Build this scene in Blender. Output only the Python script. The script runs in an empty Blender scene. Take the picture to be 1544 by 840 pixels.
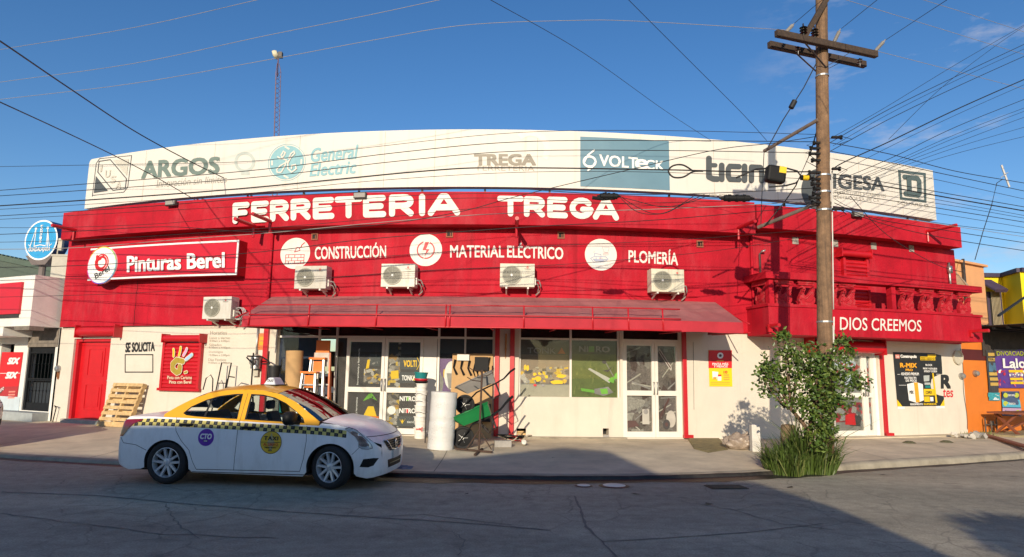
import bpy, bmesh, math, random
from mathutils import Vector, Matrix
from mathutils.geometry import delaunay_2d_cdt, tessellate_polygon
random.seed(7)
SC = bpy.context.scene
COL = SC.collection
PI = math.pi
# ------------------------------------------------------------------ camera
FPX, EYE = 1006.0, 1.62
PITCH, ROLL = math.radians(8.17), math.radians(0.81)
FW = Vector((0, math.cos(PITCH), math.sin(PITCH)))
_U0 = Vector((0, -math.sin(PITCH), math.cos(PITCH)))
RT = Vector((math.cos(ROLL), 0, 0)) + _U0 * math.sin(ROLL)
UP = _U0 * math.cos(ROLL) - Vector((1, 0, 0)) * math.sin(ROLL)
cd = bpy.data.cameras.new("camera")
cam = bpy.data.objects.new("camera", cd)
COL.objects.link(cam)
cd.sensor_width = 36.0
cd.lens = 36.0 * FPX / 1544.0
cd.clip_start, cd.clip_end = 0.1, 3000
cam.matrix_world = Matrix(((RT.x, UP.x, -FW.x, 0), (RT.y, UP.y, -FW.y, 0), (RT.z, UP.z, -FW.z, EYE), (0, 0, 0, 1)))
SC.camera = cam
# ------------------------------------------------------------------ light
SUN_EL, SUN_AZ = math.radians(16.5), math.radians(10.5)
wd = bpy.data.worlds.new("World")
SC.world = wd
wd.use_nodes = True
nt = wd.node_tree
nt.nodes.clear()
sky = nt.nodes.new("ShaderNodeTexSky")
sky.sky_type = 'NISHITA'
sky.sun_disc = False
sky.sun_elevation = SUN_EL
sky.sun_rotation = PI + SUN_AZ
sky.altitude = 500
sky.air_density, sky.dust_density, sky.ozone_density = 1.0, 0.6, 2.2
hs = nt.nodes.new("ShaderNodeHueSaturation")
hs.inputs['Hue'].default_value = 0.507
hs.inputs['Saturation'].default_value = 1.27
bg = nt.nodes.new("ShaderNodeBackground")
bg.inputs[1].default_value = 0.104
wo = nt.nodes.new("ShaderNodeOutputWorld")
tc = nt.nodes.new("ShaderNodeTexCoord")
mp = nt.nodes.new("ShaderNodeMapping")
mp.inputs['Scale'].default_value = (2.2, 2.2, 7.0)
mp.inputs['Rotation'].default_value = (0, math.radians(14), 0)
nz = nt.nodes.new("ShaderNodeTexNoise")
nz.inputs['Scale'].default_value = 3.2
nz.inputs['Detail'].default_value = 8
nz.inputs['Roughness'].default_value = 0.62
rp = nt.nodes.new("ShaderNodeValToRGB")
rp.color_ramp.elements[0].position = 0.53
rp.color_ramp.elements[1].position = 0.76
rp.color_ramp.elements[1].color = (0.72, 0.72, 0.72, 1)
sp = nt.nodes.new("ShaderNodeSeparateXYZ")
mr = nt.nodes.new("ShaderNodeMapRange")
mr.inputs[1].default_value, mr.inputs[2].default_value = 0.30, 0.46
mu = nt.nodes.new("ShaderNodeMath")
mu.operation = 'MULTIPLY'
mx = nt.nodes.new("ShaderNodeMixRGB")
mx.inputs[2].default_value = (4.6, 4.5, 4.9, 1)
L = nt.links.new
L(tc.outputs['Generated'], mp.inputs[0]); L(mp.outputs[0], nz.inputs['Vector']); L(nz.outputs[0], rp.inputs[0])
L(tc.outputs['Generated'], sp.inputs[0]); L(sp.outputs[0], mr.inputs[0])
L(rp.outputs[0], mu.inputs[0]); L(mr.outputs[0], mu.inputs[1])
L(sky.outputs[0], hs.inputs['Color']); L(hs.outputs[0], mx.inputs[1]); L(mu.outputs[0], mx.inputs[0])
L(mx.outputs[0], bg.inputs[0]); L(bg.outputs[0], wo.inputs[0])
sl = bpy.data.lights.new("sun", 'SUN')
sl.energy = 3.5
sl.angle = math.radians(0.5)
sl.color = (1.0, 0.86, 0.66)
so = bpy.data.objects.new("sun", sl)
COL.objects.link(so)
SDIR = Vector((math.sin(SUN_AZ) * math.cos(SUN_EL), math.cos(SUN_AZ) * math.cos(SUN_EL), -math.sin(SUN_EL)))
so.rotation_euler = SDIR.to_track_quat('-Z', 'Y').to_euler()
so.location = (-6, -20, 15)
vs = SC.view_settings
vs.view_transform = 'Standard'
vs.look = 'None'
vs.exposure = 0.45
vs.gamma = 1.0
vs.use_curve_mapping = False
# ------------------------------------------------------------------ geometry of the street: a facade that bows gently towards the road
FA, FK = 15.75, 0.0185
def WP(x, z, d=0.0):
    s = 2 * FK * x
    n = math.hypot(s, 1)
    return Vector((x + d * s / n, FA + FK * x * x - d / n, z))
def wang(x):
    return math.atan(2 * FK * x)
def ray(px, py):
    return FW + RT * ((px - 772) / FPX) + UP * ((420 - py) / FPX)
def ground(px, py, z=0.0):
    v = ray(px, py)
    p = v * ((z - EYE) / v.z)
    return Vector((p.x, p.y, z))
def at_y(px, py, y):
    v = ray(px, py)
    p = v * (y / v.y)
    return Vector((p.x, p.y, p.z + EYE))
def WI(px, py, d=0.0):
    v = ray(px, py)
    lo, hi = 1.0, 70.0
    x = 0
    for _ in range(40):
        m = (lo + hi) / 2
        P = v * m
        x = P.x
        for _ in range(12):
            s = 2 * FK * x
            x += ((P.x - x) + (P.y - (FA + FK * x * x)) * s) / (1 + s * s)
        s = 2 * FK * x
        n = math.hypot(s, 1)
        q = ((P.x - x) * s - (P.y - (FA + FK * x * x))) / n
        if q > d: lo = m
        else: hi = m
    return x, (v * lo).z + EYE
KP = [(-40, 34), (-20, 18.2), (-12, 13.75), (-9.35, 12.45), (-6.9, 11.75), (-4, 11.1), (-1.5, 10.8), (1, 10.75), (2.5, 11.0), (4.3, 11.55), (6.3, 12.4), (10.8, 14.45), (20, 19.4), (40, 33)]
def kerb_y(x):
    for (a, b), (c, e) in zip(KP, KP[1:]):
        if a <= x <= c:
            t = (x - a) / (c - a)
            i = KP.index((a, b))
            p0 = KP[max(i - 1, 0)]; p3 = KP[min(i + 2, len(KP) - 1)]
            m1 = (e - p0[1]) / (c - p0[0]); m2 = (p3[1] - b) / (p3[0] - a)
            h = c - a
            return (2*t**3-3*t*t+1)*b + (t**3-2*t*t+t)*h*m1 + (-2*t**3+3*t*t)*e + (t**3-t*t)*h*m2
    return KP[0][1] if x < 0 else KP[-1][1]
WALK = 0.16
def kerb_h(x):
    t = min(1, max(0, (x - 4.0) / 3.0)); return .055 + .065 * t * t * (3 - 2 * t)
def walk_h(x, y):
    k = kerb_y(x); w = FA + FK * x * x
    t = min(1, max(0, (y - k) / (w - k) / .65)); h = kerb_h(x)
    return h + (WALK + .012 - h) * t * t * (3 - 2 * t)
def gp(px, py, lift=.0):
    z = WALK
    for _ in range(5):
        p = ground(px, py, z); z = walk_h(p.x, p.y) + lift
    return Vector((p.x, p.y, z))
# ------------------------------------------------------------------ materials
MATS = {}
def mat(name, rgb, rough=0.6, var=0.12, scale=4.0, bump=0.0, metal=0.0, spec=0.5, coat=0.0, emit=None, stain=None, stains=0.0, sscale=(3, 3, .5), bscale=None, trans=None, streak=None):
    if name in MATS: return MATS[name]
    m = bpy.data.materials.new(name)
    m.use_nodes = True
    n = m.node_tree.nodes
    b = n['Principled BSDF']
    ln = m.node_tree.links.new
    b.inputs['Roughness'].default_value = rough
    b.inputs['Metallic'].default_value = metal
    b.inputs['Specular IOR Level'].default_value = spec
    b.inputs['Coat Weight'].default_value = coat
    t = n.new("ShaderNodeTexCoord")
    z = n.new("ShaderNodeTexNoise")
    z.inputs['Scale'].default_value = scale
    z.inputs['Detail'].default_value = 7
    z.inputs['Roughness'].default_value = 0.65
    ln(t.outputs['Object'], z.inputs['Vector'])
    mi = n.new("ShaderNodeMixRGB")
    mi.inputs[1].default_value = tuple(max(0, c * (1 - var)) for c in rgb) + (1,)
    mi.inputs[2].default_value = tuple(min(1, c * (1 + var)) for c in rgb) + (1,)
    rr = n.new("ShaderNodeMapRange")
    rr.inputs[1].default_value, rr.inputs[2].default_value = 0.3, 0.7
    ln(z.outputs[0], rr.inputs[0]); ln(rr.outputs[0], mi.inputs[0])
    out = mi.outputs[0]
    if stain:
        mp = n.new("ShaderNodeMapping")
        mp.inputs['Scale'].default_value = sscale
        z2 = n.new("ShaderNodeTexNoise")
        z2.inputs['Scale'].default_value = 1.0
        z2.inputs['Detail'].default_value = 9
        z2.inputs['Roughness'].default_value = 0.7
        ln(t.outputs['Object'], mp.inputs[0]); ln(mp.outputs[0], z2.inputs['Vector'])
        r2 = n.new("ShaderNodeMapRange")
        r2.inputs[1].default_value, r2.inputs[2].default_value = 0.5, 0.74
        r2.inputs[4].default_value = stains
        ln(z2.outputs[0], r2.inputs[0])
        m2 = n.new("ShaderNodeMixRGB")
        m2.inputs[2].default_value = tuple(stain) + (1,)
        ln(out, m2.inputs[1]); ln(r2.outputs[0], m2.inputs[0])
        out = m2.outputs[0]
    if streak:                                           # rain streaks: narrow, tall, broken
        mp3 = n.new("ShaderNodeMapping"); mp3.inputs['Scale'].default_value = (5.5, 5.5, .22)
        z4 = n.new("ShaderNodeTexNoise"); z4.inputs['Scale'].default_value = 1.0; z4.inputs['Detail'].default_value = 6; z4.inputs['Roughness'].default_value = .6
        ln(t.outputs['Object'], mp3.inputs[0]); ln(mp3.outputs[0], z4.inputs['Vector'])
        r4 = n.new("ShaderNodeMapRange"); r4.inputs[1].default_value, r4.inputs[2].default_value, r4.inputs[4].default_value = .56, .72, streak[3]
        ln(z4.outputs[0], r4.inputs[0])
        m4 = n.new("ShaderNodeMixRGB"); m4.inputs[2].default_value = tuple(streak[:3]) + (1,)
        ln(out, m4.inputs[1]); ln(r4.outputs[0], m4.inputs[0]); out = m4.outputs[0]
    ln(out, b.inputs['Base Color'])
    rm = n.new("ShaderNodeMapRange")
    rm.inputs[3].default_value, rm.inputs[4].default_value = max(0.02, rough * .88), min(1, rough * 1.12)
    ln(z.outputs[0], rm.inputs[0]); ln(rm.outputs[0], b.inputs['Roughness'])
    if bump:
        z3 = n.new("ShaderNodeTexNoise")
        z3.inputs['Scale'].default_value = bscale or scale * 9
        z3.inputs['Detail'].default_value = 5
        bp = n.new("ShaderNodeBump")
        bp.inputs['Strength'].default_value = bump
        bp.inputs['Distance'].default_value = 0.02
        ln(t.outputs['Object'], z3.inputs['Vector']); ln(z3.outputs[0], bp.inputs['Height']); ln(bp.outputs[0], b.inputs['Normal'])
    if emit:
        b.inputs['Emission Color'].default_value = tuple(emit[:3]) + (1,)
        b.inputs['Emission Strength'].default_value = emit[3]
    if trans: b.inputs['Transmission Weight'].default_value = trans
    MATS[name] = m
    return m
def glass(name, tint=(1, 1, 1), dark=0.0, rough=0.02, f0=1.5, gl=1.0):
    m = bpy.data.materials.new(name)
    m.use_nodes = True
    n = m.node_tree.nodes
    n.clear()
    ln = m.node_tree.links.new
    o = n.new("ShaderNodeOutputMaterial")
    g = n.new("ShaderNodeBsdfGlossy"); g.inputs['Roughness'].default_value = rough; g.inputs[0].default_value = (gl, gl, gl, 1)
    t = n.new("ShaderNodeBsdfTransparent"); t.inputs[0].default_value = tuple(c * (1 - dark) for c in tint) + (1,)
    f = n.new("ShaderNodeFresnel"); f.inputs[0].default_value = f0
    x = n.new("ShaderNodeMixShader")
    ln(f.outputs[0], x.inputs[0]); ln(t.outputs[0], x.inputs[1]); ln(g.outputs[0], x.inputs[2]); ln(x.outputs[0], o.inputs[0])
    MATS[name] = m
    return m
# ------------------------------------------------------------------ mesh builder
GL = {}
def glyphs(txt, bold=0.0, shear=0.0, space=1.0):
    k = (txt, bold, shear, space)
    if k not in GL:
        c = bpy.data.curves.new("lettering", 'FONT')
        c.body = txt
        c.offset = bold
        c.shear = shear
        c.space_character = space
        c.resolution_u = 3
        c.dimensions = '2D'
        c.fill_mode = 'BOTH'
        o = bpy.data.objects.new("lettering", c)
        COL.objects.link(o)
        bpy.context.view_layer.update()
        me = o.to_mesh()
        v = [(p.co.x, p.co.y) for p in me.vertices]
        f = [tuple(p.vertices) for p in me.polygons]
        o.to_mesh_clear()
        bpy.data.objects.remove(o)
        bpy.data.curves.remove(c)
        x0 = min(p[0] for p in v); x1 = max(p[0] for p in v)
        y0 = min(p[1] for p in v); y1 = max(p[1] for p in v)
        GL[k] = ([((p[0] - x0) / (x1 - x0), (p[1] - y0) / (y1 - y0)) for p in v], f, (x1 - x0) / (y1 - y0))
    return GL[k]
class MB:
    def __init__(s): s.v = []; s.f = []; s.m = []
    def add(s, vs, fs, mi=0, M=None):
        o = len(s.v)
        s.v += [(M @ Vector(p)) if M else Vector(p) for p in vs]
        s.f += [tuple(i + o for i in f) for f in fs]
        s.m += [mi] * len(fs)
        return s
    def box(s, x0, x1, y0, y1, z0, z1, mi=0, M=None):
        return s.add([(x0,y0,z0),(x1,y0,z0),(x1,y1,z0),(x0,y1,z0),(x0,y0,z1),(x1,y0,z1),(x1,y1,z1),(x0,y1,z1)],
              [(0,3,2,1),(4,5,6,7),(0,1,5,4),(1,2,6,5),(2,3,7,6),(3,0,4,7)], mi, M)
    def wbox(s, x0, x1, z0, z1, d0, d1, mi=0, step=0.8):
        n = max(1, int(math.ceil((x1 - x0) / step)))
        vs, fs = [], []
        for i in range(n + 1):
            x = x0 + (x1 - x0) * i / n
            vs += [WP(x, z0, d0), WP(x, z1, d0), WP(x, z1, d1), WP(x, z0, d1)]
        for i in range(n):
            a, b = 4 * i, 4 * i + 4
            for k in range(4):
                fs.append((a + k, a + (k + 1) % 4, b + (k + 1) % 4, b + k))
        fs.append((3, 2, 1, 0)); fs.append(tuple(4 * n + k for k in range(4)))
        return s.add(vs, fs, mi)
    def wpx(s, px0, py0, px1, py1, d0, d1, mi=0):      # box on the facade from two photo corners
        a = WI(px0, py0, d1); b = WI(px1, py1, d1)
        return s.wbox(min(a[0], b[0]), max(a[0], b[0]), min(a[1], b[1]), max(a[1], b[1]), d0, d1, mi)
    def tube(s, pts, r, n=8, mi=0, caps=True):
        pts = [Vector(p) for p in pts]
        vs, fs = [], []
        m = len(pts)
        for i, p in enumerate(pts):
            t = (pts[min(i + 1, m - 1)] - pts[max(i - 1, 0)]).normalized()
            a = Vector((0, 0, 1)) if abs(t.z) < .9 else Vector((1, 0, 0))
            u = t.cross(a).normalized(); w = t.cross(u)
            rr = r[i] if isinstance(r, (list, tuple)) else r
            for k in range(n):
                q = 2 * PI * k / n
                vs.append(p + (u * math.cos(q) + w * math.sin(q)) * rr)
        for i in range(m - 1):
            for k in range(n):
                fs.append((i*n+k, i*n+(k+1) % n, (i+1)*n+(k+1) % n, (i+1)*n+k))
        if caps:
            fs.append(tuple(range(n - 1, -1, -1))); fs.append(tuple((m-1)*n+k for k in range(n)))
        return s.add(vs, fs, mi)
    def bar(s, a, b, w, h, mi=0):                        # square bar between two points
        a, b = Vector(a), Vector(b)
        t = (b - a).normalized()
        up = Vector((0, 0, 1)) if abs(t.z) < .95 else Vector((0, 1, 0))
        u = t.cross(up).normalized(); k = u.cross(t)
        vs = [p + u * i * w / 2 + k * j * h / 2 for p in (a, b) for i, j in ((-1,-1),(1,-1),(1,1),(-1,1))]
        return s.add(vs, [(3,2,1,0),(4,5,6,7),(0,1,5,4),(1,2,6,5),(2,3,7,6),(3,0,4,7)], mi)
    def lathe(s, prof, M=None, n=24, mi=0, closed=False):
        vs, fs = [], []
        m = len(prof)
        for r, z in prof:
            for k in range(n):
                q = 2 * PI * k / n
                vs.append((r * math.cos(q), r * math.sin(q), z))
        for i in range(m - 1):
            for k in range(n):
                fs.append((i*n+k, i*n+(k+1) % n, (i+1)*n+(k+1) % n, (i+1)*n+k))
        if not closed:
            fs.append(tuple(range(n - 1, -1, -1))); fs.append(tuple((m-1)*n+k for k in range(n)))
        else:
            for k in range(n): fs.append(((m-1)*n+k, (m-1)*n+(k+1) % n, (k+1) % n, k))
        return s.add(vs, fs, mi, M)
    def prism(s, poly, fn, d0, d1, mi=0):                # polygon (u,v) swept from depth d0 to d1
        n = len(poly)
        vs = [fn(u, v, d0) for u, v in poly] + [fn(u, v, d1) for u, v in poly]
        tri = tessellate_polygon([[Vector((u, v, 0)) for u, v in poly]])
        fs = [tuple(t) for t in tri] + [tuple(i + n for i in reversed(t)) for t in tri]
        fs += [(i, (i + 1) % n, n + (i + 1) % n, n + i) for i in range(n)]
        return s.add(vs, fs, mi)
    def sheet(s, poly, fn, d, mi=0):
        vs = [fn(u, v, d) for u, v in poly]
        return s.add(vs, [tuple(t) for t in tessellate_polygon([[Vector((u, v, 0)) for u, v in poly]])], mi)
    def text(s, txt, fn, mi=0, bold=0.0, shear=0.0, space=1.0, thick=0.0):   # fn(u,v,d): u,v in 0..1 over the words' own box
        v, f, asp = glyphs(txt, 0.0, shear, space)
        s.add([fn(a, b, 0) for a, b in v], f, mi)
        if bold > 0:                                     # thicker brush: the same letters laid again with tiny shifts, each a hair further out
            o = Vector(fn(0, 0, 0)); nrm = (Vector(fn(.5, 0, 0)) - o).cross(Vector(fn(0, .5, 0)) - o).normalized()
            bv = bold * 1.25; bu = bv / asp
            for k, (du, dv) in enumerate(((1, 1), (-1, 1), (1, -1), (-1, -1), (1, 0), (-1, 0))):
                s.add([Vector(fn(min(1.03, max(-.03, a + du * bu)), b + dv * bv * .8, 0)) + nrm * (.0005 * (k + 1)) for a, b in v], f, mi)
        if thick:
            from collections import Counter
            cnt = Counter()
            for q in f:
                for i in range(len(q)): cnt[frozenset((q[i], q[(i+1) % len(q)]))] += 1
            for e, c in cnt.items():
                if c == 1:
                    i, j = tuple(e)
                    s.add([fn(*v[i], 0), fn(*v[j], 0), fn(*v[j], -thick), fn(*v[i], -thick)], [(0,1,2,3)], mi)
        return s
    def disc(s, cu, cv, r, fn, d, mi=0, n=28, r0=0.0, ry=None, a0=0, a1=2*PI):
        ry = ry or r
        k = 1.0
        ps = [(cu + r * math.cos(a0+(a1-a0)*i/n), cv + ry * math.sin(a0+(a1-a0)*i/n)) for i in range(n + 1)]
        if r0:
            q = [(cu + r0 * math.cos(a0+(a1-a0)*i/n), cv + r0 * ry / r * math.sin(a0+(a1-a0)*i/n)) for i in range(n + 1)]
            return s.add([fn(u, v, d) for u, v in ps + q], [(i, i+1, n+2+i, n+1+i) for i in range(n)], mi)
        return s.add([fn(u, v, d) for u, v in ps], [tuple(range(n if a1 - a0 > 6.28 else n + 1))], mi)
    def stroke(s, pts, w, fn, d, mi=0):                  # round ended brush stroke made of flat pieces
        out = []
        for (a, b), (c, e) in zip(pts, pts[1:]):
            L_ = math.hypot(c - a, e - b) or 1e-6
            nx, ny = -(e - b) / L_ * w / 2, (c - a) / L_ * w / 2
            s.sheet([(a+nx, b+ny), (c+nx, e+ny), (c-nx, e-ny), (a-nx, b-ny)], fn, d, mi); d += .0004
        for a, b in pts:
            s.disc(a, b, w / 2, fn, d, mi, 14); d += .0004
        return s
    def build(s, name, mats, parent=None, smooth=False, loc=None):
        me = bpy.data.meshes.new(name)
        o = bpy.data.objects.new(name, me)
        COL.objects.link(o)
        if parent is not None:
            r = parent
            while r.parent: r = r.parent
            org = r.location.copy()
            o.parent = parent
        else:
            if loc is None:
                xs = [p.x for p in s.v]; ys = [p.y for p in s.v]; zs = [p.z for p in s.v]
                loc = Vector(((min(xs)+max(xs))/2, (min(ys)+max(ys))/2, min(zs)))
            org = Vector(loc)
            o.location = org
        me.from_pydata([p - org for p in s.v], [], s.f)
        for m in (mats if isinstance(mats, (list, tuple)) else [mats]):
            me.materials.append(m)
        me.polygons.foreach_set('material_index', s.m)
        if smooth:
            me.polygons.foreach_set('use_smooth', [True] * len(me.polygons))
            if smooth != 1: me.set_sharp_from_angle(angle=math.radians(smooth))
        me.update()
        return o
def fixn(o):
    bm = bmesh.new(); bm.from_mesh(o.data)
    bmesh.ops.remove_doubles(bm, verts=bm.verts, dist=0.0004)
    bmesh.ops.recalc_face_normals(bm, faces=bm.faces)
    bm.to_mesh(o.data); bm.free()
    return o
def bev(o, w=0.01, seg=2):
    m = o.modifiers.new("bevel", 'BEVEL'); m.width = w; m.segments = seg; m.limit_method = 'ANGLE'
    return o
def tag(o, label, cat, group=None, kind=None):
    if label: o['label'] = label
    if cat: o['category'] = cat
    if group: o['group'] = group
    if kind: o['kind'] = kind
    return o
def thing(name, loc, label, cat, group=None, rz=0.0, kind=None):
    o = bpy.data.objects.new(name, None)
    o.empty_display_size = 0.2
    COL.objects.link(o)
    o.location = loc
    o.rotation_euler.z = rz
    return tag(o, label, cat, group, kind)
def struct(o): o['kind'] = 'structure'; return o
def copy_tree(o, parent=None):
    c = o.copy(); COL.objects.link(c); c.parent = parent
    for ch in o.children: copy_tree(ch, c)
    return c
def wq(tl, tr, br, bl, d):                               # facade patch from four photo corners -> fn(u,v,dd)
    a, b, c, e = WI(*tl, d), WI(*tr, d), WI(*br, d), WI(*bl, d)
    def fn(u, v, dd=0):
        x = (e[0]*(1-u)+c[0]*u)*(1-v) + (a[0]*(1-u)+b[0]*u)*v
        z = (e[1]*(1-u)+c[1]*u)*(1-v) + (a[1]*(1-u)+b[1]*u)*v
        return WP(x, z, d + dd)
    return fn
def wr(px0, py0, px1, py1, d): return wq((px0, py0), (px1, py0), (px1, py1), (px0, py1), d)
def wm(x, z, d):                                         # metric frame on the facade
    def fn(u, v, dd=0): return WP(x + u, z + v, d + dd)
    return fn
def R4(u0, v0, u1, v1): return [(u0, v0), (u1, v0), (u1, v1), (u0, v1)]
def root_of(name, label, cat, x, z, d, group=None): return thing(name, WP(x, z, d), label, cat, group)
RED = mat('red_wall_paint', (.43, .008, .022), .72, .2, 1.6, .4, spec=.2, stain=(.50, .055, .07), stains=.6, sscale=(1.7, 1.7, .5), streak=(.22, .008, .014, .55), bscale=30)
REDP = mat('red_parapet_paint', (.42, .009, .022), .72, .2, 1.6, .4, spec=.2, stain=(.50, .06, .075), stains=.65, sscale=(1.3, 1.3, .6), streak=(.24, .01, .016, .5), bscale=26)
REDM = mat('red_enamel_metal', (.50, .010, .018), .38, .10, 5)
REDD = mat('red_door_enamel', (.56, .010, .016), .32, .07, 5)
CREAM = mat('cream_wall_paint', (.66, .60, .505), .8, .04, 2.5, .2, spec=.25, stain=(.52, .46, .37), stains=.28, sscale=(1.5, 1.5, .5), streak=(.50, .44, .35, .3), bscale=34)
WHITEB = mat('white_lettering_paint', (.72, .70, .64), .6, .05, 8, stain=(.62, .40, .36), stains=.5, sscale=(5, 5, 2.5))
BILL = mat('billboard_vinyl', (.68, .65, .59), .6, .02, 1.2, stain=(.66, .60, .52), stains=.16, sscale=(1.2, 1.2, .25), streak=(.50, .44, .35, .35))
ASPH = mat('asphalt_plain', (.05, .05, .05), .9)
ALUM = mat('white_aluminium', (.74, .71, .64), .4, .05, 6)
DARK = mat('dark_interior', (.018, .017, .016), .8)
BLACK = mat('black_paint', (.012, .012, .013), .6, spec=.2)
RUBBER = mat('black_rubber', (.017, .017, .018), .75, .2, 20)
STEEL = mat('galvanised_steel', (.45, .45, .44), .42, .15, 9, metal=.8)
DSTEEL = mat('dark_weathered_steel', (.07, .06, .055), .55, .3, 9, metal=.4)
CONC = mat('raw_concrete', (.34, .32, .29), .9, .18, 5, .5)
PLAST = mat('ac_white_plastic', (.76, .73, .65), .45, .04, 6, stain=(.42, .36, .27), stains=.45, sscale=(4, 4, 1.2), streak=(.38, .30, .20, .4))
WOODP = mat('pallet_pine', (.60, .41, .19), .8, .25, 12, .4, stain=(.30, .19, .09), stains=.5, sscale=(9, 9, 2))
POLEW = mat('weathered_pole_wood', (.20, .118, .065), .85, .4, 6, .6, stain=(.05, .033, .025), stains=1.0, sscale=(13, 13, .45), bscale=40)
ARMW = mat('dark_crossarm_wood', (.055, .036, .025), .85, .35, 14, .4)
CARD = mat('brown_cardboard', (.50, .31, .14), .85, .08, 8)
CABLE = mat('black_cable', (.012, .012, .013), .6)
GCABLE = mat('grey_cable', (.28, .26, .24), .6)
GLASS = glass('window_glass', (.95, .96, .95), .05, .02, 1.28)
GREY = mat('poster_grey', (.22, .21, .20), .5, .2, 5)
YEL = mat('bright_yellow', (.78, .52, .01), .5, .06, 5)
ORG = mat('tool_orange', (.72, .17, .02), .45, .08, 6)
def flat(name, rgb, rough=.55): return mat(name, rgb, rough, .06, 9)
GREENINK = flat('green_ink', (.16, .42, .05))
TEAL = flat('teal_plastic', (.01, .20, .20), .4)
PURP = flat('purple_ink', (.13, .03, .38), .4)
INK = flat('black_ink', (.02, .02, .02))
WINK = flat('white_ink', (.80, .80, .78))
RINK = flat('red_ink', (.62, .015, .02))
ARGOSG = flat('faded_grey_green_ink', (.16, .215, .19))
GEBLUE = flat('faded_pale_blue_ink', (.24, .45, .50))
VOLBLUE = mat('steel_blue_panel', (.12, .235, .31), .5, .05, 3)
DKGREY = flat('dark_grey_ink', (.075, .085, .09))
BROWNG = flat('brown_grey_ink', (.26, .23, .18))
FADE = flat('very_faded_ink', (.56, .535, .46))
FADE2 = flat('faded_pale_grey_ink', (.47, .52, .48))
SQG = flat('dark_green_grey_ink', (.085, .12, .12))

def photo(name, cols, scale=7.0, stretch=(1, 1, 1.3)):
    # printed product photographs: irregular patches of a few printed colours with fine mottling
    if name in MATS: return MATS[name]
    m = bpy.data.materials.new(name); m.use_nodes = True
    n = m.node_tree.nodes; ln = m.node_tree.links.new; b = n['Principled BSDF']; b.inputs['Roughness'].default_value = .5
    t = n.new("ShaderNodeTexCoord"); mp = n.new("ShaderNodeMapping"); mp.inputs['Scale'].default_value = stretch
    w = n.new("ShaderNodeTexNoise"); w.inputs['Scale'].default_value = scale * .8; w.inputs['Detail'].default_value = 4
    mx = n.new("ShaderNodeMixRGB"); mx.inputs[0].default_value = .12
    ln(t.outputs['Object'], mp.inputs[0]); ln(mp.outputs[0], w.inputs['Vector']); ln(mp.outputs[0], mx.inputs[1]); ln(w.outputs[1], mx.inputs[2])
    v = n.new("ShaderNodeTexVoronoi"); v.inputs['Scale'].default_value = scale; v.inputs['Randomness'].default_value = 1
    ln(mx.outputs[0], v.inputs['Vector'])
    sp_ = n.new("ShaderNodeSeparateColor"); ln(v.outputs['Color'], sp_.inputs[0])
    r = n.new("ShaderNodeValToRGB"); r.color_ramp.interpolation = 'CONSTANT'
    e = r.color_ramp.elements
    for i, c in enumerate(cols):
        q = e[i] if i < 2 else e.new(i / len(cols))
        q.position = i / len(cols); q.color = tuple(c) + (1,)
    ln(sp_.outputs[0], r.inputs[0])
    z = n.new("ShaderNodeTexNoise"); z.inputs['Scale'].default_value = scale * 5; z.inputs['Detail'].default_value = 5
    ln(t.outputs['Object'], z.inputs['Vector'])
    o = n.new("ShaderNodeMixRGB"); o.blend_type = 'OVERLAY'; o.inputs[0].default_value = .7; ln(r.outputs[0], o.inputs[1]); ln(z.outputs[0], o.inputs[2]); ln(o.outputs[0], b.inputs['Base Color'])
    MATS[name] = m
    return m
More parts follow.
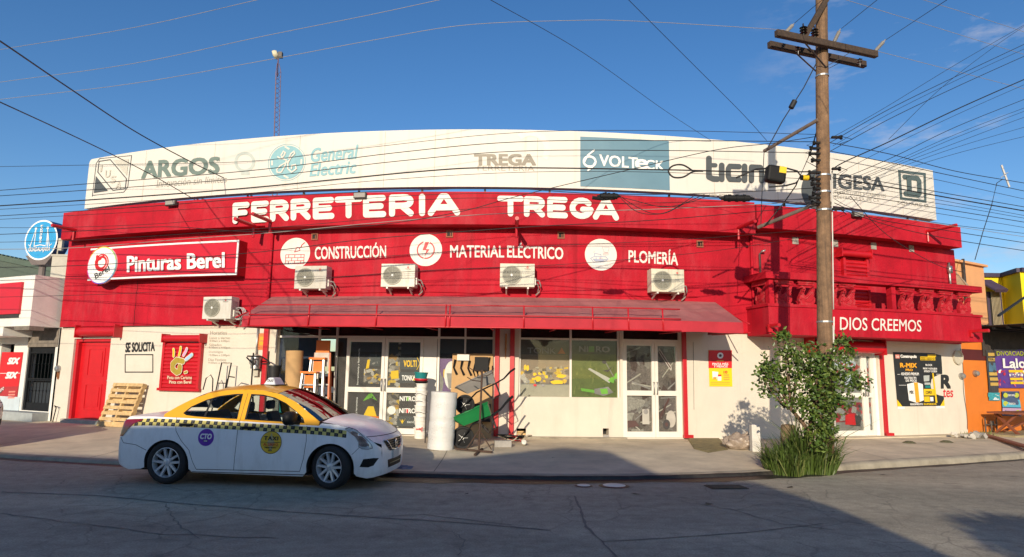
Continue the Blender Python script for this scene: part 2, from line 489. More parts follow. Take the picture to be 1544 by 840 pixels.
# ------------------------------------------------------------------ ground
def asphalt():
    m = bpy.data.materials.new('worn_asphalt'); m.use_nodes = True
    n = m.node_tree.nodes; ln = m.node_tree.links.new; b = n['Principled BSDF']
    b.inputs['Specular IOR Level'].default_value = .35
    t = n.new("ShaderNodeTexCoord")
    def noise(sc, det=6, ro=.6, vec=None):
        z = n.new("ShaderNodeTexNoise"); z.inputs['Scale'].default_value = sc; z.inputs['Detail'].default_value = det; z.inputs['Roughness'].default_value = ro
        ln(vec or t.outputs['Object'], z.inputs['Vector']); return z
    mp = n.new("ShaderNodeMapping"); mp.inputs['Scale'].default_value = (.35, 1.6, 1); mp.inputs['Rotation'].default_value = (0, 0, math.radians(-3))
    ln(t.outputs['Object'], mp.inputs[0])
    big = noise(.5, 6, .6, mp.outputs[0]); mid = noise(5, 8, .7); fine = noise(48, 5, .75)
    r = n.new("ShaderNodeValToRGB")
    e = r.color_ramp.elements
    e[0].position = .3; e[0].color = (.26, .236, .178, 1)
    e[1].position = .72; e[1].color = (.46, .405, .30, 1)
    ln(big.outputs[0], r.inputs[0])
    a = n.new("ShaderNodeMixRGB"); a.blend_type = 'OVERLAY'; a.inputs[0].default_value = .55
    ln(r.outputs[0], a.inputs[1]); ln(mid.outputs[0], a.inputs[2])
    a2 = n.new("ShaderNodeMixRGB"); a2.blend_type = 'OVERLAY'; a2.inputs[0].default_value = .9
    ln(a.outputs[0], a2.inputs[1]); ln(fine.outputs[0], a2.inputs[2])
    v = n.new("ShaderNodeTexVoronoi"); v.feature = 'DISTANCE_TO_EDGE'; v.inputs['Scale'].default_value = 1.5
    wv = n.new("ShaderNodeMixRGB"); wv.inputs[0].default_value = .16
    wn = noise(2.5, 5)
    ln(t.outputs['Object'], wv.inputs[1]); ln(wn.outputs[1], wv.inputs[2]); ln(wv.outputs[0], v.inputs['Vector'])
    c = n.new("ShaderNodeMapRange"); c.inputs[1].default_value = .004; c.inputs[2].default_value = .02; c.inputs[3].default_value = .34; c.inputs[4].default_value = 0
    ln(v.outputs[0], c.inputs[0])
    cm = n.new("ShaderNodeMapRange"); cm.inputs[1].default_value = .44; cm.inputs[2].default_value = .56
    cn = noise(.33, 3); ln(cn.outputs[0], cm.inputs[0])
    cx = n.new("ShaderNodeMath"); cx.operation = 'MULTIPLY'; ln(c.outputs[0], cx.inputs[0]); ln(cm.outputs[0], cx.inputs[1])
    k = n.new("ShaderNodeMixRGB"); k.inputs[2].default_value = (.045, .043, .04, 1)
    ln(cx.outputs[0], k.inputs[0]); ln(a2.outputs[0], k.inputs[1])
    st = n.new("ShaderNodeMapRange"); st.inputs[1].default_value = .58; st.inputs[2].default_value = .72; st.inputs[4].default_value = .75
    sn = noise(1.4, 8, .7); ln(sn.outputs[0], st.inputs[0])
    k2 = n.new("ShaderNodeMixRGB"); k2.inputs[2].default_value = (.12, .108, .088, 1); ln(st.outputs[0], k2.inputs[0]); ln(k.outputs[0], k2.inputs[1])
    ln(k2.outputs[0], b.inputs['Base Color'])
    b.inputs['Roughness'].default_value = .85
    bp = n.new("ShaderNodeBump"); bp.inputs['Strength'].default_value = .5; bp.inputs['Distance'].default_value = .012
    ln(fine.outputs[0], bp.inputs['Height']); ln(bp.outputs[0], b.inputs['Normal'])
    return m
def concrete(name, base, dirt, amt, sc=1.2):
    return mat(name, base, .88, .2, sc * 2.2, .35, stain=dirt, stains=amt, sscale=(sc, sc, sc), bscale=60)
ASPHALT = asphalt()
WALKM = concrete('sidewalk_concrete', (.60, .51, .365), (.36, .31, .225), .6, .8)
KERBM = concrete('kerb_concrete', (.33, .29, .22), (.12, .10, .075), .8, 1.6)
DAMP = mat('damp_gutter_dirt', (.022, .019, .016), .5, .4, 5, .3, stain=(.10, .085, .065), stains=.5, sscale=(2, 4, 1))
g = MB()
g.add([(-400, -300, -.02), (400, -300, -.02), (400, 600, -.02), (-400, 600, -.02)], [(0, 1, 2, 3)])
struct(g.build('ground', mat('bare_ground', (.2, .17, .13), .95), loc=(0, 0, 0)))
xs = [-40 + i * .5 for i in range(161)]
g = MB()
vs = []
for x in xs: vs += [(x * 1.0, kerb_y(x) + .05, 0), (x, -3.2 + .004 * x * x, 0)]
g.add(vs, [(2*i+1, 2*i+3, 2*i+2, 2*i) for i in range(160)])
struct(g.build('road', ASPHALT, loc=(0, 0, 0)))
g = MB()
for x in [0]: pass
vs = []
xf = [-40 + i * .2 for i in range(401)]
# worn kerb: face, rounded nose and top with small chips
rnd = random.Random(3)
for x in xf:
    j = (rnd.random() - .5) * .022
    k = kerb_y(x)
    s = -1 if 0 else 1
    h = kerb_h(x)
    vs += [(x, k + j * 1.6, -.005), (x, k + .014 + j * 1.4, h * .7 + j * .5), (x, k + .05 + j, h + j * .25), (x, k + .24, walk_h(x, k + .24) + .004)]
g.add(vs, [(4*i+k, 4*i+4+k, 4*i+5+k, 4*i+1+k) for i in range(400) for k in range(3)])
for i in range(400):
    if -3.6 + .5 * math.sin(i * .9) < xf[i] < 5.2 + .3 * math.sin(i * 1.7):
        g.m[3*i] = 1; g.m[3*i+1] = 1
struct(fixn(g.build('kerb', [KERBM, DAMP], smooth=1, loc=(0, 0, 0))))
g = MB()
vs = []
for x in xf:
    k = kerb_y(x) + .22
    w = FA + FK * x * x + .6
    for t in range(9): vs.append((x, k + (w - k) * t / 8, walk_h(x, k + (w - k) * t / 8)))
g.add(vs, [(9*i+k, 9*i+9+k, 9*i+10+k, 9*i+1+k) for i in range(400) for k in range(8)])
struct(g.build('sidewalk', WALKM, loc=(0, 0, 0)))
# joints cut across the sidewalk
g = MB()
for x in (-13, -10.2, -7.4, -1.2, 7.2, 9.6, 12.2, 15):
    a, b = kerb_y(x) + .25, FA + FK * x * x - .1
    dx = 2 * FK * x
    p = [(x + dx * (t - .5) * .8 * 0 + .01 * math.sin(9 * t + x), a + (b - a) * t, walk_h(x, a + (b - a) * t) + .004) for t in [i / 10 for i in range(11)]]
    g.add([q for c in p for q in ((c[0] - .006, c[1], c[2]), (c[0] + .006, c[1], c[2]))], [(2*i, 2*i+1, 2*i+3, 2*i+2) for i in range(10)])
vs = []
for x in xf:
    w = FA + FK * x * x
    y = kerb_y(x) + (w - kerb_y(x)) * .55 + .02 * math.sin(x * 3)
    if 4.5 < x < 13: vs += [(x, y, walk_h(x, y) + .004), (x, y + .014, walk_h(x, y + .014) + .004)]
g.add(vs, [(2*i, 2*i+2, 2*i+3, 2*i+1) for i in range(len(vs) // 2 - 1)])
struct(g.build('sidewalk_joint', mat('joint_dirt', (.20, .17, .125), .95), loc=(0, 0, 0)))
# damp gutter strip with ragged edge
g = MB(); vs = []
rnd = random.Random(5)
w = .1
for x in xf:
    amp = .55 if -3 < x < 5.5 else .2
    w = w * .7 + .3 * (amp * (.35 + rnd.random()))
    vs += [(x, kerb_y(x) + .012, .004), (x, kerb_y(x) - w, .004)]
g.add(vs, [(2*i+1, 2*i+3, 2*i+2, 2*i) for i in range(400)])
struct(g.build('gutter', DAMP, loc=(0, 0, 0)))
# old patch seams and cracks in the road
g = MB()
rnd = random.Random(11)
def crack(pts, w, wob=.03):
    P = [ground(*p, 0) for p in pts]
    Q = []
    for a, b in zip(P, P[1:]):
        n = max(2, int((b - a).length / .1))
        for i in range(n): Q.append(a + (b - a) * i / n + Vector(((rnd.random()-.5) * wob, (rnd.random()-.5) * wob, 0)))
    Q.append(P[-1])
    vs = []
    for i, q in enumerate(Q):
        t = (Q[min(i+1, len(Q)-1)] - Q[max(i-1, 0)]).normalized()
        nn = Vector((-t.y, t.x, 0)) * w * (.4 + rnd.random() * .9) * .5
        vs += [(q + nn).to_tuple()[:2] + (.004,), (q - nn).to_tuple()[:2] + (.004,)]
    g.add(vs, [(2*i, 2*i+1, 2*i+3, 2*i+2) for i in range(len(Q) - 1)])
crack([(866, 748), (876, 770), (884, 795), (908, 817), (1000, 812), (1130, 803), (1240, 790)], .03, .014)
crack([(0, 742), (150, 748), (280, 760), (420, 771), (560, 780), (690, 788), (830, 800)], .04)
crack([(560, 780), (640, 776), (772, 792)], .02, .05)
crack([(1020, 755), (1100, 768), (1180, 790), (1260, 800)], .018, .05)
crack([(0, 775), (120, 790), (250, 806), (420, 812)], .02, .05)
crack([(908, 817), (930, 840)], .02)
crack([(680, 800), (700, 815), (690, 838)], .015, .05)
crack([(250, 760), (262, 785), (300, 812)], .014, .05)
crack([(1110, 770), (1150, 760), (1190, 762), (1245, 772)], .014, .05)
struct(g.build('road_crack', mat('crack_tar', (.17, .158, .13), .85), loc=(0, 0, 0)))
# ------------------------------------------------------------------ hardware shop
SH = thing('shop_building', WP(0, 0, 0), 'long red and cream hardware shop with a bowed front under the white billboard', 'shop')
XL, XR = -12.55, 12.55
ZR = 2.70
H_DOORL = (-12.0, -10.66, .26, 2.42)
H_ENT = (-5.72, -.42, .19, 2.95)
H_DISP = (.19, 2.58, 1.11, 2.95)
H_D2 = (2.64, 4.10, .2, 2.95)
H_D3 = (8.0, 9.53, .2, 2.4)
_v1, _v2 = WI(779, 646, 0), WI(793, 657, 0)
_v3, _v4 = WI(909, 646, 0), WI(918, 656, 0)
H_V1 = (_v1[0], _v2[0], _v2[1], _v1[1]); H_V2 = (_v3[0], _v4[0], _v4[1], _v3[1])
HOLES = [H_DOORL, H_ENT, H_DISP, H_D2, H_D3, H_V1, H_V2]
def holed_wall(x0, x1, z0, z1, d, holes, deep, mi=0, step=.7):
    g = MB()
    xs = sorted(set([x0, x1] + [h[i] for h in holes for i in (0, 1)] + [x0 + (x1 - x0) * i / int((x1 - x0) / step) for i in range(int((x1 - x0) / step))]))
    zs = sorted(set([z0, z1] + [h[i] for h in holes for i in (2, 3) if z0 < h[i] < z1]))
    for a, b in zip(xs, xs[1:]):
        if b - a < 1e-5: continue
        for c, e in zip(zs, zs[1:]):
            X, Z = (a + b) / 2, (c + e) / 2
            if any(h[0] < X < h[1] and h[2] < Z < h[3] for h in holes): continue
            g.add([WP(a, c, d), WP(b, c, d), WP(b, e, d), WP(a, e, d)], [(0, 1, 2, 3)], mi)
    for h in holes:
        n = max(1, int((h[1] - h[0]) / .7)); zt = min(h[3], z1)
        for i in range(n):
            a, b = h[0] + (h[1]-h[0]) * i / n, h[0] + (h[1]-h[0]) * (i+1) / n
            g.add([WP(a, h[2], d), WP(b, h[2], d), WP(b, h[2], d-deep), WP(a, h[2], d-deep)], [(0, 1, 2, 3)], mi)
            g.add([WP(a, zt, d), WP(b, zt, d), WP(b, zt, d-deep), WP(a, zt, d-deep)], [(3, 2, 1, 0)], mi)
        for X in (h[0], h[1]):
            g.add([WP(X, h[2], d), WP(X, zt, d), WP(X, zt, d-deep), WP(X, h[2], d-deep)], [(0, 1, 2, 3)], mi)
    return g
g = holed_wall(XL, XR, .1, 2.95, 0, HOLES, .28)
for X in (XL, XR): g.add([WP(X, .1, 0), WP(X, 2.95, 0), WP(X, 2.95, -7), WP(X, .1, -7)], [(0, 1, 2, 3)])
fixn(g.build('lower_wall', CREAM, SH))
def shell(g, x0, x1, z0, z1, d, mi=0, back=-6.5):
    g.wbox(x0, x1, z0, z1, -.02 if 0 else back, d, mi)
g = MB(); g.wbox(XL + .06, -5.9, 2.74, 5.2, -6.5, .10); g.wbox(-5.9, 5.86, ZR, 5.15, -6.5, .10); g.wbox(5.86, XR - .12, 2.62, 5.27, -6.5, .10)
g.build('upper_wall', RED, SH)
g = MB()
g.wbox(-12.3, -5.92, 5.13, 5.885, -.15, .46); g.build('parapet', REDP, SH)
g = MB()
g.wbox(-5.92, 5.80, 5.08, 5.865, -.15, .50); g.build('parapet', REDP, SH)
g = MB()
g.wbox(5.86, 12.2, 5.25, 5.83, -.15, .48); g.build('parapet', REDP, SH)
g = MB(); g.wbox(-12.2, 12.1, 5.22, 5.5, -6.4, -.16); g.build('roof', CONC, SH)
# interior shell so that the glazing looks into a dim shop
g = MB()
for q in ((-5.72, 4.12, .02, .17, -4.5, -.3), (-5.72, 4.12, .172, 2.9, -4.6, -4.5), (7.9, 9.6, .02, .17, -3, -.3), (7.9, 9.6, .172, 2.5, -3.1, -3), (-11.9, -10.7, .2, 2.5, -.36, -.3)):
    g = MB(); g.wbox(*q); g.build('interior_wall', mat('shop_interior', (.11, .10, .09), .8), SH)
g = MB()
rnd = random.Random(4)
for row in range(3):
    x = -5.4
    while x < 4.0:
        w = .25 + rnd.random() * .5
        for lv in range(4):
            hgt = .2 + rnd.random() * .22
            g.wbox(x, x + w * .8, .2 + lv * .52, .2 + lv * .52 + hgt, -1.6 - row * 1.1, -1.2 - row * 1.1, rnd.randrange(5))
        x += w
g.build('shelf_stock', [CARD, RINK, GREY, YEL, TEAL], SH)['kind'] = 'stuff'
# red trim posts under the awning and cream pilaster between them
def trim(px0, px1, z0, z1, d0, d1, m, name='trim_post'):
    a = WI(px0, 600, d1)[0]; b = WI(px1, 600, d1)[0]
    g = MB(); g.wbox(a, b, z0, z1, d0, d1); return bev(g.build(name, m, SH), .006)
trim(391, 398, .19, 3.3, .0, .07, REDM); trim(745, 752, .2, 3.3, -.02, .07, REDM); trim(768, 775, .2, 3.3, -.02, .07, REDM); trim(1031, 1037, .2, 3.3, 0, .07, REDM)
g = MB(); a = WI(1031, 600, .1)[0]; g.wbox(a, a + .22, .2, .27, 0, .1); g.build('trim_foot', REDM, SH)
# low concrete plinth
g = MB(); g.wbox(.15, 2.7, .12, .21, 0, .14); g.build('plinth', KERBM, SH)
g = MB(); g.wbox(8.0, 13.0, .12, .20, 0, .35); g.build('step', WALKM, SH)
g = MB(); g.wbox(-12.05, -10.6, .13, .27, -.3, .12); g.build('step', CONC, SH)
# small square ventilation openings
for i, (px, py) in enumerate([(475, 357), (678, 353), (846, 355), (1055, 368)]):
    x, z = WI(px, py, .1); g = MB()
    g.wbox(x-.085, x+.085, z-.085, z-.055, .10, .125, 1); g.wbox(x-.085, x+.085, z+.055, z+.085, .10, .125, 1)
    g.wbox(x-.085, x-.055, z-.055, z+.055, .10, .125, 1); g.wbox(x+.055, x+.085, z-.055, z+.055, .10, .125, 1)
    g.wbox(x-.055, x+.055, z-.055, z+.055, .10, .104, 0); g.wbox(x+.01, x+.03, z-.05, z+.03, .104, .118, 1)
    g.build('vent_opening', [DARK, mat('raw_clay_block', (.28, .10, .06), .9)], SH)
for px, py in [(1199, 363), (1259, 367), (1317, 371), (1374, 375)]:
    x, z = WI(px, py, .1); g = MB(); g.wbox(x-.085, x+.085, z-.09, z+.09, .10, .112); g.build('plugged_vent', CONC, SH)
# white downpipe, conduit, cracks and camera lines
g = MB()
for px in (408, 1133):
    x = WI(px, 420, .1)[0]
    g.tube([WP(x, 2.75, .15), WP(x, 5.1, .15)], .035, 8)
x0 = WI(400, 440, .12)[0]
g.tube([WP(x0 + i * .5, 3.52 + .012 * math.sin(i), .115) for i in range(22)], .011, 6)
g.build('wall_pipe', RED, SH, smooth=1)
g = MB()
x, z = WI(1147, 420, .16)
g.tube([WP(x, z - .05, .16), WP(x, z + .62, .16), WP(x + .03, z + .68, .2), WP(x + .1, z + .7, .25)], .025, 8)
g.build('service_pipe', STEEL, SH, smooth=1); g = MB()
x, z = WI(1434, 428, .16)
g.tube([WP(x, z - .3, .14), WP(x, z + .6, .14)], .03, 8); g.wbox(x - .05, x + .05, z + .3, z + .5, .1, .2)
g.build('service_pipe', STEEL, SH, smooth=1)
g = MB()
x = WI(388, 520, .03)[0]
g.tube([WP(x, 1.85, .05), WP(x, 2.72, .05)], .022, 8)
g.build('conduit', STEEL, SH, smooth=1)
g = MB()
x, z = WI(206, 440, .104)
g.tube([WP(x + .012*math.sin(i*1.7), 2.75 + i*.12, .104) for i in range(11)], .005, 4)
g.build('hanging_wire', INK, SH); g = MB()
x, z = WI(1045, 560, .004)
g.tube([WP(x + .02*i/8, .85 + i*.2, .006) for i in range(9)], .004, 4)
g.build('hanging_wire', INK, SH); g = MB()
x = WI(1464, 600, .01)[0] - .25
g.tube([WP(x + .03 * math.sin(i), .3 + i * .22, .012) for i in range(11)], .006, 5)
g.build('hanging_wire', INK, SH)
# drain spouts sticking out of the parapet
for px, py, ln_ in [(112, 347, .6), (408, 334, .75), (383, 341, .75), (779, 341, .75), (1113, 344, .75), (1398, 349, .8)]:
    x, z = WI(px, py, .50); g = MB()
    g.tube([WP(x, z, .3), WP(x, z + .01, .50 + ln_)], .045, 10)
    g.tube([WP(x, z, .51), WP(x, z - .28, .51)], .03, 8)
    g.build('drain_spout', REDM, SH, smooth=40)
for px, py, ln_ in [(1160, 493, .35), (1463, 501, .45)]:
    x, z = WI(px, py, 1.0); g = MB(); g.tube([WP(x, z + .02, .95), WP(x + .02, z + .02, 1.0 + ln_)], .045, 10); g.wbox(x - .05, x + .05, z - .12, z + .05, 1.0, 1.05)
    g.build('drain_spout', REDM, SH, smooth=40)
# ---- left red door with roller housing
g = MB()
a, b, c, e = H_DOORL
g.wbox(a, a + .10, c, e, -.25, -.06, 0); g.wbox(b - .07, b, c, e, -.25, -.06, 0); g.wbox(a + .1, b - .07, e - .08, e, -.25, -.06, 0)
dr = g.build('door_frame', REDM, SH)
g = MB(); g.wbox(a + .1, b - .07, c + .02, e - .08, -.22, -.16)
for z0, z1 in ((c + .25, c + .95), (c + 1.15, e - .25)):
    x0, x1 = a + .38, b - .35
    for q in ((x0, x1, z0, z0 + .035), (x0, x1, z1 - .035, z1), (x0, x0 + .035, z0 + .035, z1 - .035), (x1 - .035, x1, z0 + .035, z1 - .035)):
        g.wbox(*q, -.16, -.145)
    g.wbox(x0 + .09, x1 - .09, z0 + .09, z1 - .09, -.16, -.148)
dd = g.build('door', REDD, SH)
g = MB(); g.tube([WP(b - .14, 1.3, -.16), WP(b - .14, 1.3, -.12)], .03, 10); g.build('handle', STEEL, dd)
def roller(px0, px1, py, d, r, name='roller_housing'):
    a, z = WI(px0, py, d); b, _ = WI(px1, py, d)
    g = MB(); n = 5
    g.tube([WP(a + (b - a) * i / n, z, d - r) for i in range(n + 1)], r, 16)
    for X in (a, b): g.wbox(X - .012, X + .012, z - r * 1.25, z + r * 1.35, 0.004, d + .01)
    return g.build(name, REDM, SH, smooth=40)
roller(113, 172, 500, .24, .13)
def shutter(px0, py0, px1, py1, d, parent=None, slats=12, guide=.07):
    a, zt = WI(px0, py0, d); b, zb = WI(px1, py1, d)
    g = MB()
    h = (zt - zb) / slats
    for i in range(slats):
        z = zb + i * h
        n = max(1, int((b - a) / .6)); 
        vs = []
        for k in range(n + 1):
            x = a + guide + (b - a - 2 * guide) * k / n
            vs += [WP(x, z, d), WP(x, z + h * .25, d + .022), WP(x, z + h * .62, d + .022), WP(x, z + h * .97, d)]
        g.add(vs, [(4*k+j, 4*k+4+j, 4*k+5+j, 4*k+1+j) for k in range(n) for j in range(3)])
    g.wbox(a + guide, b - guide, zb, zt, d - .03, d - .008)
    for X in (a, b - guide): g.wbox(X, X + guide, zb - .03, zt + .12, d - .06, d + .035)
    g.wbox(a - .07, b + .02, zb - .07, zb - .003, d - .05, d + .03)
    return fixn(g.build('roller_shutter', REDM, SH)), (a, b, zb, zt)
sh1, _ = shutter(247, 517, 300, 586, .07)
roller(244, 301, 510, .26, .085)
shutter(1270, 391, 1313, 470, .16, slats=13)
roller(1270, 1315, 380, .34, .085)
# hand print and words painted on the left shutter
g = MB()
hp = wr(247, 517, 300, 588, .115)
def U(px, py): return ((px - 247) / 53, (588 - py) / 71)
def pstroke(pts, w, d, mi): g.stroke([U(*p) for p in pts], w / 53, hp, d, mi)
for w, d, k in ((3.8, 0, 3), (2.6, .006, 0)):
    pstroke([(262, 537), (262.5, 531), (262, 527)], w, d, k); pstroke([(270.5, 536), (272, 530), (273, 524)], w, d, k)
pstroke([(277, 536), (280, 531), (282, 526)], 3.8, 0, 3); pstroke([(277, 536), (280, 531), (282, 526)], 2.4, .006, 4)
pstroke([(281, 542), (286, 538), (289.5, 535)], 4.6, 0, 3); pstroke([(281, 542), (286, 538), (289.5, 535)], 3.2, .006, 1)
for w, d, k in ((7.5, 0, 3), (6, .008, 2)):
    pstroke([(276, 545), (267, 543), (261, 549), (261, 557), (267, 562), (271, 560), (272, 553)], w, d, k)
pstroke([(279, 562), (282, 561)], 3.6, 0, 3); pstroke([(279, 562), (282, 561)], 2.2, .006, 2)
g.text('Pinta con Carisma', lambda u, v, d: hp((1 + 18.5 * 1 * 0 + u * 37 + 5) / 53, (588 - 572) / 71 + v * 5.2 / 71, .01), 3, .012)
g.text('Pinta con Berel', lambda u, v, d: hp((9 + u * 33) / 53, (588 - 578.5) / 71 + v * 4.6 / 71, .01), 3, .02)
g.build('shutter_lettering', [YEL, flat('pale_blue_ink', (.35, .55, .75)), flat('ochre_ink', (.36, .27, .03)), flat('cream_ink', (.72, .62, .45)), flat('pink_ink', (.75, .30, .55))], sh1)
# ---- painted words and icons on the red wall
def words(lst, name, m, parent=None, bold=.03, d=.104, thick=0):
    g = MB()
    for t, tl, tr, br, bl in lst: g.text(t, wq(tl, tr, br, bl, d), 0, bold, thick=thick)
    return g.build(name, m, parent or SH)
words([('CONSTRUCCIÓN', (475, 368), (582, 366), (582, 388), (475, 391))], 'wall_lettering', WHITEB, bold=.018)
words([('MATERIAL', (679, 370), (760, 371), (760, 388), (679, 388)), ('ELÉCTRICO', (765, 366), (849, 369), (849, 391), (765, 388))], 'wall_lettering', WHITEB, bold=.018)
words([('PLOMERÍA', (948, 373), (1022, 377), (1022, 400), (948, 395))], 'wall_lettering', WHITEB, bold=.018)
def icon(cx, cy, r, fill):
    x, z = WI(cx, cy, .104); x2, _ = WI(cx + r, cy, .104)
    R = x2 - x
    g = MB(); fn = wm(x, z, .104)
    g.disc(0, 0, R, fn, 0, 0, 40)
    fill(g, lambda u, v, d=0: fn(u * R, v * R, d + .004), R)
    return g.build('wall_icon', [WHITEB, flat('icon_red', (.55, .03, .04)), flat('icon_grey_pink', (.58, .45, .48)), flat('icon_blue_grey', (.36, .40, .52))], SH)
def brick(g, f, R):
    for i in range(4): g.stroke([(-.62, -.68 + i * .2), (.62, -.68 + i * .2)], .035, f, .0, 1)
    for i in range(3):
        for k in range(4 if i % 2 else 3): g.stroke([(-.62 + k*.413 + (0 if i % 2 else .2), -.68 + i*.2), (-.62 + k*.413 + (0 if i % 2 else .2), -.48 + i*.2)], .035, f, .002, 1)
    for s in (-.62, .62): g.stroke([(s, -.68), (s, -.08)], .035, f, .003, 1)
    g.stroke([(-.05, .08), (.1, .38), (.28, .36), (.32, .18), (-.05, .08)], .035, f, .004, 1)
    g.stroke([(.25, .32), (.4, .42), (.42, .52), (.62, .68)], .05, f, .005, 1)
def bolt(g, f, R):
    g.disc(0, 0, .56, f, 0, 1, 40, .48)
    g.sheet([(-.12, .62), (.3, .62), (.12, .12), (.36, .12), (-.14, -.62), (-.02, -.08), (-.3, -.08)], f, .001, 0)
    g.sheet([(-.04, .5), (.2, .5), (.02, .05), (.24, .05), (-.06, -.42), (.04, -.02), (-.2, -.02)], f, .002, 1)
def faucet(g, f, R):
    for p in ([(-.65, -.25), (-.4, -.12), (.3, -.12), (.45, -.28), (.2, -.45), (-.45, -.5), (-.65, -.25)], [(-.4, -.12), (-.4, .06), (0, .02), (.02, -.12)], [(-.5, -.3), (.4, -.3)], [(-.3, -.12), (-.3, -.48)], [(0, -.12), (-.05, -.5)]): g.stroke(p, .05, f, 0, 3)
    for p in ([(.08, .5), (.52, .5), (.44, .16), (.2, .16), (.08, .5)], [(.14, .1), (.46, .1), (.46, 0), (.14, 0), (.14, .1)], [(.1, -.22), (-.1, -.2), (-.08, -.38)], [(-.44, .1), (-.42, .2)]): g.stroke(p, .035, f, .004, 2)
    g.sheet([(-.5, -.3), (.3, -.3), (.1, -.42), (-.4, -.42)], f, .008, 3)
icon(445, 382, 22.5, brick); icon(642, 377, 24.5, bolt); icon(906, 384, 24, faucet)
# ---- big rounded hand painted name on the parapet
def arc(cx, cy, rx, ry, a0, a1, n=8): return [(cx + rx*math.cos(math.radians(a0+(a1-a0)*i/n)), cy + ry*math.sin(math.radians(a0+(a1-a0)*i/n))) for i in range(n+1)]
ST = {'F': [[(.1, 0), (.1, 1), (.85, 1)], [(.1, .5), (.72, .5)]], 'E': [[(.88, 1), (.1, 1), (.1, 0), (.9, 0)], [(.1, .5), (.78, .5)]],
      'R': [[(.1, 0), (.1, 1), (.55, 1)] + arc(.6, .74, .28, .26, 90, -90) + [(.1, .48)], [(.5, .48), (.88, 0)]],
      'T': [[(0, 1), (1, 1)], [(.5, 1), (.5, 0)]], 'I': [[(.5, 0), (.5, 1)]],
      'A': [[(0, 0), (.42, 1), (.58, 1), (1, 0)], [(.22, .33), (.78, .33)]],
      'G': [arc(.52, .5, .44, .5, 40, 350, 14) + [(.58, .42)]]}
def brush(word, widths, tl, tr, br, bl, sw):
    q = wq(tl, tr, br, bl,   .506)
    tot = sum(widths); g = MB(); u = 0
    aspect = (abs(tr[0]-tl[0])) / abs(bl[1]-tl[1])
    for c, w in zip(word, widths):
        for s_ in ST[c]:
            pad = sw / 2
            pts = [((u + w*(.08 + .84*a)) / tot * aspect, b*(1-sw) + pad) for a, b in s_]
            g.stroke(pts, sw, lambda a, b, d: q(a / aspect, b, d), 0)
        u += w
    return g.build('parapet_lettering', WHITEB, SH)
brush('FERRETERIA', [.86, .84, .9, .95, 1, 1.1, 1.05, 1.15, .5, 1.25], (350, 306), (693, 291), (693, 325), (350, 338), .275)
brush('TREGA', [1, .95, .9, 1.02, 1], (751, 295), (932, 300), (932, 333), (751, 326), .275)
# ---- writing on the cream wall
g = MB()
g.text('SE SOLICITA', wq((190, 517), (233, 516), (233, 529), (189, 531), .004), 0, .05)
q = wr(188, 534, 231, 562, .004)
for p in (R4(0, 0, 1, .06), R4(0, .94, 1, 1), R4(0, .06, .03, .94), R4(.97, .06, 1, .94)): g.sheet(p, q, 0, 0)
g.build('wall_lettering', INK, SH)
g = MB()
for i, (t, y, h, x0, x1) in enumerate([('Horarios', 499, 5.5, 317, 342), ('Lunes a viernes', 507.5, 4, 316, 347), ('8:00am a 6:00pm', 512.5, 4, 316, 346), ('Sábados', 518, 4, 315.5, 334), ('8:30am a 4:00pm', 522.5, 4, 315, 347),
                            ('Domingos', 529, 4, 315, 336), ('10:00am a 2:00pm', 534, 4, 315, 346), ('Días Festivos', 540.5, 4, 314, 341), ('9:00am a 3:00pm', 545.5, 4, 314, 347)]):
    g.text(t, wr(x0, y, x1, y + h, .004), 0, .0)
g.build('wall_lettering', flat('faded_brown_ink', (.30, .26, .20)), SH)
# old half hidden words behind the black banner on the right
g = MB()
g.text('R', wr(1419, 566, 1433, 585, .004), 0, .06)
g.text('tes', wr(1422, 587, 1437, 599, .004), 1, .015)
g.build('wall_lettering', [INK, RINK], SH)
# ------------------------------------------------------------------ shop windows and doors
GD = -.13                                                # glass depth behind the wall face
def X(px, d=GD, py=590): return WI(px, py, d)[0]
def Z(px, py, d=GD): return WI(px, py, d)[1]
def pane(parent, x0, x1, z0, z1, art=None, back=None, d=GD, name='window_pane'):
    g = MB(); g.wbox(x0, x1, z0, z1, d - .006, d)
    p = g.build(name, GLASS, parent)
    if art:
        g = MB(); fn = lambda u, v, dd=0: WP(x0 + u * (x1 - x0), z0 + v * (z1 - z0), d - .02 + dd)
        mats = art(g, fn)
        g.build('window_poster_and_shade', mats, p)
    return p
def grime(*c): return mat('poster_tone_%d_%d_%d' % tuple(int(k * 1000) for k in c), c, .5, .22, 4, stain=tuple(k * .55 for k in c), stains=.6, sscale=(3, 3, 3))
def blobs(g, fn, rnd, n, box, cols, d=.004, smin=.05, smax=.16):
    for i in range(n):
        cx = box[0] + (box[2] - box[0]) * rnd.random(); cy = box[1] + (box[3] - box[1]) * rnd.random()
        a = rnd.random() * PI; l = smin + (smax - smin) * rnd.random(); w = l * (.25 + .5 * rnd.random())
        m = rnd.choice(cols)
        k = rnd.randrange(5, 8); P = []
        for j in range(k):
            t = 2 * PI * j / k
            u, v = l * math.cos(t) * (.7 + .5 * rnd.random()), w * math.sin(t) * (.7 + .5 * rnd.random())
            P.append((cx + (u * math.cos(a) - v * math.sin(a)) * .7, cy + (u * math.sin(a) + v * math.cos(a)) * .6))
        P = [(min(.98, max(.02, u)), min(.98, max(.02, v))) for u, v in P]
        g.sheet(P, fn, d + i * .0003, m)
def tx(g, fn, t, u0, v0, u1, v1, mi, bold=.02, d=.012, shear=0): g.text(t, lambda u, v, dd: fn(u0 + u * (u1 - u0), v0 + v * (v1 - v0), d), mi, bold, shear)
SLATE, TAUPE = grime(.055, .05, .05), grime(.15, .125, .115)
PLUM = grime(.12, .075, .10)
POL = [SLATE, mat('poster_mid_grey', (.25, .24, .23), .5, .2, 6), YEL, ORG, WINK, GREENINK, RINK, DKGREY, PURP]
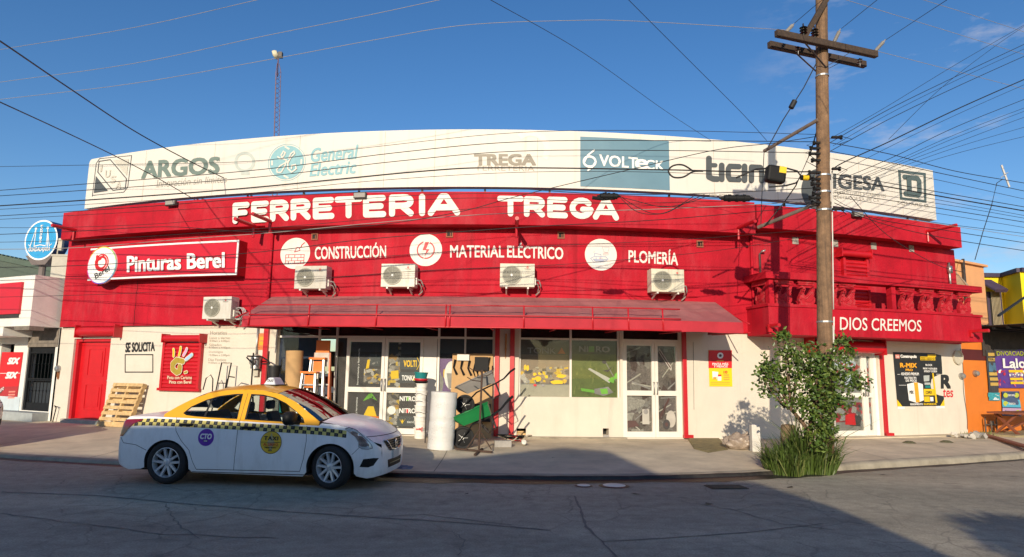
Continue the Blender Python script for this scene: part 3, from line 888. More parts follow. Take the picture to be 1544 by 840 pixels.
# -- main double door with its side lights
ENT = H_ENT
BAY = [X(415), X(478), X(487), X(504), X(521), X(579), X(637), X(659), X(700), X(745)]
ztop, zlow, zmid = Z(580, 510), .19, Z(580, 588)
g = MB()
x0, x1 = ENT[0], ENT[1]
g.wbox(x0, x1, ztop + .0, ztop + .05, GD - .03, GD + .045)
for i, (px, w) in enumerate([(415, .04), (478, .045), (505, .045), (660, .05), (743, .045)]):
    xx = X(px); g.wbox(xx - w / 2, xx + w / 2, zlow, 2.94, GD - .028, GD + .04)
xx = X(700); g.wbox(xx - .02, xx + .02, 1.8, 2.94, GD - .027, GD + .036)
g.wbox(X(505) + .023, X(521) - .06, zlow, .55, GD - .025, GD + .03)
fr = g.build('entrance_frame', ALUM, SH)
def leaf(x0, x1, z0, z1, zm, parent, arts, hinge=0):
    g = MB(); w = .075
    D0, D1 = GD - .02, GD + .05
    g.wbox(x0, x0 + w, z0, z1, D0, D1); g.wbox(x1 - w, x1, z0, z1, D0, D1)
    for a, b in ((z0, z0 + .13), (zm - .06, zm + .06), (z1 - .09, z1)): g.wbox(x0 + w, x1 - w, a, b, D0, D1 - .002)
    lf = bev(g.build('glass_door', ALUM, parent), .005, 1)
    pane(lf, x0 + w, x1 - w, z0 + .13, zm - .06, arts[0]); pane(lf, x0 + w, x1 - w, zm + .06, z1 - .09, arts[1])
    g = MB(); hx = x1 - w * .5 if hinge == 0 else x0 + w * .5
    g.tube([WP(hx, zm - .02, D1), WP(hx, zm - .02, D1 + .05), WP(hx, zm + .26, D1 + .05), WP(hx, zm + .26, D1)], .014, 8)
    g.build('handle', STEEL, lf, smooth=1)
    return lf
PH1 = photo('hardware_photo', [(.12, .11, .10), (.30, .28, .25), (.06, .055, .05), (.55, .38, .05), (.20, .18, .15), (.42, .40, .36), (.09, .08, .075), (.34, .20, .06)], 11)
def artL(top):
    def f(g, fn):
        r = random.Random(21 + top)
        g.sheet(R4(0, 0, 1, 1), fn, 0, 0)
        g.text('herramienta y ferretería' if top else 'ferretería y herramienta', lambda u, v, d: fn(.27 - v * .07 + .035, .05 + u * .8, .003), 4, .01)
        if top:
            g.sheet([(.55, .48), (.92, .46), (.95, .72), (.6, .74)], fn, .004, 7); g.sheet([(.5, .40), (.6, .42), (.62, .62), (.54, .60)], fn, .005, 2)
            g.sheet([(.5, .18), (.95, .12), (.98, .3), (.55, .34)], fn, .004, 1); blobs(g, fn, r, 12, (.5, .1, .95, .7), [1, 1, 7, 0], .006, .04, .1)
            g.sheet(R4(0, .78, 1, 1), fn, .002, 7); g.sheet(R4(.45, .08, 1, .40), fn, .0115, 9)  # dark top band paints in the awning's shadow
        else:
            g.sheet([(.46, .27), (.92, .27), (.79, .6), (.62, .6)], fn, .004, 2); g.sheet([(.4, .2), (.97, .18), (.96, .32), (.42, .32)], fn, .006, 3)
            g.sheet(R4(.4, .02, 1, .2), fn, .003, 9); g.sheet([(.45, .74), (.62, .95), (.72, .97), (.9, .76), (.7, .84)], fn, .005, 5); blobs(g, fn, r, 7, (.6, .05, .95, .9), [1, 0, 7], .008, .03, .08)
        return POL + [PH1]
    return f
def artR(top):
    def f(g, fn):
        r = random.Random(31 + top)
        g.sheet(R4(0, 0, 1, 1), fn, 0, 1 if 0 else 0)
        g.sheet(R4(0, 0, .38, 1), fn, .001, 9)
        if top:
            g.sheet([(.36, .4), (.9, .4), (1, .53), (.9, .66), (.36, .66)], fn, .006, 7); tx(g, fn, 'VOLTI', .48, .46, .88, .6, 2, .03)
            g.stroke([(.9, .4), (.99, .53), (.9, .66)], .018, fn, .012, 2)
            g.sheet([(.36, .1), (.93, .1), (.93, .34), (.36, .34)], fn, .006, 7); tx(g, fn, 'TONKA', .44, .16, .86, .27, 4, .03); g.sheet([(.76, .16), (.86, .16), (.81, .27)], fn, .014, 2)
            g.sheet([(.1, .18), (.34, .2), (.32, .38), (.08, .36)], fn, .009, 2); g.sheet(R4(0, .74, 1, 1), fn, .003, 7)  # last sheet: awning shadow painted across the poster's top
        else:
            for v in (.9, .56): tx(g, fn, 'NITRO', .4, v - .13, .9, v, 4, .03); g.sheet(R4(.6, v - .12, .68, v - .02), fn, .015, 5 if v > .8 else 6)
            g.sheet(R4(.34, .06, 1, .34), fn, .005, 7); g.sheet([(.4, .28), (.5, .12), (.6, .28), (.53, .2), (.5, .26), (.47, .2)], fn, .009, 2); tx(g, fn, 'tienda', .65, .15, .92, .22, 4, 0)
            g.disc(.15, .5, .13, fn, .012, 4, ry=.12)
        return POL + [PH1]
    return f
zdt = ztop - .002
leaf(BAY[4], BAY[5] - .004, .2, zdt, zmid, fr, (artL(0), artL(1)))
leaf(BAY[5] + .004, BAY[6], .2, zdt, zmid, fr, (artR(0), artR(1)), 1)
g = MB(); g.wbox(BAY[6] + .003, BAY[7] - .026, .2, zdt, GD - .02, GD + .03); g.build('side_panel', ALUM, fr); g = MB(); g.wbox(X(505) + .024, X(521) - .004, .55, .6, GD - .02, GD + .03); g.build('side_panel', ALUM, fr)
pane(fr, X(505) + .024, X(521) - .004, .6, ztop, lambda g, fn: (g.sheet(R4(0, 0, 1, 1), fn, 0, 0), [SLATE])[1])
def blueart(g, fn):
    g.sheet(R4(0, 0, 1, 1), fn, 0, 0)
    g.sheet(R4(0, .0, 1, .48), fn, .002, 1); g.sheet([(.35, .70), (.5, .78), (.65, .70), (.5, .73)], fn, .004, 2); g.sheet(R4(.1, .1, .5, .3), fn, .004, 3)
    return [flat('deep_blue_ink', (.015, .03, .075)), POL[1], YEL, TEAL]
pane(fr, X(415) + .022, X(478) - .024, .25, ztop, blueart)
pane(fr, X(478) + .024, X(505) - .024, .25, ztop)
def collage(seed, base, cols):
    def f(g, fn):
        r = random.Random(seed)
        g.sheet(R4(0, 0, 1, 1), fn, 0, base); g.sheet(R4(0, 0, 1, .8), fn, .002, 9)
        return POL + [PH1]
    return f
def artP(g, fn):
    r = random.Random(5)
    g.sheet(R4(0, 0, 1, 1), fn, 0, 0); g.sheet(R4(0, .42, 1, .78), fn, .001, 9)
    blobs(g, fn, r, 20, (0, 0, 1, .7), [1, 2, 9, 1, 1], .002, .08, .25)
    g.disc(.5, .60, .30, fn, .012, 4, 28, ry=.155); g.sheet([(.3, .62), (.55, .62), (.6, .48), (.4, .44)], fn, .014, 1); g.disc(.6, .66, .05, fn, .015, 7, 12, ry=.025)
    g.sheet(R4(0, .84, 1, 1), fn, .016, 7)  # awning's cast shadow laid on as a dark band
    return POL[:8] + [PURP, mat('poster_violet', (.17, .09, .24), .5, .2, 5)]
pane(fr, X(660) + .026, X(700) - .021, .3, ztop, artP)
pane(fr, X(700) + .021, X(743) - .024, .3, ztop, collage(8, 0, [1, 7, 0, 7, 8]))
for a, b in ((415, 478), (478, 505), (505, 660), (660, 700), (700, 743)):
    pane(fr, X(a) + .028, X(b) - .028, ztop + .051, 2.94, lambda g, fn: (g.sheet(R4(0, 0, 1, 1), fn, 0, 0), [DARK])[1])  # dark sheet behind each transom pane stands in for awning shade
# -- display window
zs = Z(860, 600)
g = MB()
a, b = H_DISP[0], H_DISP[1]; m_ = X(860)
zt2 = Z(860, 513)
g.wbox(a, b, zs - .05, zs, GD - .03, GD + .06); g.wbox(a, a + .04, zs, 2.94, GD - .03, GD + .04); g.wbox(b - .04, b, zs, 2.94, GD - .03, GD + .04)
g.wbox(m_ - .025, m_ + .025, zs, 2.94, GD - .029, GD + .041); g.wbox(a + .04, b - .04, zt2, zt2 + .045, GD - .028, GD + .035)
fd = g.build('display_window_frame', ALUM, SH)
def tonka(g, fn):
    r = random.Random(3)
    g.sheet(R4(0, .36, 1, 1), fn, 0, 0); g.sheet(R4(0, 0, 1, .36), fn, 0, 1); g.sheet(R4(0, .22, 1, .3), fn, .001, 3)
    g.sheet(R4(0, .74, 1, 1), fn, .001, 4)  # upper strip coloured darker for the shadow of the awning
    tx(g, fn, 'TONK', .14, .76, .72, .86, 5, .01); g.sheet([(.76, .76), (.92, .76), (.84, .87)], fn, .012, 6); tx(g, fn, 'TOOLS', .18, .72, .36, .745, 5, 0)
    for i in range(60):
        u, v = r.random() * .96, .24 + r.random() * .26
        w, h = .02 + r.random() * .07, .02 + r.random() * .05
        g.sheet([(u, v), (min(.99, u + w), v - .01), (min(.99, u + w * .8), v + h), (u + w * .1, v + h * .9)], fn, .003 + i * .0002, r.choice([2, 2, 3, 1, 7]))
    g.sheet(R4(.0, .24, 1, .50), fn, .0155, 9)
    for u, v, w, h in ((.07, .46, .05, .11), (.12, .46, .06, .09), (.30, .27, .13, .10), (.62, .23, .26, .07), (.74, .34, .20, .07), (.50, .33, .07, .06)):
        k = 9
        g.sheet([(u + w/2 + w/2*math.cos(2*PI*i/k)*(.75+.5*r.random()), v + h/2 + h/2*math.sin(2*PI*i/k)*(.75+.5*r.random())) for i in range(k)], fn, .016 + u * .002, 2)
    g.disc(.3, .21, .035, fn, .02, 8, 12, ry=.02); g.disc(.46, .21, .035, fn, .02, 3, 12, ry=.02)
    return [mat('tan_poster', (.30, .23, .16), .5, .12, 4), mat('pale_shelf_poster', (.42, .39, .31), .5, .1, 3), YEL, POL[1], mat('awning_shade_tan', (.16, .14, .11), .5, .15, 4), flat('grey_ink', (.42, .41, .38)), ORG, SLATE, RINK, photo('tool_shelf_photo', [(.30, .23, .16), (.34, .28, .20), (.16, .13, .11), (.62, .42, .04), (.27, .21, .15), (.40, .38, .33), (.10, .09, .08), (.30, .23, .16)], 9)]
def nitro(g, fn):
    r = random.Random(6)
    g.sheet(R4(0, 0, 1, 1), fn, 0, 0); g.sheet(R4(0, .76, 1, 1), fn, .001, 1)  # darker green top is the awning shadow, painted in
    for i in range(70):
        u, v = r.random(), r.random() * .7
        g.sheet([(u, v), (min(1, u + .05), v), (min(1, u + .04), v + .08 * r.random() + .02)], fn, .001 + i * .00005, r.choice([2, 2, 3]))
    tx(g, fn, 'NI', .17, .80, .36, .9, 4, .03); g.sheet(R4(.38, .8, .5, .9), fn, .012, 5); tx(g, fn, 'RO', .54, .8, .84, .9, 4, .03)
    g.sheet([(.36, .50), (.40, .52), (.88, .33), (.83, .26)], fn, .012, 4); g.sheet([(.8, .3), (.92, .26), (.97, .38), (.86, .36)], fn, .014, 5)
    g.sheet([(.20, .17), (.5, .14), (.5, .09), (.22, .12)], fn, .012, 5); g.sheet([(.5, .16), (.8, .2), (.92, .1), (.7, .04), (.5, .08)], fn, .013, 6); g.sheet([(.62, .16), (.78, .17), (.8, .08), (.66, .07)], fn, .016, 5)
    g.stroke([(.75, .62), (.98, .3)], .02, fn, .012, 6); g.disc(.72, .63, .05, fn, .016, 7, 14, ry=.035); g.sheet([(.68, .48), (.82, .5), (.92, .58), (.8, .45)], fn, .018, 7); g.sheet([(.93, .35), (1, .33), (1, .45), (.95, .42)], fn, .02, 5)
    return [mat('lawn_poster', (.115, .15, .035), .5, .2, 5), mat('awning_shade_green', (.05, .06, .03), .5, .15, 4), mat('lawn_dark', (.08, .12, .025), .5, .2, 6), mat('lawn_light', (.17, .2, .05), .5, .2, 6), flat('grey_white_ink', (.5, .5, .46)), GREENINK, POL[1], SLATE]
pane(fd, a + .041, m_ - .026, zs, zt2, tonka); pane(fd, m_ + .026, b - .041, zs, zt2, nitro)
for q, w in ((a + .041, m_ - .026), (m_ + .026, b - .041)): pane(fd, q, w, zt2 + .046, 2.94, lambda g, fn: (g.sheet(R4(0, 0, 1, 1), fn, 0, 0), [DARK])[1])  # shade above the transom bar painted as plain dark sheets
# -- second double door
a, b = H_D2[0], H_D2[1]
zt3 = Z(985, 516); zm3 = Z(985, 593)
g = MB()
for x_ in (a, b - .05): g.wbox(x_, x_ + .05, .2, 2.94, GD - .03, GD + .045)
g.wbox(a + .05, b - .05, zt3, zt3 + .06, GD - .03, GD + .045)
f2 = g.build('door_frame', ALUM, SH)
def toolart(seed, extra=0):
    def f(g, fn):
        r = random.Random(seed)
        g.sheet(R4(0, 0, 1, 1), fn, 0, 5)
        blobs(g, fn, r, 8, (0, 0, 1, 1), [1, 2, 3, 0, 0], .002, .06, .16)
        for i in range(4):
            u, v, a_ = r.random(), r.random(), r.random() * 2 - 1.2
            g.stroke([(max(.04, min(.96, u - .4 * math.cos(a_))), max(.04, min(.96, v - .25 * math.sin(a_)))), (max(.04, min(.96, u + .4 * math.cos(a_))), max(.04, min(.96, v + .25 * math.sin(a_))))], .035, fn, .009 + i * .002, r.choice([3, 4]))
        if extra == 1:
            g.disc(.7, .35, .26, fn, .02, 4, 20, ry=.24); g.disc(.45, .2, .2, fn, .024, 1, 20, ry=.14); g.disc(.45, .2, .08, fn, .026, 2, 14, ry=.06); g.stroke([(.1, .4), (.6, .9)], .09, fn, .018, 2)
        if extra == 2: g.sheet(R4(.62, .2, .9, .62), fn, .02, 4); g.disc(.76, .55, .1, fn, .023, 3, 14, ry=.07); g.sheet([(.05, .3), (.35, .3), (.5, .15), (.05, .1)], fn, .02, 2)
        if extra == 3: g.stroke([(.12, .9), (.75, .5)], .1, fn, .02, 4); g.stroke([(.14, .88), (.72, .52)], .04, fn, .024, 2)
        return [mat('grey_brown_poster', (.17, .145, .135), .5, .15, 4), SLATE, mat('maroon_tool_ink', (.09, .045, .04), .5, .2, 6), POL[1], mat('pale_tool_ink', (.44, .42, .37), .5, .1, 6), photo('hand_tool_photo', [(.17, .145, .135), (.20, .17, .155), (.09, .06, .055), (.17, .145, .135), (.24, .22, .20), (.13, .11, .10), (.33, .31, .28), (.16, .13, .13)], 5, (1, 1, .8))]
    return f
c_ = X(987)
leaf(a + .05, c_ - .003, .2, zt3, zm3, f2, (toolart(2, 2), toolart(12)))
leaf(c_ + .003, b - .05, .2, zt3, zm3, f2, (toolart(4, 1), toolart(14, 3)), 1)
pane(f2, a + .051, b - .051, zt3 + .061, 2.94, lambda g, fn: (g.sheet(R4(0, 0, 1, 1), fn, 0, 0), [DARK])[1])  # dark sheet over the door takes the place of awning shade
# -- right hand door half hidden by the small tree
a, b = H_D3[0], H_D3[1]
zm4 = Z(1300, 596)
g = MB()
for x_ in (a, b - .09): g.wbox(x_, x_ + .09, .2, 2.4, GD - .05, GD + .06)
g.wbox(a + .09, b - .09, 2.3, 2.4, GD - .05, GD + .06)
f3 = g.build('door_frame', mat('cool_white_aluminium', (.78, .78, .76), .4, .04, 6), SH)
def machart(seed, up):
    def f(g, fn):
        r = random.Random(seed)
        g.sheet(R4(0, 0, 1, 1), fn, 0, 0)
        if not up: g.sheet(R4(0, 0, 1, .3), fn, .001, 1)
        g.sheet(R4(0, .25, 1, .85), fn, .003, 5)
        g.sheet([(.55, .15), (.9, .12), (.95, .42), (.6, .48)], fn, .01, 2); g.sheet([(.4, .18), (.75, .16), (.72, .5), (.42, .52)], fn, .012, 4 if seed % 2 else 3)
        if up: g.disc(.7, .78, .17, fn, .012, 4, 20, .08, ry=.1); tx(g, fn, 'NO', .1, .72, .48, .84, 4, .03)
        return [mat('dim_poster', (.26, .26, .25), .5, .2, 4), POL[1], SLATE, RINK, flat('blue_white_ink', (.45, .52, .62)), photo('machine_photo', [(.26, .26, .25), (.30, .02, .03), (.05, .05, .05), (.34, .33, .31), (.42, .03, .04), (.12, .12, .12), (.30, .30, .29), (.20, .03, .03)], 8)]
    return f
c_ = X(1303)
leaf(a + .09, c_ - .003, .2, 2.3, zm4, f3, (machart(2, 0), machart(5, 1)))
leaf(c_ + .003, b - .09, .2, 2.3, zm4, f3, (machart(3, 0), machart(6, 1)), 1)
a_ = WI(1335, 520, .1)[0]
g = MB(); g.wbox(9.58, 9.66, .2, 2.5, 0, .07); g.wbox(9.58, 9.8, .2, .27, .0, .1); g.build('trim_post', REDM, SH)
roller(1228, 1336, 521, .36, .15)
# ------------------------------------------------------------------ awning
AW = root_of('awning', 'faded red sloping awning with a pipe rail over the shop entrance', 'awning', -.4, 2.57, 1.7)
AWX0, AWX1 = -5.52, 4.70
g = MB()
N = 44
vs, fs = [], []
rnd = random.Random(9)
for i in range(N + 1):
    t = i / N
    sg = .02 * math.sin(t * N / 2 * PI) ** 2
    xt = -5.86 + (4.92 + 5.86) * t; xf_ = AWX0 + (AWX1 - AWX0) * t
    vs += [WP(xt, 3.42, .105), WP(xt * .5 + xf_ * .5, 3.11 - sg * 1.6, .94), WP(xf_, 2.80, 1.78), WP(xf_, 2.565 + .008 * math.sin(i * 1.3), 1.795)]
for i in range(N): fs += [(4*i+k, 4*i+1+k, 4*i+5+k, 4*i+4+k) for k in (1,)]
g.add(vs, fs, 0)
g.add(vs, [(4*i, 4*i+1, 4*i+5, 4*i+4) for i in range(N)], 2)
g.add(vs, [(4*i+2, 4*i+3, 4*i+7, 4*i+6) for i in range(N)], 1)
for i in (0, N): g.add([vs[4*i], vs[4*i+1], vs[4*i+2], vs[4*i+3], WP(AWX0 if i == 0 else AWX1, 2.62, .11)], [(0, 1, 2, 3, 4)], 0)
o = g.build('canopy', [mat('sun_faded_awning_vinyl', (.36, .115, .115), .75, .12, 2.0, .2, stain=(.40, .22, .20), stains=.65, sscale=(.8, .8, .8)), mat('awning_valance_vinyl', (.44, .03, .045), .7, .15, 3, spec=.2), mat('dusty_awning_vinyl', (.37, .135, .13), .85, .2, 1.5, .3, stain=(.30, .075, .08), stains=.6, sscale=(.9, .9, 2.5))], AW)
sol = o.modifiers.new('solid', 'SOLIDIFY'); sol.thickness = .006
g = MB()
for z, d in ((3.045, 1.76), (2.83, 1.815), (2.58, 1.82)):
    g.tube([WP(-5.36 + (3.38 + 5.36) * i / 20, z, d) for i in range(21)], .016, 6)
for px in (465, 567, 672, 678, 790, 894, 948, 1000):
    x = WI(px, 475, 1.82)[0]; g.tube([WP(x, 2.565, 1.825), WP(x, 3.045, 1.77)], .017, 6)
for x in (-5.36,): g.tube([WP(x, 2.565, 1.82), WP(x, 3.045, 1.77)], .016, 6)
g.build('rail', REDM, AW, smooth=1)
g = MB()
for i in range(9):
    x = -5.7 + i * 1.32; g.tube([WP(x, 2.63, .02), WP(x, 2.585, 1.76)], .016, 6); g.tube([WP(x, 3.36, .1), WP(x, 2.77, 1.75)], .016, 6)
g.tube([WP(AWX0 + (AWX1 - AWX0) * i / 20, 2.60, 1.76) for i in range(21)], .02, 6)
g.build('support_frame', REDM, AW, smooth=1)
# ------------------------------------------------------------------ balcony
BX0, BX1, BD = 5.74, 11.92, 1.0
g = MB()
g.wbox(BX0, BX1, 2.62, 3.27, .10, BD); bal = g.build('balcony', RED, SH)
g = MB(); g.wbox(BX0 - .03, BX1 + .03, 3.27, 3.33, BD - .26, BD + .03); g.wbox(BX0 - .03, BX0 + .22, 3.27, 3.33, .1, BD - .26); g.build('base_ledge', REDP, bal)
g = MB(); g.wbox(BX0 - .06, BX1 + .06, 3.92, 4.08, BD - .30, BD + .05); g.wbox(BX0 - .06, BX0 + .25, 3.92, 4.08, .1, BD - .30); g.build('handrail', REDP, bal)
SW = [(-.17, 0), (.17, 0), (.21, .05), (.22, .14), (.17, .20), (.20, .27), (.235, .40), (.22, .435), (.15, .38), (.08, .27), (.03, .21), (-.03, .20), (-.07, .235), (-.05, .29), (-.02, .34), (-.03, .40), (-.08, .435), (-.14, .43), (-.185, .385), (-.20, .36), (-.145, .375), (-.10, .385), (-.085, .36), (-.11, .30), (-.15, .23), (-.19, .16), (-.20, .08)]
FEATH = mat('worn_red_swan', (.42, .014, .026), .7, .15, 14, spec=.2, stain=(.52, .20, .19), stains=.5, sscale=(11, 11, 11))
def swan(x, dd=BD - .12, side=False):
    g = MB()
    fn = (lambda u, v, d: WP(x + u, 3.33 + .035 + v, dd + d)) if not side else (lambda u, v, d: WP(x - d, 3.33 + .035 + v, dd + u))
    if not side:
        g.wbox(x - .22, x + .22, 3.331, 3.365, dd - .07, dd + .07); g.wbox(x - .20, x + .20, 3.81, 3.86, dd - .05, dd + .05); g.wbox(x - .235, x + .235, 3.86, 3.918, dd - .07, dd + .07)
    else:
        g.wbox(x - .07, x + .07, 3.331, 3.365, dd - .3, dd + .28); g.wbox(x - .07, x + .07, 3.80, 3.918, dd - .3, dd + .28)
    g.prism(SW, fn, -.045, .045)
    for k, (a, b, c, e) in enumerate([(-.08, .1, .2, .36), (-.04, .07, .2, .30), (-.12, .12, .14, .34), (-.02, .05, .2, .24), (.02, .04, .2, .18)]):
        P = []
        for i in range(7):
            t = i / 6; P.append(fn(a + (c - a) * t, b + (e - b) * (t ** 1.5), .045))
        g.tube(P, [.012, .02, .024, .024, .022, .018, .008], 6)
    g.tube([fn(u, v, .042) for u, v in ((-.17, .1), (-.14, .2), (-.09, .29), (-.06, .35), (-.075, .4), (-.13, .405), (-.19, .37))], [.03, .028, .024, .022, .022, .022, .008], 8)
    return fixn(g.build('swan_baluster', FEATH, bal, smooth=35))
for px in (1180, 1215, 1249, 1276, 1365, 1395, 1424, 1452):
    swan(WI(px, 455, BD - .12)[0])
swan(BX0 + .12, .55, True)
for px in (1161, 1344):
    x = WI(px, 455, BD - .12)[0]; g = MB(); g.wbox(x - .06, x + .06, 3.331, 3.918, BD - .2, BD - .04); g.build('rail_post', REDP, bal)
g = MB(); g.text('EN DIOS CREEMOS', wq((1236, 477), (1389, 483), (1389, 500), (1236, 497), BD + .004), 0, .008); g.build('balcony_lettering', WHITEB, bal)
# ------------------------------------------------------------------ painted company sign on the left
x0, zt = WI(148, 376, .42); x1, _ = WI(361, 367, .42); zb = WI(300, 421, .42)[1]
x0 = -11.15; zt = 4.80; zb = 3.93
SG = root_of('wall_sign', 'red box sign with a white round emblem and white raised paint shop name', 'sign', (x0 + x1) / 2, zb, .3)
SRED = mat('sign_red_panel', (.56, .010, .028), .35, .05, 3)
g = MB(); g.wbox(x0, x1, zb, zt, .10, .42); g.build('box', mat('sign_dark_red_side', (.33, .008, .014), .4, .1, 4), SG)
g = MB(); g.wbox(x0 + .05, x1 - .05, zb + .05, zt - .05, .42, .432); g.build('panel', SRED, SG)
g = MB()
for q in ((x0, x1, zb, zb + .045), (x0, x1, zt - .045, zt), (x1 - .045, x1, zb + .045, zt - .045)): g.wbox(*q, .421, .445)
g.build('border', WINK, SG)
g = MB(); g.text('Pinturas Berel', wq((192, 387), (338, 381), (338, 403), (192, 410), .46), 0, .035, thick=.025); g.build('lettering', WINK, SG)
cx, cz = WI(153, 400, .47); R = .50
g = MB(); fn = wm(cx, cz, .47)
n = 48
g.add([fn(R * math.cos(2*PI*i/n), R * math.sin(2*PI*i/n), d) for d in (0, -.06) for i in range(n)], [tuple(range(n))] + [(i, (i+1) % n, n + (i+1) % n, n + i) for i in range(n)], 0)
rb = [(.75, .35, .02), (.8, .65, .03), (.3, .6, .1), (.05, .5, .5), (.05, .25, .6), (.12, .08, .5), (.6, .1, .4), (.7, .05, .1)]
ms = [WINK, RINK, INK] + [flat('rim_colour_%s' % nm, c) for nm, c in zip('orange yellow green teal blue violet pink red'.split(), rb)]
for k in range(32):
    a0 = math.radians(150 - k * 11.25); a1 = a0 - math.radians(11.25)
    g.add([fn(R*1.0*math.cos(a0), R*math.sin(a0), .003), fn(R*math.cos(a1), R*math.sin(a1), .003), fn(R*.95*math.cos(a1), R*.95*math.sin(a1), .003), fn(R*.95*math.cos(a0), R*.95*math.sin(a0), .003)], [(0, 1, 2, 3)], 3 + (k // 4) % 8)
g.disc(0, .07, .235, fn, .004, 1, 32, .125)
g.disc(0, .07, .20, fn, .006, 0, 24, .185, a0=math.radians(-60), a1=math.radians(120))
g.stroke([(-.17, .24), (-.16, .16), (-.06, .19)], .09, fn, .008, 1)
g.stroke([(-.20, .1), (-.1, .2), (.05, .24)], .06, fn, .012, 1)
ca, sa = math.cos(math.radians(24)), math.sin(math.radians(24))
g.text('Berel', lambda u, v, d: fn(-.15 + u*.5*ca - v*.15*sa, -.36 + u*.5*sa + v*.15*ca, .007), 2, .01)
g.build('emblem', ms, SG)
# ------------------------------------------------------------------ air conditioners
ACG = 'air conditioner units on the red wall'
def make_ac():
    t = thing('air_conditioner', (0, 0, 0), None, 'air conditioner', ACG)
    W, H, D = .80, .54, .29
    g = MB(); g.box(-W/2, W/2, -D/2, D/2, 0, H)
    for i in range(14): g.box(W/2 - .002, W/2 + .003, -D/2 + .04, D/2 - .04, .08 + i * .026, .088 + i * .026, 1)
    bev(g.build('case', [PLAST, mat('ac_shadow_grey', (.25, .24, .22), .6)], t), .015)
    g = MB(); cx, cz = -.13, .27
    Mx = Matrix.Translation((cx, -D/2 - .004, cz)) @ Matrix.Rotation(PI/2, 4, 'X')
    g.lathe([(.225, -.004), (.225, .016), (.20, .016), (.20, -.004)], Mx, 32, 0)
    g.lathe([(.2, -.003), (.2, 0), (.0005, 0), (.0005, -.003)], Mx, 32, 1)
    for r in [.03 + i * .0215 for i in range(8)]:
        g.lathe([(r, .004), (r + .008, .004), (r + .008, .012), (r, .012)], Mx, 28, 0, closed=True)
    for k in range(8):
        a = PI * k / 4
        g.bar(Mx @ Vector((0, 0, .014)), Mx @ Vector((.205 * math.cos(a), .205 * math.sin(a), .014)), .008, .006, 0)
    g.build('fan_grille', [mat('fan_grille_grey', (.36, .35, .28), .5), mat('fan_well_grey', (.19, .185, .15), .7)], t)
    g = MB(); g.lathe([(.028, 0), (.028, .016), (.0005, .02)], Mx, 16); g.build('fan_hub', WINK, t)
    g = MB(); fn = lambda u, v, d: Vector((.16 + u * .15, -D/2 - .003, .40 + v * .03))
    g.text('TREGA', fn, 0, .01); g.disc(.235, .455, .024, lambda u, v, d: Vector((u, -D/2 - .003, v)), 0, 1, 14, .010); g.build('badge', [flat('grey_badge', (.3, .28, .26)), RINK], t)
    for s in (-.25, .25):
        g = MB(); g.box(s - .02, s + .02, -D/2 + .0, D/2 + .14, -.045, -.004); g.bar((s, D/2 + .13, -.13), (s, D/2 - .1, -.04), .03, .03); g.build('bracket', PLAST, t)
    g = MB(); g.box(W/2, W/2 + .035, -.06, .1, .06, .22); g.build('valve_cover', PLAST, t)
    g = MB()
    g.tube([(W/2 + .03, .0, .18), (W/2 + .11, .03, .17), (W/2 + .16, .08, .06), (W/2 + .12, .13, -.08), (W/2 + .04, .15, -.16)], .018, 8)
    g.tube([(W/2 + .03, .02, .1), (W/2 + .08, .05, .09), (W/2 + .11, .1, 0), (W/2 + .08, .14, -.08)], .012, 8)
    g.build('hose', mat('grey_pipe_insulation', (.30, .28, .25), .8), t, smooth=1)
    return t
ac0 = make_ac()
spots = [(327, 464, 'air conditioner unit below the red sign, its coiled hose at the awning corner'), (468, 418, 'air conditioner unit under the painted brick and trowel circle'), (600, 415, 'air conditioner unit under the painted lightning bolt circle'),
         (780, 415, 'air conditioner unit midway between the lightning circle and the faucet circle'), (1007, 423, 'air conditioner unit under the painted plumbing word, rightmost on the wall')]
for i, (px, py, lb) in enumerate(spots):
    o = ac0 if i == 0 else copy_tree(ac0)
    x, z = WI(px, py, .50)
    p = WP(x, z - .27, .355)
    if i == 0:
        hz = MB()
        for k in range(3): hz.tube([(.47 + .02 * k + .13 * math.cos(t * .5 + k), .05 + .03 * k, .14 + .15 * math.sin(t * .5 + k)) for t in range(14)], .012, 7)
        c0 = copy_tree(ac0) if False else None
    o.location = p; o.rotation_euler.z = wang(x); o['label'] = lb
    tone = (.80, .70, .90, .76, .84)[i]                  # each unit has aged differently
    pm = mat('aged_ac_plastic_%s' % 'abcde'[i], (.76 * tone, .73 * tone, (.65 - .02 * i) * tone), .5, .06, 6, stain=(.36, .29, .20), stains=.35 + .1 * (i % 3), sscale=(4 + i, 4, 1.2), streak=(.33, .25, .16, .3 + .08 * i))
    for ch in o.children:
        if ch.name.startswith('case'): ch.material_slots[0].link = 'OBJECT'; ch.material_slots[0].material = pm
    if i == 0: first_ac = (o, hz)
# spare coil of pipe hanging beside the leftmost unit
o, hz = first_ac
Ml = Matrix.Translation(o.location) @ Matrix.Rotation(o.rotation_euler.z, 4, 'Z')
cme = MB(); cme.add([Ml @ p for p in hz.v], hz.f)
tag(cme.build('pipe_coil', mat('silver_pipe_wrap', (.42, .41, .40), .5, .2, 9), smooth=1), 'loose silver pipe coil hanging right of the lowest air conditioner', 'pipe coil')
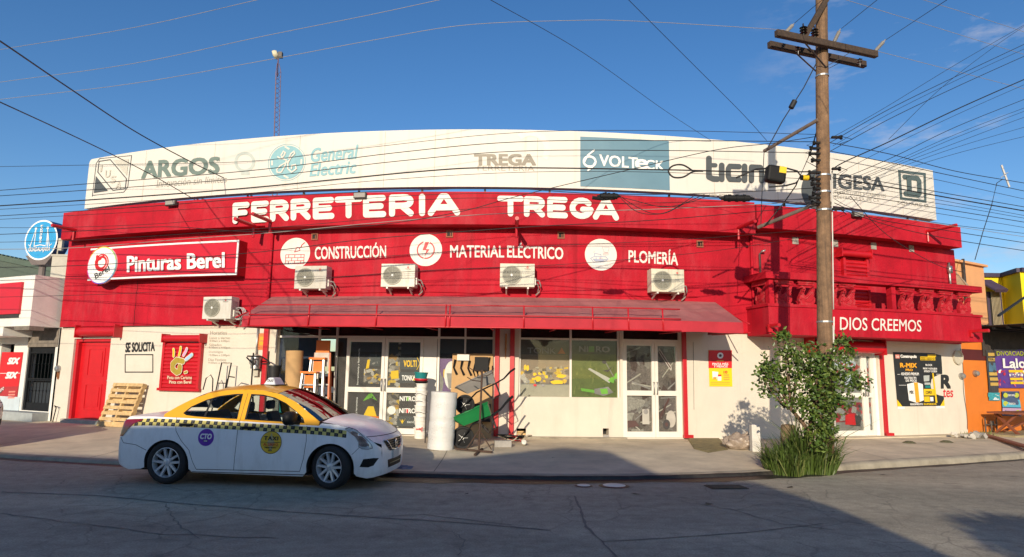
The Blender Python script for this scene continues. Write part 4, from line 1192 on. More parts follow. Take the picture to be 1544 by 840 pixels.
# ------------------------------------------------------------------ billboard
BB = root_of('billboard', 'long white curved billboard with faded company logos on the shop roof', 'billboard', 0, 6.2, -.3)
g = MB()
b0, b1, z0, z1 = -12.6, 12.4, 6.215, 7.70
N = 60
prof = []
for i in range(N + 1):
    x = b0 + (.02 * i if i < 8 else .14 + (b1 - b0 - .14) * (i - 7) / (N - 7))
    q = .12
    prof.append((x, z0, z1 - (q - math.sqrt(max(0, q*q - (q - min(q, x - b0))**2))) if x - b0 < q else z1))
vs = []
for x, a, b in prof: vs += [WP(x, a, -.3), WP(x, b, -.3), WP(x, b, -.52), WP(x, a, -.52)]
fs = [(4*i+k, 4*i+(k+1) % 4, 4*i+4+(k+1) % 4, 4*i+4+k) for i in range(N) for k in range(4)] + [(3, 2, 1, 0), (4*N, 4*N+1, 4*N+2, 4*N+3)]
g.add(vs, fs); fixn(g.build('panel', BILL, BB))
for i, px in enumerate([152, 163, 185, 197, 225, 237, 298, 308, 373, 381, 457, 543, 635, 733, 827, 915, 1007, 1090, 1180, 1260, 1364, 1378]):
    x = WI(px, 290, -.5)[0]; g = MB(); g.bar(WP(x, 5.45, -.45 - .1 * (i % 2)), WP(x + .03 * (-1) ** i, 6.2, -.5), .05, .05); g.bar(WP(x + .02, 6.0, -.5), WP(x + .2, 5.5, -1.6), .05, .05); g.build('support_leg', DSTEEL, BB)
BDp = -.294
for i, x in enumerate([-10.4, -8.1, -5.6, -3.3, -2.0, .6, 3.9, 5.2, 7.0, 9.6, 11.1]):
    g = MB(); g.wbox(x - .006, x + .006, 6.23, 7.68, -.2995, -.2965); g.build('panel_seam', mat('vinyl_seam', (.50, .46, .39), .7, .2, 9), BB)
def btext(lst, name='lettering'):
    g = MB(); ms = []
    for t, q, m, bold, sh in lst:
        if m not in ms: ms.append(m)
        g.text(t, wq(*q, BDp), ms.index(m), bold, sh)
    return g.build(name, ms, BB)
btext([('ARGOS', ((214, 244), (330, 237), (330, 261), (214, 269)), ARGOSG, .04, .06), ('Innovación sin límites', ((236, 271), (342, 265), (342, 275), (236, 283)), flat('thin_faded_ink', (.33, .32, .28)), .0, .2)])
g = MB()
q = wr(352, 229, 386, 263, BDp); g.disc(.5, .55, .46, q, 0, 0, 40, .33); g.sheet(R4(.34, -.02, .72, .1), q, .001, 0); g.build('emblem', FADE2, BB)
# stacked diagonal letters in a framed square
g = MB(); q = wq((145, 238), (199, 234), (192, 291), (138, 296), BDp)
g.stroke([(.02, 0), (.02, .85), (.1, .97), (.99, .99), (.99, .15), (.9, .03), (.02, .02)], .018, q, 0, 0)
g.stroke([(.1, .62), (.1, .9), (.42, .92), (.93, .38), (.93, .12), (.6, .1), (.1, .62)], .022, q, .004, 0)
g.sheet([(.06, .08), (.46, .1), (.06, .52)], q, .006, 0); g.sheet([(.5, .9), (.93, .9), (.93, .46)], q, .006, 1)
for i, c in enumerate('IUSA'): g.text(c, (lambda i: lambda u, v, d: q(.16 + .17 * i + u * .14 * (.4 if i == 0 else 1), .62 - .16 * i + v * .18, .007))(i), 1, .03)
g.build('emblem', [DKGREY, FADE], BB)
# round monogram
g = MB(); q = wq((404, 219), (461, 215), (461, 271), (404, 275), BDp)
g.disc(.5, .5, .50, q, 0, 0, 48, .485); g.disc(.5, .5, .455, q, 0, 0, 48)
for k in range(4):
    a = PI / 4 + .35 + k * PI / 2 + .4; g.stroke([(.5 + .39 * math.cos(a + t * .12), .5 + (.39 + .03 * t) * math.sin(a + t * .12)) for t in (-1, 0, 1)], .045, q, .004, 1)
g.stroke([(.27, .66), (.34, .60), (.42, .66), (.47, .76), (.42, .80), (.36, .70), (.40, .60), (.50, .56), (.46, .40), (.36, .24), (.26, .24), (.24, .32), (.34, .42), (.54, .52)], .035, q, .008, 1)
g.stroke([(.56, .60), (.62, .72), (.70, .78), (.72, .72), (.62, .62), (.54, .48), (.54, .32), (.64, .22), (.76, .30), (.74, .42), (.64, .40), (.64, .32)], .035, q, .014, 1)
g.build('emblem', [GEBLUE, BILL], BB)
btext([('General', ((469, 224), (540, 218), (540, 239), (469, 244)), GEBLUE, .03, .22), ('Electric', ((467, 247), (537, 242), (537, 261), (467, 266)), GEBLUE, .03, .22)])
btext([('TREGA', ((716, 233), (807, 233), (807, 249), (716, 249)), BROWNG, .05, 0), ('FERRETERIA', ((720, 250), (806, 250), (806, 258), (720, 257)), flat('pale_brown_ink', (.40, .35, .28)), -.004, 0)])
g = MB(); q = wr(770, 196, 830, 255, BDp); g.disc(.5, .5, .5, q, 0, 0, 32, .34, a0=-.6, a1=2.3); g.build('emblem', flat('ghost_pink_ink', (.78, .70, .62)), BB)
# blue panel with a white company name
g = MB()
a = WI(875, 230, BDp)[0]; b = WI(1009, 240, BDp)[0]; g.wbox(a, b, 6.27, 7.56, -.299, -.290); bp_ = g.build('blue_panel', VOLBLUE, BB)
g = MB(); q = lambda *c: wq(*c, -.286)
f = q((877, 226), (902, 227), (902, 257), (877, 256))
g.stroke(arc(.48, .42, .36, .26, 0, 360, 20), .12, f, 0, 0); g.stroke([(.16, .38), (.35, .72), (.75, 1.0)], .09, f, .012, 0); g.stroke([(.78, .36), (.62, .12), (.38, -.02)], .09, f, .014, 0)
g.text('VOLT', q((904, 233), (961, 238), (961, 254), (904, 250)), 0, .025); g.text('e', q((958, 240), (976, 241), (976, 255), (958, 254)), 0, .04); g.text('CK', q((974, 241), (1001, 243), (1001, 257), (974, 255)), 0, .025)
g.build('lettering', WINK, bp_)
# heavy lower case wordmark
g = MB(); f = wq((1063, 237), (1188, 243), (1188, 279), (1063, 274), BDp)
A_ = 5.0
def hv(pts, w=.24): 
    g.stroke([(a, b) for a, b in pts], w, lambda u, v, d: f(u / A_ * 1.42, v, d), hv.d, 0); hv.d += .003
hv.d = 0
hv([(.16, .95), (.16, .2), (.34, .12), (.5, .12)]); hv([(.16, .68), (.42, .68)], .18)
hv([(.68, .12), (.68, .68)]); hv([(1.4, .66), (1.02, .66), (.95, .55), (.95, .25), (1.02, .13), (1.4, .13)], .22); hv([(1.63, .12), (1.63, .68)])
hv([(1.92, .12), (1.92, .66), (2.3, .66), (2.36, .55), (2.36, .12)], .23); hv([(2.68, .14), (3.06, .14), (3.12, .3), (3.12, .52), (3.05, .66), (2.7, .66), (2.64, .52), (2.64, .28), (2.68, .14)], .22)
g.build('lettering', DKGREY, BB)
btext([('una empresa bticino', ((1070, 290), (1135, 293), (1135, 301), (1070, 298)), flat('thin_faded_ink', (.33, .32, .28)), 0, 0)])
# black half round emblem and capital letters with a small line below
g = MB(); f = wr(1207, 250, 1262, 316, BDp)
g.disc(.5, .45, .48, f, 0, 0, 32, .36, a0=.6, a1=5.6); g.sheet([(.5 + .46 * math.cos(a), .45 + .46 * math.sin(a)) for a in [math.radians(95 + i * 10) for i in range(18)]], f, .002, 0)
g.text('IGESA', wq((1257, 262), (1333, 268), (1333, 288), (1257, 284), BDp), 0, .03)
for r_ in ('INTERRUPTORES Y GABINETES', 'ELECTRICOS S.A. DE C.V.'):
    k = r_[0] == 'E'; g.text(r_, wq((1252 + 4*k, 287 + 7*k), (1336 - 9*k, 293 + 7*k), (1336 - 9*k, 298 + 7*k), (1252 + 4*k, 292 + 7*k), BDp), 1, .0)
g.build('lettering', [DKGREY, flat('thin_faded_ink', (.33, .32, .28))], BB)
# square emblem with a D
g = MB(); f = wq((1354, 256), (1396, 261), (1397, 306), (1357, 301), BDp)
for p in (R4(0, 0, 1, .09), R4(0, .91, 1, 1), R4(0, .09, .09, .91), R4(.91, .09, 1, .91)): g.sheet(p, f, 0, 0)
g.stroke([(.22, .78), (.68, .78), (.74, .7), (.74, .3), (.68, .22), (.22, .22)], .17, f, .002, 0); g.stroke([(.36, .78), (.36, .22)], .17, f, .012, 0)
g.text('SQUARE D', wq((1353, 303), (1400, 308), (1400, 314), (1353, 309), BDp), 1, 0)
g.build('emblem', [SQG, flat('thin_faded_ink', (.33, .32, .28))], BB)
# ------------------------------------------------------------------ floodlights on the parapet edge
for px, py, lb in [(256, 306, 'small floodlight on the parapet corner above the red paint sign'), (542, 294, 'small floodlight above the big painted T on the parapet'), (1295, 323, 'small floodlight on the parapet right of the wooden pole')]:
    x, z = WI(px, py, .6); t = root_of('floodlight', lb, 'floodlight', x, z, .6, 'floodlights on the parapet')
    g = MB(); g.wbox(x - .15, x + .15, z - .07, z + .07, .52, .60); bev(g.build('housing', DSTEEL, t), .01)
    g = MB(); g.wbox(x - .13, x + .13, z - .055, z + .055, .601, .607); g.build('lens', mat('floodlight_glass', (.33, .30, .26), .15), t)
    g = MB(); g.wbox(x - .03, x + .03, z - .02, z + .0, -.1, .519); g.build('arm', DSTEEL, t)
# ------------------------------------------------------------------ flat posters on the shop front
a, zt = WI(1068, 528, .0); b, zb = WI(1104, 583, .0)
g = MB(); g.wbox(a, b, zb, zt, 0.003, .012, 0)
f = wr(1068, 528, 1104, 583, .0155)
g.sheet(R4(.01, .505, .99, .995), f, 0, 1)
g.disc(.5, .85, .13, f, .001, 2, 24, ry=.085); g.disc(.5, .85, .06, f, .002, 3, 14, ry=.04); g.sheet(R4(.34, .695, .64, .715), f, .001, 0)
for t, p in (('PINTA MÁS', (.17, .585, .83, .665)), ('Y MENOS', (.22, .52, .80, .58))): g.text(t, (lambda p: lambda u, v, d: f(p[0] + u*(p[2]-p[0]), p[1] + v*(p[3]-p[1]), .002))(p), 2, .02)
g.text('10', lambda u, v, d: f(.64 + u*.15, .36 + v*.07, .002), 1, .04)
for p in ((.64, .30, .86, .335), (.64, .24, .88, .27), (.64, .18, .88, .21)): g.sheet(R4(*p), f, .002, 4)
g.sheet([(.18, .22), (.36, .2), (.42, .4), (.16, .42)], f, .002, 2); g.sheet([(.38, .16), (.54, .16), (.54, .33), (.40, .33)], f, .003, 2); g.sheet(R4(.4, .28, .54, .33), f, .004, 1); g.sheet(R4(.2, .2, .34, .26), f, .004, 4)
for k in range(2): g.sheet(R4(.1, .06 + .05*k, .9, .075 + .05*k), f, .002, 4)
tag(g.build('poster', [mat('poster_yellow', (.80, .60, .01), .45, .03, 4), RINK, WINK, SLATE, flat('poster_orange_ink', (.70, .33, .05))]), 'red and yellow paint poster on the cream wall right of the glass door', 'poster')
g = MB(); f = wq((1346, 531), (1419, 533), (1424, 612), (1353, 613), .0)
P = lambda u, v, d: f(u, v, .004 + d + .012 * math.sin(u * 5) * math.sin(v * 4) ** 2)
vs = [P(i / 10, j / 10, 0) for j in range(11) for i in range(11)]
g.add(vs, [(j*11+i, j*11+i+1, j*11+i+12, j*11+i+11) for i in range(10) for j in range(10)], 0)
def bt(t, u0, v0, u1, v1, m, b=.02, sh=0): g.text(t, lambda u, v, d: P(u0 + u*(u1-u0), v0 + v*(v1-v0), .006), m, b, sh)
def br(m, *q, dd=.004): g.sheet(list(q), P, dd, m)
br(4, *R4(.04, .885, .12, .955)); bt('Cemix', .05, .90, .11, .94, 1, .02); bt('Construpolis', .14, .885, .46, .955, 1, .04)
br(2, *R4(.54, .86, .86, .93)); br(2, *R4(.70, .93, .88, .975))
for k in range(2): bt('MORTERO Y CONCRETO LISTO', .55, .865 + .03*k, .85, .885 + .03*k, 0, .01)
bt('R-MIX', .12, .72, .45, .80, 3, .05); bt('PRO', .22, .655, .36, .695, 3, .05)
for p, t in (((.12, .575, .48, .625), 'ADHESIVO PREMIUM'), ((.18, .505, .42, .545), 'PARA TODO TIPO'), ((.2, .455, .42, .495), 'DE PISOS'), ((.64, .755, .78, .79), 'BLOCK'), ((.58, .68, .88, .72), 'PISOS Y AZULEJOS'), ((.6, .635, .88, .67), 'INTERIOR Y EXTERIOR')): bt(t, *p, 1, .03)
br(1, (.22, .41), (.40, .45), (.40, .06), (.24, .11)); br(1, (.40, .45), (.55, .41), (.55, .11), (.40, .06)); br(3, (.36, .44), (.44, .44), (.46, .075), (.38, .07), dd=.008); bt('MIX', .26, .23, .34, .29, 0, .03)
br(5, (.58, .46), (.70, .47), (.71, .58), (.58, .57)); br(5, *R4(.59, .40, .72, .44)); br(6, *R4(.60, .34, .72, .385))
br(2, *R4(.56, .2, .80, .32)); bt('COMEX', .6, .23, .74, .28, 0, .03); br(2, *R4(.56, .08, .68, .18)); br(1, *R4(.69, .09, .76, .17)); br(2, (.77, .62), (.80, .62), (.84, .06), (.80, .06), dd=.008)
bt('RENDIMIENTO', .26, .02, .52, .055, 1, .03); bt('SUPERIOR', .54, .02, .82, .055, 2, .03)
br(2, (0, .0), (.1, .0), (0, .13)); br(2, (1, .0), (.9, .0), (1, .13))
for u0, v0, u1, v1 in ((.05, .59, .1, .59), (.06, .39, .2, .39), (.86, .6, .95, .6)): g.stroke([(u0, v0), (u1, v1)], .006, P, .005, 1)
g.sheet(R4(0, -.045, 1, 0), P, .001, 1)
tag(g.build('banner', [mat('black_banner_vinyl', (.022, .022, .022), .4, .2, 4), WINK, YEL, flat('amber_ink', (.78, .36, .02)), flat('salmon_ink', (.75, .25, .2)), flat('silver_ink', (.42, .46, .44)), TEAL]), 'black banner with amber and white lettering beside the right glass door', 'banner')
g = MB(); x, z = WI(397, 515, .02)
g.prism([(x - .15 + .02, z - .2), (x + .13, z - .2), (x + .15, z - .12), (x + .13, z + .2), (x - .12, z + .2), (x - .15, z)], lambda u, v, d: WP(u, v, d), .004, .02, 0)
for k in range(2): g.wbox(x - .10, x + .10, z - .09 + k * .12, z + .0 + k * .12, .0201, .023, 1)
tag(g.build('notice_plate', [mat('orange_plate', (.72, .22, .06), .5), flat('amber_ink', (.78, .36, .02))]), 'small orange notice plate on the cream wall beside the red trim post', 'notice')
# ------------------------------------------------------------------ white building on the left
NB = root_of('neighbour_building', 'white building with a boxy overhang and a dark barred door at the left edge', 'building', -14.0, .17, 0)
WHT = mat('chalk_white_paint', (.78, .76, .70), .75, .05, 2.5, .25, stain=(.5, .47, .42), stains=.35, sscale=(1.4, 1.4, .6), bscale=40)
PALEB = mat('pale_blue_shade', (.52, .60, .64), .7, .06, 3, .2, stain=(.4, .42, .42), stains=.4)
ND = -12.62
DG = (-13.90, -12.72, .42, 2.72)
g = holed_wall(-21, ND, .1, 2.75, .0, [DG, (-15.2, -14.55, .3, 2.3)], .25)
g.wbox(-21, -13.98, .1, .78, 0, .02, 1)  # bluish shade on the white wall, put in as a pale strip
g.build('lower_wall', [WHT, PALEB], NB)
OD = .80
g = MB(); g.wbox(-21, ND, 2.73, 4.12, -5, OD); g.wbox(-21, -13.75, 2.48, 2.73, -.1, OD - .03)
g.build('overhang', WHT, NB)
g = MB(); x1 = WI(33, 425, OD + .06)[0]; zt = WI(32, 425, OD + .06)[1]; zb = WI(26, 473, OD + .06)[1]
g.wbox(-21, x1, zb, zt, OD, OD + .06); g.wbox(-21, x1 - .05, zb - .10, zb, OD, OD + .03, 1); g.build('sign_board', [mat('plain_red_sign', (.60, .012, .03), .4, .05, 3), DSTEEL], NB)
g = MB(); g.wbox(ND - .62, ND + .003, 2.62, 2.73, OD - .38 + .0, OD + .005); g.wbox(-13.9, -12.63, 2.2, 2.729, -.2, .02); g.build('soffit_beam', mat('stained_concrete', (.20, .17, .14), .9, .3, 7, .4), NB)
g = MB(); g.wbox(DG[0], DG[1], .2, 2.72, -.9, -.8); g.build('interior_wall', DARK, NB)
g = MB()
IRON = mat('black_wrought_iron', (.012, .013, .015), .65, .2, 9, spec=.2)
a, b, z0, z1 = DG
for x in (a, b - .09): g.wbox(x, x + .09, z0, z1, -.12, -.03)
for z in (z0, 1.25, 1.28, 2.02, 2.2, z1 - .05): g.wbox(a + .09, b - .09, z, z + .045, -.115, -.04)
g.wbox(a + .09, b - .09, 2.07, 2.2, -.11, -.06); g.wbox(a + .09, b - .09, z0 + .045, z0 + .22, -.1, -.06)
for i in range(7):
    x = a + .14 + i * (b - a - .28) / 6
    g.tube([WP(x, z0 + .2, -.07), WP(x, z1, -.07)], .011, 6)
    for z in (.98, 1.72): g.lathe([(.004, -.03), (.03, 0), (.004, .03)], Matrix.Translation(WP(x, z, -.07)), 8)
dg = g.build('barred_door', IRON, NB)
g = MB(); g.wbox(a + .09, b - .09, z0 + .2, 1.25, -.2, -.19); g.build('mesh_panel', mat('dark_blue_grey_mesh', (.028, .034, .042), .6, .3, 30), dg)
g = MB(); g.wbox(-14.6, -12.7, .12, .40, 0, .42); g.build('step', mat('grey_painted_step', (.34, .37, .37), .8, .15, 6, .3), NB)
g = MB(); f = wq((3, 531), (35, 531), (25, 605), (-8, 606), .012)
def sx(v0, v1, m): g.sheet(R4(0, v0, 1, v1), f, .004, m)
g.sheet(R4(0, 0, 1, 1), f, 0, 0); sx(.02, .30, 1); g.sheet(R4(0, .565, 1, .575), f, .006, 2)
for v in (.76, .47): g.text('SIX', lambda u, w, d: f(.36 + u * .48 + w * .06, v + w * .12, .006), 2, .07)
g.sheet([(.0, .12), (.3, .24), (.42, .28), (.1, .10)], f, .008, 3); g.text('ABIERTO', lambda u, w, d: f(.02 + u * .36 - w * .03, .115 + u * .13 + w * .06, .010), 2, .03)
for k in range(3): g.sheet(R4(.6, .06 + k * .06, .9, .09 + k * .06), f, .007, 4)
g.build('poster', [RINK, mat('poster_dull_red', (.42, .03, .035), .5), WINK, SLATE, flat('salmon_ink', (.75, .25, .2))], NB)
# meter and little tap pipe on the cream pier
t = root_of('water_meter', 'round meter cap with a rust streak below it on the left cream pier', 'meter', *WI(88, 562, .02), .02)
x, z = WI(88, 556, .02)
g = MB(); M_ = Matrix.Translation(WP(x, z, .0)) @ Matrix.Rotation(wang(x), 4, 'Z') @ Matrix.Rotation(PI/2, 4, 'X')
g.lathe([(.09, 0), (.09, .05), (.07, .09), (.0005, .1)], M_, 20); g.build('cap', STEEL, t, smooth=40)
g = MB(); g.sheet([(-.06, -.05), (.06, -.05), (.05, -.25), (.02, -.3), (-.03, -.28), (-.07, -.2)], wm(x, z, .005), 0); g.build('rust_stain', mat('rust', (.18, .07, .025), .9, .4, 12), t)
g = MB(); x = WI(80, 640, .08)[0]; g.tube([WP(x, .16, .1), WP(x + .08, .55, .1), WP(x + .03, .57, .1)], .014, 6); g.tube([WP(x + .12, .57, .1), WP(x + .0, .6, .1)], .012, 6)
tag(g.build('tap_pipe', IRON, smooth=1), 'thin bent standpipe at the foot of the left cream pier', 'pipe')
# ------------------------------------------------------------------ things above the left building
t = thing('green_roof_building', at_y(30, 404, 26), 'building with a sloping dark green metal roof behind the left white building', 'building')
a = at_y(-60, 372, 24); b = at_y(92, 404, 24)
g = MB(); g.add([(a.x, 24, a.z), (b.x, 24, b.z), (b.x, 32, b.z), (a.x, 32, a.z)], [(0, 1, 2, 3)]); g.add([(a.x, 24, a.z - .2), (b.x, 24, b.z - .2), (b.x, 24, b.z), (a.x, 24, a.z)], [(0, 1, 2, 3)])
for i in range(24):
    p = a + (b - a) * i / 24; g.bar((p.x, 23.98, p.z + .02), (p.x, 32, p.z + .02), .05, .05)
GRN = mat('dark_green_roof_sheet', (.05, .085, .06), .6, .15, 3, stain=(.12, .13, .09), stains=.4)
g.build('roof', GRN, t)
g = MB(); g.add([(a.x, 24.05, 0), (b.x, 24.05, 0), (b.x, 24.05, b.z - .01), (a.x, 24.05, a.z - .01)], [(0, 1, 2, 3)]); g.add([(b.x, 24.05, 0), (b.x, 31.9, 0), (b.x, 31.9, b.z - .01), (b.x, 24.05, b.z - .01)], [(0, 1, 2, 3)]); g.build('wall', mat('green_gable_sheet', (.06, .085, .065), .7, .15, 4), t)
c = at_y(62, 362, 20.5); r = (at_y(62, 332, 20.5) - c).length
t = thing('round_sign', c - Vector((0, 0, r * 1.3)), 'round blue pharmacy sign with white lettering above the left rooftop', 'sign', rz=0)
ang = math.radians(-14)
Ms = Matrix.Translation(c) @ Matrix.Rotation(ang, 4, 'Z')
g = MB(); M2 = Ms @ Matrix.Rotation(PI/2, 4, 'X'); th = .42
g.lathe([(r, -th), (r, 0)], M2, 40); g.build('drum', mat('navy_drum', (.012, .045, .16), .4), t, smooth=40)
g = MB(); fn = lambda u, v, d=0: Ms @ Vector((u * r, -.004 - d, v * r))
g.disc(0, 0, 1, fn, 0, 0, 48); g.disc(0, 0, .92, fn, .004, 1, 48)
for s in (-1, 1):
    k = .36 * s
    g.stroke([(k + .0, .56), (k - .26 * (1 if s < 0 else -.0) - (0 if s < 0 else .0), -.3)], .032, fn, .008, 0); g.stroke([(k, .56), (k + (.0 if s < 0 else .1), -.32)], .04, fn, .012, 0); g.stroke([(k, .55), (k + .22 * s, -.30)], .032, fn, .02, 0)
    g.disc(k, .58, .07, fn, .016, 0, 12); g.stroke([(k + .20 * s, -.32), (k + .34 * s, -.22)], .032, fn, .018, 0)
g.stroke([(-.32, -.3), (0, -.24), (.32, -.3)], .04, fn, .014, 0)
for i, ch in enumerate('FARMACIAS'): g.text(ch, (lambda i: lambda u, v, d: fn(-.07 + u * .14, .66 - .1 * i + v * .085, .02))(i), 0, .03)
g.text('GUADALAJARA', lambda u, v, d: fn(-.66 + u * 1.32, -.62 + v * .26, .02), 0, .02)
g.build('face', [WINK, mat('sky_blue_sign', (.04, .32, .62), .35), ], t)
g = MB(); g.add([Ms @ Vector(p) for p in [(-r*.85, 0, -r*.75), (r*.85, 0, -r*.75), (r*.4, 0, -r*1.22), (-r*.4, 0, -r*1.22), (-r*.85, th, -r*.75), (r*.85, th, -r*.75), (r*.4, th, -r*1.22), (-r*.4, th, -r*1.22)]], [(0, 1, 2, 3), (7, 6, 5, 4), (0, 4, 5, 1), (1, 5, 6, 2), (2, 6, 7, 3), (3, 7, 4, 0)])
g.tube([c + Vector((0, .2, -r * 1.2)), c + Vector((0, .2, -r * 1.9))], .1, 10); g.build('mount', mat('brown_grey_mount', (.16, .13, .12), .7), t)
# concrete block with a panel antenna on the roof corner
p = at_y(90, 405, 20.0)
t = thing('roof_tank_box', (p.x, 20, 3.9), 'small concrete roof box with a flat panel antenna left of the red shop', 'roof box')
a, b = at_y(79, 386, 20), at_y(106, 386, 20)
g = MB(); g.box(a.x, b.x, 20, 21, 3.9, a.z); g.box(a.x - .03, b.x + .03, 19.97, 21.03, a.z, a.z + .05); g.build('box', mat('grey_cream_render', (.48, .45, .38), .85, .1, 5, .3), t)
q = at_y(87, 378, 20.2); g = MB(); g.tube([(q.x, 20.2, a.z), (q.x, 20.2, q.z + .2)], .02, 6); g.box(q.x + .02, q.x + .14, 20.15, 20.25, q.z, q.z + .38); g.build('antenna', mat('beige_plastic', (.5, .45, .35), .5), t)
# ------------------------------------------------------------------ lattice mast behind the billboard
t = thing('lattice_mast', at_y(414, 330, 23), 'thin triangular lattice mast with a small dish rising behind the billboard', 'antenna mast')
b = at_y(413, 300, 23); tp = at_y(419, 96, 23); wd_ = .11
def mp_(k, s):
    a = k * 2 * PI / 3 + .4
    return b + (tp - b) * s + Vector((math.cos(a), math.sin(a), 0)) * wd_ * (1 if s < .95 else .4)
g = MB()
for k in range(3): g.tube([mp_(k, 0), mp_(k, .94), mp_(k, 1)], .012, 5)
n = 26
for i in range(n):
    for k in range(3): g.tube([mp_(k, .94 * i / n), mp_((k + 1) % 3, .94 * (i + 1) / n)], .007, 4)
g.tube([b + (tp - b) * .9, tp + Vector((0, 0, .22))], .02, 6)
g.build('lattice', mat('faded_red_steel', (.15, .07, .08), .6), t)
q = at_y(419, 81, 23)
g = MB(); g.lathe([(.0005, -.02), (.12, 0), (.16, .06), (.17, .14), (.15, .16), (.0005, .2)], Matrix.Translation(q) @ Matrix.Rotation(math.radians(65), 4, 'Y') @ Matrix.Rotation(PI, 4, 'X'), 20); g.build('dish', mat('cream_radome', (.62, .56, .40), .5), t, smooth=40)
g = MB(); g.box(q.x + .02, q.x + .16, 22.95, 23.1, q.z - .14, q.z + .06); g.build('radio_box', DSTEEL, t)
# ------------------------------------------------------------------ orange building on the right
OB = root_of('orange_building', 'bright orange shop front with a dark sheet metal canopy at the right edge', 'building', 14.5, .17, 0)
ORW = mat('orange_wall_paint', (.68, .19, .022), .7, .08, 2, .25, stain=(.42, .14, .04), stains=.3, sscale=(2, 2, 1), bscale=36)
PEACH = mat('peach_wall_paint', (.72, .36, .16), .75, .06, 2, .2)
g = MB(); g.wbox(12.62, 21, .1, 2.72, -5, -.06); g.build('wall', ORW, OB)
g = MB(); g.wbox(12.62, 16, 2.2, 2.5, -.06, -.045); g.build('wall_band', mat('dark_maroon_band', (.09, .012, .012), .6), OB)
a = WI(1428, 393, -1.6); b = WI(1482, 393, -1.6)
g = MB(); g.wbox(12.3, b[0], 2.72, a[1], -5, -1.6); g.wbox(12.3, b[0] + .08, a[1], a[1] + .07, -5, -1.5); g.build('upper_storey', PEACH, OB)
g = MB()
for px in (1443, 1457):
    x = WI(px, 440, -1.5)[0]; g.tube([WP(x, 2.75, -1.52), WP(x, a[1] + .12, -1.52)], .045 if px > 1450 else .03, 8)
g.build('drain_pipe', DSTEEL, OB, smooth=1)
g = MB(); p0 = WI(1438, 404, -1.5); p1 = WI(1458, 431, -1.0)
g.add([WP(p0[0], p0[1], -1.59), WP(p0[0] + .12, p0[1], -1.59), WP(p1[0], p1[1], -1.0), WP(p0[0] - .1, p1[1] - .02, -1.0), WP(p0[0] - .1, p1[1] - .07, -1.0), WP(p1[0], p1[1] - .05, -1.0), WP(p1[0] + .02, p1[1] - .05, -1.59)], [(0, 1, 2, 3), (3, 2, 5, 4), (1, 6, 5, 2)]); g.build('window_hood', mat('tan_canvas', (.40, .29, .20), .85, .15, 5), OB)
# dark flat canopy of corrugated sheet over a dark wall strip standing in for its shade
CANOPY = mat('dark_corrugated_sheet', (.055, .045, .04), .7, .3, 4, spec=.2)
cx0 = WI(1481, 520, -.03)[0]; ZC = WI(1500, 484, 1.5)[1]
for nm, fn_ in (('canopy_sheet', lambda x, w: (WP(x, ZC + w, -.05), WP(x, ZC + w, 1.5))), ('wall_shade_sheet', lambda x, w: (WP(x, 2.33, -.03 + w), WP(x, ZC + .1, -.03 + w)))):
    g = MB(); n = 120; vs = []
    for i in range(n + 1):
        x = cx0 - (.55 if nm == 'canopy_sheet' else 0) + 7 * i / n; vs += list(fn_(x, .018 * math.sin(i * PI / 1.5)))
    g.add(vs, [(2*i, 2*i+2, 2*i+3, 2*i+1) for i in range(n)]); g.build(nm, CANOPY, OB)
g = MB(); g.wbox(cx0 - .58, cx0 + 6.9, ZC - .02, ZC + .07, 1.48, 1.55); g.build('canopy_fascia', mat('rusty_fascia', (.17, .10, .06), .8, .3, 8), OB)
for k in range(4):
    g = MB(); g.wbox(cx0 - .5, cx0 + 6.9, ZC - .10, ZC - .03, .2 + k * .36, .26 + k * .36); g.build('canopy_beam', BLACK, OB)
g = MB(); p0 = WI(1506, 482, 1.5); p1 = WI(1552, 452, -.5); g.bar(WP(p0[0], p0[1] + .1, 1.5), WP(p1[0] + .3, p1[1] + .3, -.5), .05, .05); g.build('canopy_strut', BLACK, OB)
g = MB(); x, z = WI(1437, 536, .0); M_ = Matrix.Translation(WP(x + .15, z - .05, .005)) @ Matrix.Rotation(wang(x), 4, 'Z') @ Matrix.Rotation(PI/2, 4, 'X')
g.lathe([(.20, 0), (.20, .05), (.18, .05), (.17, .012), (.0005, .012)], M_, 24); tag(g.build('wall_vent', mat('dusty_cream_plastic', (.52, .48, .38), .6), smooth=40), 'round cream cap high on the cream wall right of the black banner', 'wall cap')
for px, py, lb in ((1448, 567, 'small round meter on the cream wall between the banner and the orange wall'), (1470, 563, 'small round meter on the orange wall left of the posters')):
    x, z = WI(px, py, -.04 if px > 1460 else .0); t = thing('electric_meter', WP(x, z - .1, .02), lb, 'meter', 'round electric meters')
    M_ = Matrix.Translation(WP(x, z, -.055 if px > 1460 else .003)) @ Matrix.Rotation(wang(x), 4, 'Z') @ Matrix.Rotation(PI/2, 4, 'X')
    g = MB(); g.lathe([(.085, 0), (.085, .05), (.0005, .05)], M_, 20); g.build('base', STEEL, t, smooth=40)
    g = MB(); g.lathe([(.07, .0502), (.07, .10), (.05, .12), (.0005, .125)], M_, 20); g.build('glass_cap', mat('meter_face', (.22, .21, .2), .2), t, smooth=40)
